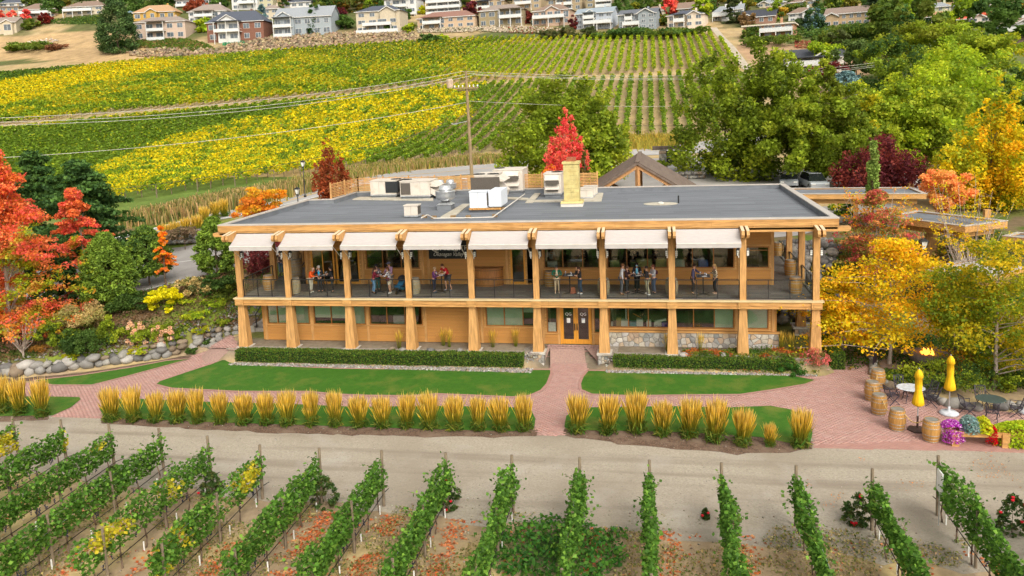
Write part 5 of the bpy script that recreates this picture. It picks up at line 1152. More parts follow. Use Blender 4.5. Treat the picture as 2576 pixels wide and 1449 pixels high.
T('shade_tree','green tree with yellow patches at the upper right edge','wide',2485,95,210,190,160,GRN+YG,12000,.5); T('shade_tree','yellow orange small tree in the upper right','round',2395,95,145,70,205,YEL+YG,3500,.5)
T('blue_spruce','pale blue spruce in front of the dark roofed house','dome',2128,180,232,75,150,BLUE,4000,.4,mat_=NEEDLE); T('purple_plum','dark purple plum tree beside the blue spruce','round',2085,160,205,90,165,PUR,4000,.4)
# red maple and companions behind roof
T('red_maple','bright red upright maple behind the yellow chimney','upright',1425,295,455,92,72,CRIM,12000,.17,bark=greybark,nb=24); T('orange_shrub','orange red shrub left of the chimney foot','upright',1385,412,450,34,70,ORA+CRIM,1500,.18); T('slender_cypress','thin olive cypress right of the yellow chimney','cone',1471,375,445,24,70,[(.12,.14,.02),(.20,.13,.03)],1800,.18)
T('slender_cypress','dark thin conifer left of the large tree behind the roof screen','cone',1285,400,445,14,78,DGR,900,.2)
T('copper_beech','dark purple tree behind the covered walkway','upright',2215,352,482,190,74,PUR,15000,.24); T('weeping_conifer','narrow weeping pale green conifer in front of the purple tree','weep',2196,360,520,52,60,[(.24,.32,.07),(.18,.26,.05)],3500,.2,mat_=NEEDLE)
T('golden_maple','large golden yellow maple at the right edge behind the walkways','upright',2495,255,520,230,66,YEL+YG,26000,.24,nb=26); T('golden_maple','smaller lime yellow maple left of the large golden one','oval',2395,400,540,110,70,LIME+YG,9000,.26)
T('orange_maple','coral orange maple between the two covered walkways','wide',2375,430,535,110,62,[(.86,.36,.12),(.84,.30,.10),(.86,.44,.12)],8000,.18)
T('orange_maple','golden orange tree behind the left end of the roof','wide',648,478,545,120,66,[(.72,.30,.02),(.70,.24,.03),(.66,.40,.03)],7000,.20,bark=greybark)
T('bronze_tree','rusty bronze tree left of the slatted screen','upright',832,375,500,84,68,[(.30,.06,.02),(.24,.07,.025),(.36,.09,.03)],6000,.18,bark=greybark,nb=24)
# --- left side ---
def redgrad(P,c,h,w):   # a turning maple: some boughs still green
    q=fbm(np.c_[P[:,0]+P[:,1]*.5,P[:,2]],w*.22,5); m=sstep(.50,.66,q)*(P[:,2]<h*.62); g=pick(LIME+[(.45,.25,.02)],len(P)); return c*(1-m[:,None])+g*m[:,None]
T('red_maple','large red and orange maple filling the left edge','layer',5,390,850,250,41,RED+[(.62,.18,.03)],52000,.15,bark=greybark,nclump=150,nb=30,clr=redgrad,vg=872)
T('red_maple','slender coral red maple behind the two rounded pines','layer',208,478,770,150,49,RED+[(.62,.16,.05)],24000,.15,bark=greybark,nclump=60,nb=20,clr=redgrad,vg=768)
T('orange_maple','thin young orange maple beside the driveway','layer',410,570,680,46,52,ORA+[(.75,.30,.10)],4200,.14,nclump=30,bark=barkm,vg=722)
T('dark_pine','dark green pine behind the coral maple at the left','layer',215,410,650,205,60,PINE,26000,.24,mat_=NEEDLE,nclump=70); T('dark_pine','dark green pine at the left behind the large red maple','layer',95,385,600,150,63,PINE,14000,.26,mat_=NEEDLE,nclump=50); T('dark_pine','low dark pine under the red maples','dome',125,600,800,110,47,PINE,12000,.18,mat_=NEEDLE,vg=800)
T('rounded_pine','leftmost rounded green pine on the bank','dome',267,588,758,118,48.5,PINEL,30000,.15,mat_=NEEDLE,nb=20,vg=786); T('rounded_pine','middle rounded green pine with bare lower trunk','dome',368,570,694,100,51,PINEL+DGR,22000,.15,mat_=NEEDLE,nb=20,vg=722); T('rounded_pine','rounded green pine beside the left end of the building','dome',540,548,682,88,56,PINEL,15000,.16,mat_=NEEDLE,nb=16,vg=700)
T('young_shrub','bright yellow young maple on the garden bank','wide',412,723,790,72,47.5,[(.75,.66,.01),(.64,.60,.015)],4500,.13,cat_='shrub',vg=785)
def bush(label,u,vt,vb,w,D,pal,n=2500,ls=.12,kind='round',**k):
    if D<65 and 'vg' not in k: k['vg']=vb-(vb-vt)*.12
    return T('shrub',label,kind,u,vt,vb,w,D,pal,n,ls,cat_='shrub',nb=6,**k)
bush('buff coloured smoke shrub above the green shrubs on the bank',205,765,835,120,46,TANB,7000,.11); bush('buff and green smoke shrub beside the driveway',492,700,745,80,53,TANB+[(.10,.12,.04)],5000,.12)
bush('dark green dense shrub at the left of the bank',150,812,880,80,44.5,DGR+GRN,5000,.11); bush('glossy dark green shrub near the boulder wall',215,835,900,90,43.5,DGR,6000,.10); bush('green shrub right of the glossy dark one',275,800,870,70,45,GRN,3500,.11)
bush('peach flowered hydrangea on the left of the pair',345,815,870,52,45.5,GRN,1500,.11); bush('peach flowered hydrangea on the right of the pair',405,815,870,66,45.5,GRN,1800,.11)
bush('olive shrub below the rounded pine by the building',575,710,760,55,50,[(.16,.19,.02),(.10,.14,.02)],3000,.11); bush('low dark juniper spreading beside the driveway',545,690,742,80,53,DGR,3500,.13,'wide'); bush('dark juniper behind the yellow maple',335,735,790,100,48.5,DGR,4500,.12,'wide')
bush('burgundy barberry thicket by the driveway behind the balcony',650,600,700,66,62,[(.28,.06,.06),(.20,.05,.05)],4500,.13,'upright'); bush('dark red shrub behind the balcony rail',720,600,640,60,66,[(.28,.06,.06)],2500,.14)
for i,(u,v,w,pl) in enumerate([(455,770,60,LIME),(490,800,70,LIME),(540,770,60,LIME+GRN),(500,840,50,YG),(350,890,50,YG),(100,885,40,[(.30,.15,.03)]),(180,905,40,YG),(30,880,60,[(.2,.13,.08)]),(560,820,36,GRN),(440,860,40,GRN),(520,868,30,DGR),(480,893,24,DGR)]):
    g=G(u,v); D_=float((g-CAM)@FW); bush('low %s shrub on the garden bank, %s counting down the slope'%('lime green' if pl is LIME else 'mixed green',ordn(i+1)),u,v-16,v,w,D_,pl,1300,.10,'wide')
for i,(u,v) in enumerate([(340+k*5.5%60,828+((k*7)%34)) for k in range(24)]):
    g=G(u+ (60 if i%2 else 0),v+6); 
def blobs(pts,r,pal,name,label,n=60,seed=1):
    rng=np.random.default_rng(seed); L=[]
    for p in pts:
        d=rng.normal(size=(n,3)); d/=np.linalg.norm(d,axis=1)[:,None]; L.append(leaves(np.array(p)+d*r*rng.uniform(.5,1,(n,1)),r*.5,jit(pick(pal,n,rng),n,.12,rng),1.2,.2,rng))
    return L
ft=[]
for k in range(34):
    c=345 if k%2 else 405; u=c+random.uniform(-28,28); v=random.uniform(812,866); q=G(c,864); p=atd(u,v,float((q-CAM)@FW)-.35); ft.append(tuple(p))
V,Fq,Cc=cat(*blobs(ft,.15,[(.80,.56,.36),(.84,.50,.34)],'','')); o=obj('hydrangea_flowers',npmesh('flower_heads',V,Fq,Cc),LEAF); tag(o,'round peach hydrangea flower heads over the pair of shrubs','flowers',kind='stuff')
# bare pale tree lower left
def baretree(name,label,u,vt,vb,w,D,m=greybark,n=22,seed=3,leafpal=None,nleaf=0):
    rng=np.random.default_rng(seed); b=G(u,vb) if D<44.9 else atd(u,vb,D); g=h1(b[0],b[1]); D=float((b-CAM)@FW); t=thing(name,label,'tree',(b[0],b[1],g)); H_=atd(u,vt,D)[2]-g; W_=w*D/F/2; mb=MB(); tips=[]
    mb.tube((0,0,-.1),(0,0,H_*.25),.07,.055,7,False)
    for i in range(n):
        a=rng.uniform(0,2*PI); r=W_*rng.uniform(.4,1); z=H_*rng.uniform(.45,1); s=np.array([0,0,H_*rng.uniform(.05,.28)]); e=np.array([math.cos(a)*r,math.sin(a)*r,z]); md=s+(e-s)*.5+np.array([math.cos(a)*r*.1,math.sin(a)*r*.1,-.05*H_]); mb.tube(s,md,.035,.022,5,False).tube(md,e,.022,.007,5,False); tips.append(e)
        for q in range(3): f=md+(e-md)*rng.uniform(.1,.9); d=rng.normal(size=3)*[1,1,.6]; d/=np.linalg.norm(d); e2=f+d*W_*.32+np.array([0,0,.1]); mb.tube(f,e2,.012,.004,4,False); tips.append(e2)
    mb.build('branches',m,t,True)
    if nleaf:
        tp=np.array(tips); q=tp[rng.integers(len(tp),size=nleaf)]+rng.normal(0,.12,(nleaf,3))*[1,1,.7]; V,Fq,Cc=leaves(q,.11,jit(pick(leafpal,nleaf,rng),nleaf,.15,rng),1.6,.2,rng); obj('leaves',npmesh('leaves',V,Fq,Cc),LEAF,t)
    return t
baretree('bare_tree','leafless pale branched small tree at the lower left',60,790,900,110,43.5,leafpal=RED,nleaf=150)
# honey locusts right of the building
T('honey_locust','dense golden locust crown over the brick path at the right','layer',2240,605,872,390,43.2,YEL+[(.82,.42,.02)],15000,.13,bark=greybark,depth=6,nclump=62,nb=40,vg=925)
T('honey_locust','small golden locust bough reaching the right end of the balcony','layer',2120,690,860,170,44,YEL+[(.82,.36,.02)],9000,.12,bark=greybark,nclump=40,nb=10,vg=900)
T('honey_locust','large yellow green locust at the right edge of the photo','wide',2510,610,940,290,41.5,[(.42,.36,.012),(.30,.32,.014),(.52,.38,.012),(.16,.22,.014)],27000,.125,bark=greybark,depth=6,nclump=150,nb=40,vg=985)
baretree('honey_locust','bare forked locust above the lower covered roofs',2215,470,760,190,52,greybark,34,15,ORA+YEL,1800); baretree('honey_locust','bare branched locust at the right in front of the golden maple',2440,440,720,200,49,greybark,34,17,YEL,1600)
T('japanese_maple','crimson and green layered maple beside the building corner','layer',2205,480,700,170,50,[(.60,.10,.11),(.50,.12,.08),(.60,.26,.08),(.20,.20,.04),(.30,.24,.05)],12000,.13,bark=greybark,nclump=60,depth=5); T('japanese_maple','deep crimson maple seen through the balcony end','round',1992,585,660,60,62,[(.38,.005,.03),(.28,.004,.02)],5000,.15)
bush('olive green mound shrub beside the rock waterfall',2125,655,740,90,53,[(.10,.13,.02),(.15,.16,.02)],6000,.12); bush('yellow green shrub at the right corner of the balcony',2095,690,800,80,47,YG+YEL,5000,.11); bush('golden shrub in front of the rock waterfall',2110,780,850,80,44,YEL,4500,.11)
bush('pink red low maple at the right hand corner column',2050,880,918,64,43.5,[(.70,.20,.18),(.60,.12,.12),(.30,.20,.08)],2600,.06,'upright'); bush('green rounded perennial in the flower bed by the right lawn',1987,910,945,62,42.5,[(.05,.14,.02)],2500,.07)
bush('pale green shrubs under the covered roofs',2430,560,640,150,53,[(.20,.22,.05),(.14,.18,.04)],6000,.13,'wide'); bush('dark green shrubs behind the umbrellas',2275,928,968,90,43,DGR+GRN,5000,.09,'wide'); bush('dark hedge like shrub behind the fire pit',2380,905,985,200,41.5,DGR+GRN,7000,.09,'wide'); bush('green shrub under the large right locust',2520,930,985,120,41,DGR+GRN,5000,.09,'wide')
bush('orange tinted twiggy shrub between the fire pit and umbrellas',2420,880,960,90,41.2,[(.50,.22,.03),(.40,.25,.06)],2200,.09,'upright')
bush('dark green shrubs between the walkway posts',2120,510,545,60,62,DGR+GRN,3000,.14); bush('mixed green shrubs at the foot of the waterfall',2080,740,800,60,48,GRN+DGR,3000,.1)
# --- hedges ---
def hedge(label,x0,x1,y0,y1,z0,z1,pal=((.09,.17,.02),(.12,.21,.025),(.065,.13,.018),(.17,.20,.03)),dens=560,ls=.068):
    t=thing('clipped_hedge',label,'hedge',((x0+x1)/2,(y0+y1)/2,z0)); hx,hy,hh=(x1-x0)/2,(y1-y0)/2,z1-z0
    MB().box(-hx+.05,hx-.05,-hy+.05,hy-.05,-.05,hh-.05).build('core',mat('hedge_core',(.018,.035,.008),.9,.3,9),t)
    P=[]
    for a,nf in (('t',4*hx*hy),('f',2*hx*hh),('b',2*hx*hh*.5),('l',2*hy*hh),('r',2*hy*hh)):
        n=int(nf*dens); u=RNG.uniform(-1,1,n);v=RNG.uniform(0,1,n); j=RNG.normal(0,.025,n)
        P.append({'t':np.c_[u*hx,(v*2-1)*hy,hh+j],'f':np.c_[u*hx,-hy+j,v*hh],'b':np.c_[u*hx,hy+j,v*hh],'l':np.c_[-hx+j,u*hy,v*hh],'r':np.c_[hx+j,u*hy,v*hh]}[a])
    P=np.concatenate(P); n=len(P); w=(fbm(P[:,[0,2]],.8,4)-.5)*.09; P[:,2]+=w*(P[:,2]>hh*.5); P[:,1]+=w
    V,Fq,Cc=leaves(P,ls,jit(pick(pal,n),n,.2),1.3,.1); obj('foliage',npmesh('foliage',V,Fq,Cc),LEAF,t)
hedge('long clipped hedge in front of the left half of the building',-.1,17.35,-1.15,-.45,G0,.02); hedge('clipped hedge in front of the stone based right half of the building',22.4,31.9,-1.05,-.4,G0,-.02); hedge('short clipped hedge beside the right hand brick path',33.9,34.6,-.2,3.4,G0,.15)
# --- feather reed grass clumps ---
def reed(rng,h=1.54,w=.64,n=430,green=True):
    lean=rng.normal(0,.05,2); a=rng.uniform(0,2*PI,n); q=np.sqrt(rng.uniform(0,1,n)); r=w*.5*q; b=np.c_[np.cos(a)*r*.45,np.sin(a)*r*.45,np.zeros(n)]; hh=h*rng.choice([.62,.8,.93,1.0,1.07],n,p=[.12,.2,.28,.28,.12])*rng.uniform(.93,1.07,n); sp=rng.normal(0,.07,(n,2))
    tip=np.c_[np.cos(a)*r*1.3+sp[:,0]+lean[0],np.sin(a)*r*1.3+sp[:,1]+lean[1],hh]; out=rng.random(n)<.05; tip[out,:2]*=1.5; tip[out,2]*=.9
    mid=b+(tip-b)*.58; mid[:,:2]-=sp*.3
    t=rng.normal(size=(n,3)); t[:,2]=0; t/=np.linalg.norm(t,axis=1)[:,None]; V=np.empty((n,8,3)); wd=.010; m2=b+(tip-b)*.80; m2[:,:2]-=sp*.12
    V[:,0]=b-t*wd;V[:,1]=b+t*wd;V[:,2]=mid+t*wd*.5;V[:,3]=mid-t*wd*.5;V[:,4]=m2+t*wd*1.9;V[:,5]=m2-t*wd*1.9;V[:,6]=tip+t*wd*.15;V[:,7]=tip-t*wd*.15
    k=np.arange(n)[:,None]*8; Fq=np.concatenate([k+np.array([0,1,2,3]),k+np.array([3,2,4,5]),k+np.array([5,4,6,7])]); c=np.empty((n,8,3)); g0=np.array([.12,.19,.02]);g1=np.array([.42,.36,.03]);g2=np.array([.86,.56,.06]);g3=np.array([.95,.68,.20]); s=rng.choice([.45,.8,1.0,1.12],n)[:,None]*rng.uniform(.9,1.1,(n,1))
    for i,g in enumerate((g0,g0,g1,g1,g2,g2,g3,g3)): c[:,i]=np.clip(g*s,0,.97)
    L=[(V.reshape(-1,3),Fq,c.reshape(-1,3))]
    if green:
        m=int(n*.55); a=rng.uniform(0,2*PI,m); R_=w*rng.uniform(.1,.8,m)*.72; P2=np.c_[np.cos(a)*R_,np.sin(a)*R_,rng.uniform(.04,.40,m)*h*(1-R_/w*.6)]; L.append(leaves(P2,.13,jit(pick([(.08,.17,.02),(.13,.21,.03),(.24,.26,.04)],m,rng),m,.25,rng),9,-.2,rng))
    return cat(*L)
RM=[]
for k in range(9): V,Fq,Cc=reed(np.random.default_rng(k+40)); me=npmesh('reed_clump',V,Fq,Cc); me.materials.append(GRASSY); RM.append(me)
WM=[]
for k in range(3): V,Fq,Cc=reed(np.random.default_rng(k+80),1.5,.7,60,False); me=npmesh('wispy_clump',V,Fq,Cc); me.materials.append(GRASSY); WM.append(me)
def clump(x,y,z,s,label,grp,ms=None): o=D2.objects.new('reed_grass',random.choice(ms or RM)); COL.objects.link(o); o.location=(x,y,z); o.rotation_euler=(0,0,random.uniform(0,6)); o.scale=(s[0],s[0],s[1]); tag(o,label,'ornamental grass',grp)
GL=[277,332,387,443,495,552,610,667,720,781,842,903,962,1021,1081,1143,1203,1259,1318]
for i,u in enumerate(GL):
    p=atz(u,1062+26*(u-277)/1041,G0); clump(p[0],p[1]+.15,G0,(random.uniform(.92,1.15),random.uniform(.93,1.08)),'golden feather reed grass clump, %s from the left in the long row beside the gravel'%ordn(i+1),'reed grass clumps in the long row')
for i,(u,v,s) in enumerate([(1452,1092,1.1),(1530,1094,1.1),(1602,1092,1.15),(1668,1100,1.0),(1734,1104,1.1),(1800,1114,1.15),(1870,1124,1.0),(1939,1126,.62),(2015,1128,1.0)]):
    p=atz(u,v,G0); clump(p[0],p[1]+.15,G0,(s*1.05,s),'golden feather reed grass clump, %s from the left in the right hand row'%ordn(i+1),'reed grass clumps in the right hand row')
for i,(u,v) in enumerate([(4,1040),(48,1046),(102,1050)]): p=atz(u,v,G0); clump(p[0],p[1]+.1,G0,(1.05,1.2),'golden reed grass clump at the far left edge, %s'%(('leftmost','middle','rightmost of three')[i]),'reed grass clumps at the left edge')
for i,(u,v) in enumerate([(420,597),(442,594),(468,590),(497,587),(518,578),(545,571),(568,566)]):
    p=atz(u,v,3.1); clump(p[0],p[1],h1(p[0],p[1]),(1.2,1.15),'reed grass clump above the stone retaining wall by the road, %s from the left'%ordn(i+1),'reed grass clumps along the upper road')
for i,(u,v) in enumerate([(1005,875),(1115,868),(1130,872),(1240,872),(1298,870),(1680,884),(1760,884),(1965,880),(1990,882)]):
    p=atz(u,v,0); clump(p[0],min(p[1],.9),-.04,(.6,.72),'thin wispy reed grass tuft behind the clipped hedge, %s from the left'%ordn(i+1),'wispy grass tufts by the wall',WM)
# tall dry grass verge by the road
def strip_grass(pts,n,h,pal,label,wd=2.0,seed=0):
    rng=np.random.default_rng(seed); pts=np.array([p[:2] for p in pts]); s=np.r_[0,np.cumsum(np.hypot(*np.diff(pts,axis=0).T))]; t=rng.uniform(0,s[-1],n); x=np.interp(t,s,pts[:,0]);y=np.interp(t,s,pts[:,1]); x+=rng.normal(0,wd/2,n);y+=rng.normal(0,wd/2,n); z=H(x,y); P=np.c_[x,y,z]; hh=h*rng.uniform(.5,1.1,n)*(.6+.8*fbm(P,5,seed)); tt=rng.normal(size=(n,3)); tt[:,2]=0; tt/=np.linalg.norm(tt,axis=1)[:,None]; w_=.09
    V=np.empty((n,4,3)); V[:,0]=P-tt*w_;V[:,1]=P+tt*w_; tip=P+np.c_[rng.normal(0,.12,(n,2)),hh]; V[:,2]=tip+tt*w_*.4;V[:,3]=tip-tt*w_*.4; c=jit(pick(pal,n,rng),n,.18,rng); o=obj('tall_grass',npmesh('tall_grass',V.reshape(-1,3),np.arange(4*n).reshape(n,4),np.repeat(c,4,0)),LEAF); tag(o,label,'grass',kind='stuff')
DRY=[(.42,.30,.12),(.36,.27,.10),(.24,.22,.06),(.46,.33,.15)]
strip_grass([G(u,v) for u,v in ((330,562),(470,538),(560,520),(650,500),(760,478))],9000,1.3,DRY+[(.10,.14,.03)],'dry reeds and cattails on the verge beyond the road',2.6,1)
strip_grass([G(u,v) for u,v in ((760,470),(900,438),(1000,424),(1120,412),(1260,402))],12000,1.0,DRY+[(.30,.28,.05),(.14,.19,.03)],'tall dry grass verge between the road and the middle vineyard',3.5,2)
strip_grass([G(u,v) for u,v in ((1560,370),(1640,362),(1720,352))],7000,1.4,[(.50,.36,.06),(.40,.33,.06),(.30,.28,.05)],'golden tall grass along the road left of the entrance sign',2.5,3)
# --- boulders ---
def stonemesh(rng,s=(1,1,.75),sub=2):
    import bmesh
    b=bmesh.new(); bmesh.ops.create_icosphere(b,subdivisions=sub,radius=.5)
    o=Vector(rng.uniform(0,50,3))
    for v in b.verts:
        n=noise.noise(v.co*2.2+o)*.22+noise.noise(v.co*5+o)*.06; v.co*=(1+n); v.co.x*=s[0];v.co.y*=s[1];v.co.z*=s[2]
    me=D2.meshes.new('boulder'); b.to_mesh(me); b.free(); me.polygons.foreach_set('use_smooth',np.ones(len(me.polygons),bool)); return me
rockm=[mat('river_rock_%d'%i,c,.85,.10,3,.5,18,objvar=.18) for i,c in enumerate([(.20,.19,.175),(.25,.235,.21),(.115,.11,.105),(.19,.145,.10),(.31,.29,.265)])]
dkrock=[mat('dark_rock_%d'%i,c,.75,.3,3,.7,14,objvar=.2) for i,c in enumerate([(.10,.095,.09),(.16,.15,.14),(.23,.21,.18)])]
SMESH=[]
for k in range(10):
    me=stonemesh(np.random.default_rng(k),(1.15,.95,.74),1 if k<5 else 2)
    for m in rockm: q=me.copy(); q.materials.append(m); SMESH.append(q)
DMESH=[]
for k in range(5):
    me=stonemesh(np.random.default_rng(k+60),(1.1,1,.85),2)
    for m in dkrock: q=me.copy(); q.materials.append(m); DMESH.append(q)
def rock(x,y,z,s,parent,meshes=SMESH,name='stone'): o=D2.objects.new(name,random.choice(meshes)); COL.objects.link(o); o.parent=parent; o.location=(x,y,z); o.scale=(s*random.uniform(.85,1.25),s*random.uniform(.85,1.1),s*random.uniform(.85,1.1)); o.rotation_euler=(random.uniform(-.3,.3),random.uniform(-.3,.3),random.uniform(0,6)); return o
wl=thing('boulder_wall','low dry stacked wall of rounded river boulders along the left lawn','wall')
x=-14.6
while x<-1.9:
    s=random.uniform(.6,.95)*(1.1 if x<-9 else .85); y=float(WL(x)); 
    rock(x,y-.02,G0+s*.28,s,wl); 
    rock(x+s*.4,y+.22,G0+s*.28+.30,s*.85,wl)
    if x>-6.8: rock(x+s*.2,y+.45,G0+.72,s*.8,wl); rock(x,y+.7,G0+1.0,s*.7,wl)
    x+=s*.66
def pebbles(poly,n,s,label,pal,seed,zoff=.03,hf=None):
    rng=np.random.default_rng(seed); a=np.array(poly); q=np.c_[rng.uniform(a[:,0].min(),a[:,0].max(),n*4),rng.uniform(a[:,1].min(),a[:,1].max(),n*4)]; q=q[inpoly(q[:,0],q[:,1],poly)][:n]; n=len(q); z=H(q[:,0],q[:,1])+zoff
    O=np.array([(1,0,0),(0,1,0),(-1,0,0),(0,-1,0),(0,0,.8),(0,0,-.5)],float); sc=s*rng.uniform(.5,1.3,(n,1,1))*rng.uniform(.75,1.25,(n,1,3)); th=rng.uniform(0,6.3,n); c_,s_=np.cos(th),np.sin(th); B=O[None]*sc; Bx=B[:,:,0]*c_[:,None]-B[:,:,1]*s_[:,None]; By=B[:,:,0]*s_[:,None]+B[:,:,1]*c_[:,None]; V=np.stack([Bx+q[:,0:1],By+q[:,1:2],B[:,:,2]+z[:,None]],-1); k=np.arange(n)[:,None]*6
    Fq=np.concatenate([k+np.array(f) for f in ((0,1,4),(1,2,4),(2,3,4),(3,0,4),(1,0,5),(2,1,5),(3,2,5),(0,3,5))]); c=np.repeat(jit(pick(pal,n,rng),n,.15,rng),6,0); me=npmesh('pebbles',V.reshape(-1,3),Fq,c); o=obj('pebbles',me,STONEV,None,True); tag(o,label,'pebbles',kind='stuff')
PEB=[(.30,.28,.255),(.24,.215,.19),(.38,.36,.33),(.18,.17,.16),(.28,.22,.16)]
pebbles([(-.4,-1.55),(17.9,-1.75),(17.9,-.4),(17.4,-.4),(17.4,-1.15),(-.2,-1.15)],2600,.075,'white river pebbles along the front of the long hedge',PEB,1)
pebbles([(22.0,-1.45),(33,-1.3),(33,-1.05),(22.3,-1.05),(22.3,-.4),(21.95,-.4)],1300,.075,'white river pebbles along the front of the right hand hedge',PEB,2)
pebbles([(-14.5,-5.0),(-9,-2.4),(-6,.1),(-4.6,1.4),(-2.6,2.6),(-1.4,3.0),(-1.2,6.5),(-3.2,6.4),(-6,1.9),(-9.5,-1.6),(-14.5,-4.2)],1100,.10,'scattered river stones on the bank above the boulder wall',[(.22,.20,.175),(.17,.15,.13),(.27,.25,.22)],3,.05)
# edging strips
for i,pl in enumerate(LAWNW[:3]):
    line('brick_edging',pl+[pl[0]],.16,brickmats[1],.036)
# rock waterfall on the right
wf=thing('rock_waterfall','dark wet boulders stepping down beside the right end of the building','rocks')
for k in range(130):
    x=random.uniform(33.9,37.2); y=random.uniform(5.0,15.5); 
    if x>35.6 and y<8: continue
    rock(x,y,h1(x,y)+random.uniform(0,.5),random.uniform(.5,1.15),wf,DMESH)
for k in range(26): x=random.uniform(31.5,33.4); y=random.uniform(4.8,9); rock(x,y,random.uniform(.1,2.2),random.uniform(.5,1.0),wf,DMESH)
rb=thing('boulder_edge','row of pale boulders along the right side of the curved brick path','rocks')
for k in range(16): s=k/15; u=2163+s*22+random.uniform(-2,2); v=862+s*80; p=atz(u,v,G0); rock(p[0]+.3,p[1],G0+.12,random.uniform(.4,.6),rb)
rb=thing('boulder_edge','row of boulders behind the umbrellas between patio and planting','rocks')
for k,(u,v) in enumerate([(2328,1004),(2352,1010),(2374,1020),(2402,1025),(2430,1030),(2460,1034),(2520,1032),(2545,1030),(2570,1030),(2310,995),(2225,975),(2240,978)]): p=atz(u,v,G0); rock(p[0],p[1]+.1,G0+.14,random.uniform(.45,.75),rb)
for k,(u,v,s) in enumerate([(2012,912,.6),(2022,905,.5),(2068,900,.5),(2080,905,.4),(2000,925,.4)]): p=atz(u,v,G0); o=rock(p[0],p[1]+.1,G0+.12,s,None,name='boulder'); tag(o,'garden boulder around the pink shrub at the corner column, %s'%ordn(k+1),'rock','boulders by the corner column')
for k,(u,v) in enumerate([(985,880),(1012,882),(1083,883),(1155,884),(1720,895),(1820,895)]): p=atz(u,v,0); o=rock(p[0],p[1]+.1,.02,.42,None,name='boulder'); tag(o,'flat pale boulder behind the clipped hedge, %s from the left'%ordn(k+1),'rock','boulders behind the hedge')
# bright flower bed in front of right hedge
def bed(poly,n,pal,label,ls=.075,hh=.25,seed=0):
    n=int(n*.6); ls*=1.2; rng=np.random.default_rng(seed); a=np.array(poly); q=np.c_[rng.uniform(a[:,0].min(),a[:,0].max(),n*3),rng.uniform(a[:,1].min(),a[:,1].max(),n*3)]; q=q[inpoly(q[:,0],q[:,1],poly)][:n]; n=len(q); f=fbm(q,.7,seed+9); z=H(q[:,0],q[:,1])+rng.uniform(.0,1,n)*hh*(.3+f); pi=(fbm(q,1.1,seed+3)*len(pal)*1.4).astype(int)%len(pal); c=jit(np.array(pal)[pi],n,.18,rng); V,Fq,Cc=leaves(np.c_[q,z],ls,c,1.4,.3,rng); o=obj('bedding_plants',npmesh('bedding_plants',V,Fq,Cc),LEAF); tag(o,label,'plants',kind='stuff')
bed(VP([(1717,915),(1980,910),(2070,915),(2105,925),(2060,945),(1960,944),(1720,936)]),9000,[(.05,.13,.02),(.10,.18,.02),(.45,.14,.03),(.20,.22,.03),(.08,.15,.02)],'mixed orange and green bedding plants in front of the right hand hedge')
bed([(34.7,-.5),(36.9,1.2),(41,-2.4),(46,-3),(52,2),(50,8),(40,6),(35.5,4.5)],26000,[(.05,.12,.02),(.09,.15,.02),(.03,.08,.015),(.25,.18,.03)],'low green ground cover in the patio garden',.10,.4,4)
bed([(-14,-4),(-9,-2.2),(-6,.3),(-4.6,1.8),(-2.2,3.2),(-2.4,8.5),(-7,8.5),(-10,6.5),(-14.5,3.5),(-20,2.5),(-20,-5)],30000,[(.10,.16,.02),(.20,.22,.02),(.06,.10,.015),(.20,.12,.06),(.14,.09,.05)],'low mixed ground cover on the left garden bank',.10,.35,5)
bed([(34,9),(44,8),(60,10),(60,20),(40,17),(36,16)],16000,[(.05,.10,.02),(.10,.14,.02),(.25,.16,.03)],'green ground cover under the covered walkways',.14,.5,6)
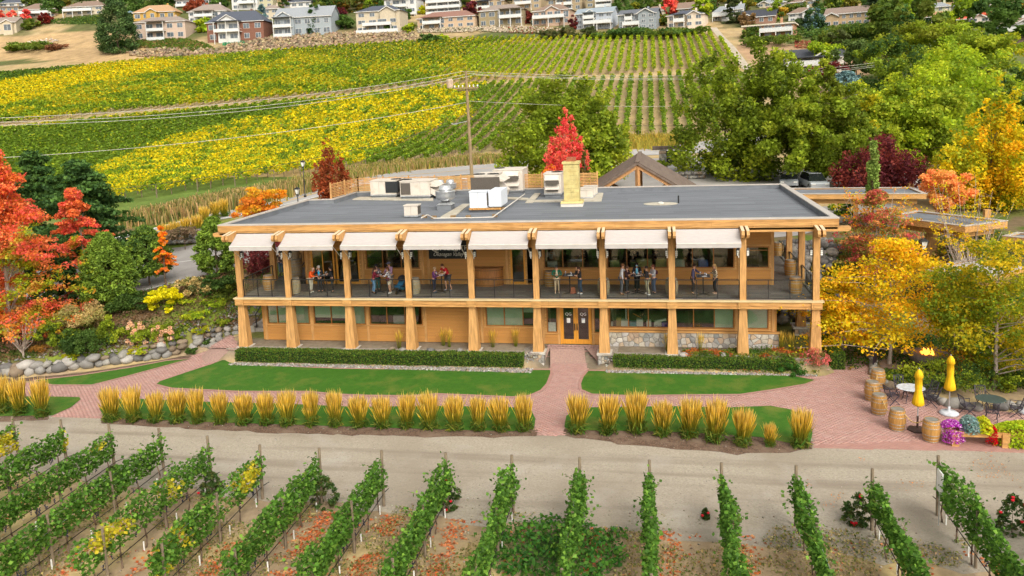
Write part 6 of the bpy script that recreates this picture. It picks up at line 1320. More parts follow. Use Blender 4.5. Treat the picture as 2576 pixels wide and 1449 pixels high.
# ---------------- foreground vineyard ----------------
VG1=[(.075,.17,.022),(.105,.235,.03),(.055,.13,.018),(.075,.17,.022),(.18,.33,.045)]; VYEL=[(.50,.45,.03),(.62,.50,.04),(.34,.36,.03)]
grape=mat('grapes',(.012,.012,.035),.5,.3,9,spec=.4); drip=mat('drip_line',(.02,.018,.016),.6); guard=mat('white_guard',(.75,.74,.70),.6)
def fore_row(x,ys,ye,label,tip,yel=0,posts=True,bush_=None,seed=0,width=.27,dens=.8,gap=None,hgt=1.95):
    rng=np.random.default_rng(seed+500); t=thing('grapevine_row',label,'vine row',(x,ys,0),group='foreground vine rows'); L=ys-ye; gz=lambda yy:h1(x,yy)
    n=int(L*600*dens); s=rng.uniform(0,1,n)**.97*L; 
    nb=fbm(np.c_[s,np.zeros(n)+seed*7.3],1.1,seed); wv=np.interp(nb,[.3,.7],[.45,1.3])
    th=rng.uniform(0,2*PI,n); rr=np.sqrt(rng.uniform(0,1,n)); top=hgt*(.88+.2*nb); zc=(top+.78)/2; zh=(top-.70)/2
    px=np.cos(th)*rr*width*wv; pz=zc+np.sin(th)*rr*zh*1.02; py=-s
    wand=(fbm(np.c_[s,np.ones(n)*seed],2.6,seed+3)-.5)*.35; px+=wand*(pz>1.2)
    k=rng.random(n)<.05; px[k]*=1.9; pz[k]+=rng.uniform(-.1,.35,k.sum())
    if gap is not None: keep=~((s>gap[0])&(s<gap[1])&(rng.random(n)<.8)); px,py,pz,s,nb=px[keep],py[keep],pz[keep],s[keep],nb[keep]; n=len(px)
    c=pick(VG1,n,rng); 
    ym=(fbm(np.c_[s,pz*1.3],1.5,seed+5)>(.66-.3*yel)) if yel else np.zeros(n,bool); ym&=(pz<1.75)|(yel>.8); c[ym]=pick(VYEL,int(ym.sum()),rng)
    c=c*(1+rng.normal(0,.18,(n,1))); P=np.c_[px,py,pz+G0]; V,Fq,Cc=leaves(P,.120,np.clip(c,.005,.9),1.15,.35,rng); obj('foliage',npmesh('foliage',V,Fq,Cc),LEAF,t)
    # tips: long shoots
    m=MB(); sp=[]
    for q in range(int(L*1.1)):
        yy=-rng.uniform(0,L); a=rng.uniform(-1,1); b=np.array([a*.1,yy,G0+hgt*.9]); e=b+np.array([a*.45,rng.normal(0,.2),rng.uniform(.05,.4)]); m.tube(b,e,.008,.004,4,False)
        for w_ in np.linspace(.15,1,7): sp.append(b+(e-b)*w_+rng.normal(0,.03,3))
    if sp:
        sp=np.array(sp); V,Fq,Cc=leaves(sp,.11,jit(pick(VG1,len(sp),rng),len(sp),.2,rng),1.15,.3,rng); obj('shoot_leaves',npmesh('shoot_leaves',V,Fq,Cc),LEAF,t)
    m.build('shoots',mat('vine_shoot',(.16,.12,.04),.8),t,kind='stuff')
    # trunks, canes, drip line, grapes, guards
    yy=-.45
    while yy>-L:
        tm=MB(); w1=rng.normal(0,.05); tm.path([(0,yy,G0-.05),(w1,yy+.05,G0+.35),(w1*.3,yy,G0+.78)],.03,6,.022).path([(0,yy-.6,G0+.80),(0,yy,G0+.80),(0,yy+.6,G0+.82)],.015,5); tm.build('vine_trunk',barkm,t,True)
        yy-=1.25
    dl=MB().path([(0.02,.55,G0+.42),(.02,.1,G0+.50),(.02,-L*.5,G0+.46),(.02,-L,G0+.5)],.016,6); dl.build('drip_line',drip,t,True)
    MB().tube((0,-.1,G0+1.25),(0,-L,G0+1.25),.005,n=4).tube((0,-.1,G0+1.65),(0,-L,G0+1.65),.005,n=4).build('trellis_wire',galv,t)
    if bush_!=0:
        for q in range(int(L*1.3)):
            c0=np.array([rng.normal(.04,.05),-rng.uniform(.2,L),G0+rng.uniform(.66,.92)]); gm=MB()
            for w_ in range(9): zz=-.024*w_; o=rng.normal(0,.028*(1-w_/12),3); gm.lathe([(.008,-.022),(.024,0),(.008,.022)],5,tuple(c0+o+[0,0,zz]))
            gm.build('grape_bunch',grape,t)
    for q in range(int(L/1.9)): y_=-.6-q*1.9; MB().box(.05,.085,y_-.018,y_+.018,G0+.0,G0+.34).build('vine_guard',guard,t)
    # posts: one end post and line posts
    for q,y_ in enumerate(np.arange(0,-L,-3.1)):
        ln=tip if q==0 else tip*.3; hh=2.15 if q==0 else 1.85
        p0=(0 if q==0 else .05,y_,G0-.1); p1=(p0[0]+ln,y_+(.12 if q==0 else .02),G0+hh); MB().tube(p0,p1,.062 if q==0 else .05,.055 if q==0 else .045,9).build('post',postm,t,False)
XR_=[9.63+2.455*i for i in range(-6,12)]
tips=[-.25,-.22,-.2,-.18,-.15,-.1,0,0,0,0,0,0,0,0,0.02,0,0,0]
for i,x in enumerate(XR_):
    ys=np.interp(x,[-6,0,5,10,20,30,38],[-14.6,-14.9,-15.4,-16.6,-16.5,-16.4,-16.5])
    if i==16: ys=-15.2
    ye=-23.2 if x>5 else -24.5
    fore_row(x,float(ys),ye,'leafy grapevine row in the near vineyard, %s from the left edge of the photo'%ordn(i+1),tips[i],yel=(.34 if i in(1,2,3) else .12 if i in(0,5) else 0.05 if i==6 else 0),seed=i,width=.30 if i<15 else .36 if i==16 else .25,dens=.62 if i==5 else .8,gap=(2.0,3.2) if i==6 else None,hgt=2.15 if i==16 else 1.9)
# rose bushes at the row ends
def rose(u,v,w,h,fl,label):
    p=atz(u,v,G0); rng=np.random.default_rng(int(u)); t=thing('rose_bush',label,'rose bush',(p[0],p[1],G0)); n=1300; (V,Fq,Cc),cl=crown('dome',n,h,w,.085,[(.05,.10,.025),(.07,.13,.03),(.10,.12,.03)],rng); obj('foliage',npmesh('foliage',V,Fq,Cc),LEAF,t); trunk_mb(h,.02,cl,.05,rng,8).build('stems',barkm,t)
    for k in range(fl):
        c=cl[rng.integers(len(cl))]; MB().lathe([(.01,-.04),(.05,-.01),(.055,.03),(.02,.045)],7,(c[0]*1.1,c[1]-.1,min(h,c[2]+.08))).build('rose',mat('rose_red',(.62,.015,.03),.6),t)
rose(1128,1278,.85,1.15,9,'rose bush with red flowers at the end of the ninth vine row'); rose(820,1272,.95,1.15,0,'green rose bush without flowers right of the tall end post'); rose(535,1245,.8,.9,1,'small dark rose bush between the vine rows at the left'); rose(2155,1318,.85,1.05,7,'rose bush with pink red flowers at the right'); rose(2545,1340,.9,1.3,8,'rose bush with red flowers at the right edge'); rose(1775,1305,.22,.35,2,'tiny red rose beside a vine row end'); rose(288,1215,.6,.7,0,'small dark bush behind the left vine rows')
p=atz(2366,1330,G0); t=thing('row_sign','small white notice on a stake at the end of a vine row','sign',(p[0],p[1]+.2,G0)); MB().box(-.02,.02,-.25,.25,1.2,1.95).build('board',white,t); MB().tube((0,.0,0),(0,0,1.25),.02).build('stake',galv,t)
# fallen leaves and stones on the ground, weeds
def litter(n,seed):
    rng=np.random.default_rng(seed); L=[]
    xs=np.array(XR_); w=np.interp(np.arange(len(xs)),[0,3,5,6,8,9,10,12,14,17],[.3,.3,.8,1.6,2.4,1.2,.5,.9,.5,.8]); w/=w.sum()
    ri=rng.choice(len(xs),n,p=w); x=xs[ri]+.75+rng.normal(0,.20,n)-.15+(rng.random(n)<.3)*rng.normal(0,.5,n); y=-17.2-rng.uniform(0,7,n); k=fbm(np.c_[x,y],1.3,seed)>.40; x,y=x[k],y[k]; n=len(x); V,Fq,Cc=leaves(np.c_[x,y,np.full(n,G0+.02)],.10,jit(pick([(.60,.17,.05),(.66,.27,.12),(.46,.11,.04),(.58,.30,.14)],n,rng),n,.2,rng),1.2,3.,rng); o=obj('fallen_leaves',npmesh('fallen_leaves',V,Fq,Cc),LEAF); tag(o,'brown orange fallen vine leaves on the soil beside the rows','leaves',kind='stuff')
    x=rng.uniform(30,38,n//4);y=rng.uniform(-15,-9.8,n//4); k=fbm(np.c_[x,y],1.5,seed+2)>.58; x,y=x[k],y[k]; n=len(x); V,Fq,Cc=leaves(np.c_[x,y,np.full(n,G0+.03)],.05,jit(pick([(.60,.25,.05),(.5,.18,.05)],n,rng),n,.2,rng),1.5,3.,rng); o=obj('fallen_leaves',npmesh('fallen_leaves',V,Fq,Cc),LEAF); tag(o,'thin scatter of orange leaves on the gravel at the right','leaves',kind='stuff')
litter(9000,5)
def weeds(n,seed):
    rng=np.random.default_rng(seed); x=rng.uniform(-8,42,n); y=rng.uniform(-25,-16.6,n); P=np.c_[x,y]; f=fbm(P,2.0,seed); gf=.75+.7*(fbm(P,1.1,77)-.2); k=(f>.52)|(np.hypot((x-21.3)/2.3,(y+18.9)/1.9)<gf); x,y=x[k],y[k]; n=len(x); gg=np.hypot((x-21.3)/2.4,(y+18.9)/1.9)<gf[k]
    # clump them
    z=G0+rng.uniform(.01,.14,n)*(1+1.6*gg); c=pick([(.22,.22,.06),(.36,.29,.12),(.42,.33,.15),(.12,.17,.04)],n,rng); c[gg]=pick([(.045,.14,.025),(.07,.20,.03),(.10,.22,.03)],int(gg.sum()),rng); V,Fq,Cc=leaves(np.c_[x,y,z],np.where(gg,.13,.07),jit(c,n,.2,rng),1.6,.4,rng); o=obj('weeds',npmesh('weeds',V,Fq,Cc),LEAF); tag(o,'low weeds and dry grass between the near vine rows','weeds',kind='stuff')
weeds(75000,6)
pebbles([(-10,-15),(40,-16),(42,-25),(-10,-26)],1800,.05,'small stones scattered on the near vineyard soil',[(.32,.27,.20),(.26,.21,.15),(.38,.33,.26)],8,.01)
pebbles([(-20,-9.6),(42,-9.6),(42,-16.4),(-20,-15)],1500,.022,'loose gravel on the lane',[(.38,.34,.28),(.31,.27,.22),(.42,.38,.33)],9,.012)
# ---------------- hillside vineyard ----------------
YB1=[(.78,.58,.01),(.64,.52,.012),(.48,.46,.015)]; MIXR=[(.58,.46,.015),(.30,.36,.02),(.46,.40,.02),(.20,.30,.02)]; GR_=[(.13,.21,.018),(.17,.26,.022),(.10,.17,.016)]; DG_=[(.065,.125,.018),(.085,.165,.02)]; GY=[(.30,.38,.015),(.38,.42,.018),(.20,.31,.018)]
zones=[([(-400,200),(0,205),(120,185),(230,165),(410,152),(470,156),(400,182),(200,215),(0,272),(-400,330)],YB1,.84),
 ([(-400,120),(0,170),(200,150),(240,158),(110,186),(0,204),(-400,240)],DG_,.9),
 ([(244,425),(420,352),(560,316),(700,288),(850,250),(1100,222),(1238,212),(1190,290),(1010,355),(880,430),(620,475),(330,522),(230,500)],YB1,.74),
 ([(-400,345),(0,330),(850,246),(1180,222),(1100,225),(850,250),(700,285),(430,350),(240,430),(240,540),(-400,560)],GR_,.85),
 ([(1180,228),(1240,212),(1500,200),(1420,420),(860,470),(880,430),(1010,355),(1190,290)],GR_+[(.20,.30,.025)],.85),
 ([(1180,180),(1150,120),(1900,70),(1900,190)],GY,.85),([(1500,198),(1900,180),(1900,360),(1380,430)],GR_+GY[2:],.93),
 ([(700,120),(1180,90),(1180,140),(900,160)],DG_+MIXR,.8)]
def hill_rows(x0,x1,dx,yl,yh,block,ls0,leafd):
    i=0; xs=np.arange(x1,x0,-dx); cnt=0
    for x in xs:
        y0,y1=yl(x),yh(x)
        if y1-y0<4: continue
        n=int((y1-y0)*leafd*3); yy=RNG.uniform(y0,y1,n); z=np.interp(yy,np.linspace(y0-2,y1+2,60),H(np.full(60,x),np.linspace(y0-2,y1+2,60)))
        u,v,d=prj(np.c_[np.full(n,x),yy,z+1]); 
        k=(u>-60)&(u<2640)&(v>-10)
        # thin with distance so the leaf count follows what can be seen
        prob=np.clip(1.25*(95/d)**1.15,.12,1); k&=RNG.random(n)<prob
        yy,z,u,v,d=yy[k],z[k],u[k],v[k],d[k]; n=len(yy)
        if n<30: continue
        cnt+=1; gapn=fbm(np.c_[np.full(n,x*3.1),yy],2.2,11)
        wv=np.interp(gapn,[.2,.8],[.6,1.25]); col=pick(MIXR,n)
        mix=fbm(np.c_[np.full(n,x),yy],9,21); gsel=mix<.47; col[gsel]=pick(GR_+GY,int(gsel.sum()))
        tall=np.full(n,1.75); spread=np.full(n,.36)
        for poly,pal,pr in zones:
            m=inpoly(u+RNG.normal(0,5,n),v+RNG.normal(0,2.2,n),poly); m1=m&(RNG.random(n)<pr*.94); col[m1]=pick(pal,int(m1.sum())); m2=m&~m1; col[m2]=pick(GY+GR_,int(m2.sum()))
            if pal is YB1 and poly[0][0]>0: 
                gm=m&(fbm(np.c_[np.full(n,x*1.7),yy],3.2,31)>.60); col[gm]=pick(GY+GR_,int(gm.sum())); spread[m]=.75; tall[m]=2.0
        dxp=RNG.normal(0,.6,n)*spread*wv; zz=tall*(.42+.58*RNG.random(n)**.8)*(.85+.25*gapn)
        size=ls0*np.clip(d/95,.75,2.4)*.98
        P=np.c_[dxp,yy-y0,z+zz]; col=col*(1+RNG.normal(0,.2,(n,1))); V,Fq,Cc=leaves(P,size,np.clip(col,.005,.9),1.2,.45)
        t=thing('grapevine_row','grapevine row of the %s hillside vineyard, %s row from its right hand end'%(block,ordn(cnt)),'vine row',(x,y0,0),group='vine rows of the %s hillside vineyard'%block)
        obj('foliage',npmesh('foliage',V,Fq,Cc),LEAF,t)
        # trunks and end posts, only as far as they can be told apart
        m=MB(); ys_=np.arange(y0,y1,3.0); zs_=H(np.full(len(ys_),x),ys_)
        for y_,z_ in zip(ys_,zs_):
            dd=y_-CAM[1]
            if dd>175 and y_-y0>4: continue
            m.box(-.045,.045,y_-y0-.045,y_-y0+.045,z_-.1,z_+ (1.55 if (y_-y0)<.1 else .95))
        if m.v: m.build('posts_and_trunks',postm,t)
def line_y(pts):
    W_=[G(u,v) for u,v in pts]; xs=[p[0] for p in W_]; ys=[p[1] for p in W_]; o=np.argsort(xs); xs=np.array(xs)[o]; ys=np.array(ys)[o]
    return lambda x: float(np.interp(x,xs,ys))
bot=line_y([(-60,560),(200,545),(330,508),(600,468),(700,452),(870,432),(1000,420),(1200,392),(1300,372),(1500,352),(1640,345),(1860,335)])
hl_lo=line_y([(-60,345),(0,335),(300,303),(850,252),(1060,232),(1300,212),(1500,205),(1700,192),(1860,186)]); hl_hi=line_y([(-60,325),(0,317),(300,284),(850,238),(1060,218),(1180,208),(1400,196),(1700,178),(1850,172)])
top=line_y([(-60,195),(0,190),(200,172),(400,152),(560,143),(700,132),(900,118),(1050,109),(1200,101),(1400,96),(1600,92),(1780,84),(1840,120)])
hill_rows(-190,46,2.35,bot,hl_lo,'lower',.27,18)
hill_rows(-300,47,2.35,hl_hi,top,'upper',.27,15)
# ---------------- houses on the hill ----------------
hm={}
def hcol(n,c,**k): return mat('house_'+n,c,.8,.06,1.5,**k)
shing={}
def shm(c):
    n='shingle_%02d%02d%02d'%tuple(int(q*99) for q in c)
    return mat(n,c,.9,.14,3,.5,12,stretch=(1,1,5))
hwin=glassmat('house_glass',(.10,.12,.13),.35); hrail=mat('house_rail',(.60,.59,.57),.5)
HOUSES=[]
def house(label,u0,u1,vr,ve,vb,wall,roof='hip',rc=(.20,.15,.12),fl=2,nw=4,balc=(),wing=None,trim=(.60,.58,.55),depth=None,rz=0,cat_='house',arch=False):
    um=(u0+u1)/2
    if wing is None and roof in('hip','gable') and int(u0)%3!=0: wing=((.08,.40,.92,None) if int(u1)%2 else (.58,.92,.95,None))
    g=G(um,vb,120); D_=float((g-CAM)@FW); s=D_/F; w=(u1-u0)*s; hh=(vb-ve)*s; rh=max(1.2,(ve-vr)*s*1.3); dp=depth or min(11,w*.75)
    t=thing('house',label,cat_,(g[0],g[1],g[2]),YAW*-1*0+ -math.atan2((um-1288),F)*0.55 +R(-6)+R(rz)); HOUSES.append((um,vb,label,t)); wm=hcol('%03d%03d%03d'%tuple(int(q*999) for q in wall),wall); tm=hcol('t%02d'%int(trim[0]*99),trim); rm=shm(rc)
    x0,x1=-w/2,w/2
    MB().box(x0,x1,0,dp,-3,hh).build('wall',wm,t)
    ov=.55
    if roof=='hip':
        e=min(dp/2,w/2)*.95; MB().add([(x0-ov,-ov,hh),(x1+ov,-ov,hh),(x1+ov,dp+ov,hh),(x0-ov,dp+ov,hh),(x0+e,dp/2,hh+rh),(x1-e,dp/2,hh+rh)],[(0,1,5,4),(1,2,5),(2,3,4,5),(3,0,4),(3,2,1,0)]).build('roof',rm,t)
    elif roof=='gable':
        MB().prof([(-ov,hh),(dp/2,hh+rh),(dp+ov,hh),(dp/2,hh+rh-.25)],x0-ov,x1+ov,'x').build('roof',rm,t); MB().prof([(0,hh),(dp,hh),(dp/2,hh+rh-.3)],x0,x1,'x').build('gable_wall',wm,t)
    elif roof=='front':
        MB().prof([(x0-ov,hh-.1),(0,hh+rh),(x1+ov,hh-.1),(0,hh+rh-.3)],-ov,dp,'y').build('roof',rm,t); MB().prof([(x0,hh),(x1,hh),(0,hh+rh-.3)],.05,dp-.05,'y').build('gable_wall',wm,t)
    elif roof=='flat': MB().box(x0-ov,x1+ov,-ov*1.6,dp+ov,hh,hh+.35).build('roof',rm,t)
    MB().box(x0-ov,x1+ov,-ov-.08,-ov,hh-.18,hh+.06).build('fascia',tm,t)
    fh=hh/fl
    if wing:
        a,b,wh,col=wing; xa,xb=x0+w*a,x0+w*b; zt=hh*wh; c2=hcol('w%03d'%int(sum(col)*300),col) if col else wm; MB().box(xa,xb,-1.6,-.003,-3,zt).build('wing_wall',c2,t); pk=(xb-xa)*.30
        MB().prof([(xa-.4,zt-.1),((xa+xb)/2,zt+pk),(xb+.4,zt-.1),((xa+xb)/2,zt+pk-.3)],-2.1,dp*.5,'y').build('wing_roof',rm,t); MB().prof([(xa,zt),(xb,zt),((xa+xb)/2,zt+pk-.3)],-1.55,dp*.4,'y').build('wing_gable',c2,t); MB().bar((xa-.4,-2.12,zt-.1),((xa+xb)/2,-2.12,zt+pk),.12,.3).bar(((xa+xb)/2,-2.12,zt+pk),(xb+.4,-2.12,zt-.1),.12,.3).build('barge_board',tm,t)
    bal=[(f,a,b) for f,a,b in balc]
    for f in range(fl):
        for k in range(nw):
            fx=(k+.5)/nw; xc=x0+w*fx; y=-.04
            if wing and wing[0]<=fx<=wing[1]: y=-1.64
            ww=w/nw*random.choice([.42,.5,.62]); wz=fh*f+fh*.30; wh_=fh*.48; 
            door=any(bf==f and a<=fx<=b for bf,a,b in bal)
            if door: wz=fh*f+.1; wh_=fh*.74; ww*=1.25
            if y<-1 and wing and fh*(f+1)>hh*wing[2]+.3: continue
            fr=MB().box(xc-ww/2-.1,xc+ww/2+.1,y-.03,y+.02,wz-.1,wz+wh_+.1).build('window',tm,t); pn=MB().box(xc-ww/2,xc-.05,y-.06,y-.031,wz,wz+wh_).box(xc+.05,xc+ww/2,y-.06,y-.031,wz,wz+wh_); pn.build('pane',mat('house_pane',(.10,.12,.14),.12,.35,.6,spec=.9),fr)
    for f,a,b in bal:
        z=fh*f+.0; xa,xb=x0+w*a,x0+w*b; m=MB().box(xa,xb,-2.6 if not(wing and wing[0]<b and wing[1]>a) else -3.4,-.02,z-.3,z-.02); yy=-2.6 if not(wing and wing[0]<b and wing[1]>a) else -3.4; dk_=m.build('balcony',tm,t)
        r=MB().box(xa,xb,yy-.02,yy+.05,z+.95,z+1.05); n=max(3,int((xb-xa)/.9))
        for k in range(n+1): xx=xa+(xb-xa)*k/n; r.box(xx-.05,xx+.05,yy,yy+.06,z-.02,z+.95)
        r.box(xa,xa+.06,yy+.05,-.1,z+.95,z+1.05).box(xb-.06,xb,yy+.05,-.1,z+.95,z+1.05); r.build('railing',hrail,dk_)
        MB().box(xa+.05,xb-.05,yy+.01,yy+.03,z+.0,z+.93).build('infill',mat('rail_infill',(.60,.62,.62),.4),dk_)
        ps=MB(); n=max(1,int((xb-xa)/4.5))
        for k in range(n+1): xx=xa+.1+(xb-xa-.2)*k/n; ps.box(xx-.13,xx+.13,yy+.05,yy+.3,-2.5,z-.31)
        ps.build('post',tm,dk_)
        if f==fl-1 and roof!='front' and (b-a)<.6:
            ps=MB()
            for k in range(n+1): xx=xa+.1+(xb-xa-.2)*k/n; ps.box(xx-.12,xx+.12,yy+.05,yy+.28,z+1.06,hh)
            ps.build('post',tm,dk_); MB().box(xa-.3,xb+.3,yy-.3,-.6,hh+.07,hh+.3).build('porch_roof',rm,t)
    MB().box(w*.2,w*.2+.7,dp*.5,dp*.5+.7,hh+rh*.4,hh+rh+.7).build('chimney',wm,t)
    return t
CRE=(.50,.43,.32);PNK=(.50,.38,.30);TAN=(.38,.29,.18);OLV=(.29,.235,.14);WHT=(.60,.59,.57);BLU=(.30,.335,.36);LBL=(.40,.44,.49);GRY=(.26,.28,.30); BR=(.22,.155,.12); SL=(.075,.085,.11); TAU=(.26,.21,.18)
H_=house
H_('cream bungalow with grey roof cut by the left edge',-25,42,45,57,86,CRE,'gable',TAU,1,2)
H_('pinkish beige house with white balcony behind the red shrubs, far left',51,140,10,24,44,PNK,'hip',BR,2,4,[(1,.05,.95)]); H_('cream house with long white balcony left of the tall conifer',165,262,4,17,38,CRE,'hip',BR,2,4,[(1,.0,.75)])
H_('white house with blue grey roof in the top left corner',0,62,-6,8,18,WHT,'hip',SL,1,3); H_('plain beige house below the top left corner',2,50,14,18,42,TAN,'flat',TAU,2,3)
H_('yellow ochre house with tan roof and centre bay',335,442,15,31,50,(.46,.28,.07),'hip',(.40,.25,.14),1,5,wing=(.35,.6,1.,None)); H_('pale pink two storey house with central balconies and gable above the ivy slope',339,470,44,56,100,PNK,'hip',TAU,2,5,[(1,.28,.62),(0,.28,.62)],wing=None)
H_('pale grey white house with hipped roof behind the brick and white house',474,572,13,29,54,(.60,.56,.55),'hip',TAU,2,5,[(1,.2,.7)])
H_('white and red brick house with dark slate gables and lower terrace',520,668,33,56,104,(.20,.09,.06),'hip',SL,2,5,[(1,.18,.62)],wing=(.22,.58,1.02,WHT))
H_('white house partly cut by the top edge above the grey white one',442,528,-10,0,15,WHT,'flat',TAU,1,5,[(0,.05,.95)]); H_('white house with wooden deck at the top edge',583,650,-12,-6,25,WHT,'flat',TAU,2,3,[(1,.3,.95)]); H_('olive cream block at the top edge left of the blue grey house',650,688,-12,-6,20,(.45,.42,.28),'flat',TAU,2,2)
H_('white bungalow with slate roof at the top edge above the blue grey house',714,784,-6,6,19,WHT,'hip',SL,1,4); H_('small beige house with gable left of the blue grey house',660,704,14,23,48,CRE,'hip',TAU,2,2)
H_('large blue grey gabled house with stacked white balconies',690,838,22,44,90,BLU,'gable',GRY,2,6,[(1,.02,.34),(0,.02,.34)],wing=(.02,.36,.98,None))
H_('tan cream three storey house with slate roof and white terraces',895,1010,16,29,82,CRE,'hip',SL,3,4,[(1,.2,.85),(0,.05,1.0)]); H_('white two storey house at the top edge right of the tan cream one',966,1050,-12,-2,38,WHT,'flat',SL,2,4,[(1,.3,.75),(0,.3,1.0)])
H_('tall white apartment like house with stacked balconies at the top edge',1074,1163,-20,-8,35,WHT,'flat',TAU,3,4,[(2,0,1),(1,0,1),(0,0,1)]); H_('long tan bungalow with reddish brown roof and side veranda',1047,1198,30,44,72,(.50,.36,.24),'hip',(.24,.13,.10),2,6,[(1,.12,.44)])
H_('tan house with navy roof at the top edge',1187,1270,-5,4,21,TAN,'hip',SL,1,4,[(0,.2,.6)]); H_('olive tan house with brown roof and pillared porch',1203,1318,13,26,67,OLV,'hip',TAU,2,5,[(1,.5,1.0)])
H_('tan house with glass balconies at the top edge above the arched house',1288,1363,-14,-4,24,TAN,'flat',BR,2,3,[(1,.1,.7)]); H_('pinkish tan house with arched lower porch and brown roof',1339,1435,13,27,64,(.48,.33,.24),'hip',BR,2,5,[(1,.05,.9)],wing=(.38,.72,1.,None))
H_('multi balcony tan house at the top edge',1374,1466,-14,-3,29,TAN,'flat',BR,2,4,[(1,.3,.75),(0,.3,.75)]); H_('tall olive brown house at the top edge above the pale blue house',1473,1542,-18,-8,32,OLV,'flat',BR,3,3,[(2,.4,1),(1,.4,1)])
H_('pale blue house with white stacked verandas',1448,1542,21,34,73,LBL,'gable',(.25,.30,.34),3,5,[(2,.25,.55),(1,.25,1.0)],wing=(.27,.55,1.0,None)); H_('grey blue house with timber gable and green glass balcony',1556,1650,24,36,75,(.26,.29,.31),'gable',(.12,.13,.15),3,5,[(1,.15,.6),(2,.2,.4)],wing=(.55,.95,1.0,None))
H_('cream house with slate roof beside the red maple',1679,1770,27,38,70,(.62,.52,.42),'hip',SL,2,4,[(1,.2,.5)]); H_('small cream house with brown roof left of the red tree',1623,1668,18,28,48,CRE,'hip',BR,2,2,[(1,.2,.9)]); H_('tan gabled house behind the cream slate roofed house',1705,1770,7,21,38,TAN,'gable',BR,2,3)
H_('white house with blue grey roof and garage doors',1796,1832,19,31,52,WHT,'hip',GRY,2,2,[(1,0,1)]); H_('small white gabled house left of the solar panel roof',1836,1868,13,24,40,WHT,'gable',GRY,1,2)
hs_=H_('brown house with dark roof carrying three solar panels',1862,1947,27,43,60,(.30,.17,.12),'gable',(.05,.055,.07),1,4)
for k in range(3): MB().bar((1.0+k*2.6,.6,hs_.dimensions[2]+5.2-3.7),(3.2+k*2.6,.6,hs_.dimensions[2]+5.2-3.7),.1,.1)
H_('brick house with low white roof and glazed balcony above the vineyard edge',1872,1992,53,64,97,(.42,.22,.13),'flat',(.66,.58,.48),2,5,[(1,.35,1.0)]); H_('white bungalow with brown roof beside the tall blue green conifer',1985,2044,21,33,53,WHT,'hip',BR,2,3)
H_('modern tan house with shed roofs above the green hedge',2080,2184,19,34,66,(.46,.33,.20),'gable',(.24,.18,.15),2,6,wing=(.0,.3,.8,None)); H_('long white house with dark grey roof and terrace above the blue spruce',1955,2112,127,147,182,(.66,.62,.56),'gable',(.06,.065,.08),2,5,[(1,.2,.75)])
H_('peach house with angled grey roof half hidden by trees',2144,2200,130,141,175,(.62,.38,.26),'gable',TAU,2,2); H_('cream house with orange tan roof on the right hill',2327,2392,31,42,64,(.62,.56,.40),'hip',(.42,.24,.13),2,3,[(1,.3,1)]); H_('white house with bright red roof on the right hill',2384,2484,35,48,72,(.70,.60,.54),'gable',(.55,.10,.05),2,4)
H_('pale yellow house with flat grey roof at the upper right',2327,2387,8,18,30,(.55,.55,.36),'hip',GRY,1,4); H_('cream house behind the light green poplar at the upper right',2397,2455,8,14,28,CRE,'flat',GRY,1,4); H_('white house with brown roof near the right edge of the hill',2507,2590,47,61,78,WHT,'hip',BR,1,4,[(0,.3,1)]); H_('brown roofed house cut by the right edge',2544,2610,92,109,127,TAN,'hip',BR,1,3)
H_('cream house at the top edge left of the tall conifer',1907,1975,-2,8,18,CRE,'hip',GRY,1,4); H_('tan house at the top edge right of the tall conifer',1984,2050,-4,5,16,TAN,'hip',BR,1,3); H_('white house behind the pines at the top right',2455,2500,15,24,40,(.5,.45,.38),'hip',SL,1,2)
H_('light blue house at the top edge, far right of the pines',2180,2260,30,40,60,(.55,.50,.42),'hip',BR,1,3)
o=thing('garden_gazebo','small grey blue roofed gazebo left of the yellow ochre house','gazebo',tuple(G(330,50,120))); MB().add([(-2.2,-2,3),(2.2,-2,3),(2.2,2,3),(-2.2,2,3),(0,0,4.4)],[(0,1,4),(1,2,4),(2,3,4),(3,0,4),(3,2,1,0)]).build('roof',shm((.12,.18,.20)),o); m=MB(); [m.box(x-.1,x+.1,y-.1,y+.1,-1,3) for x in(-1.9,1.9) for y in(-1.8,1.8)]; m.build('post',black,o)
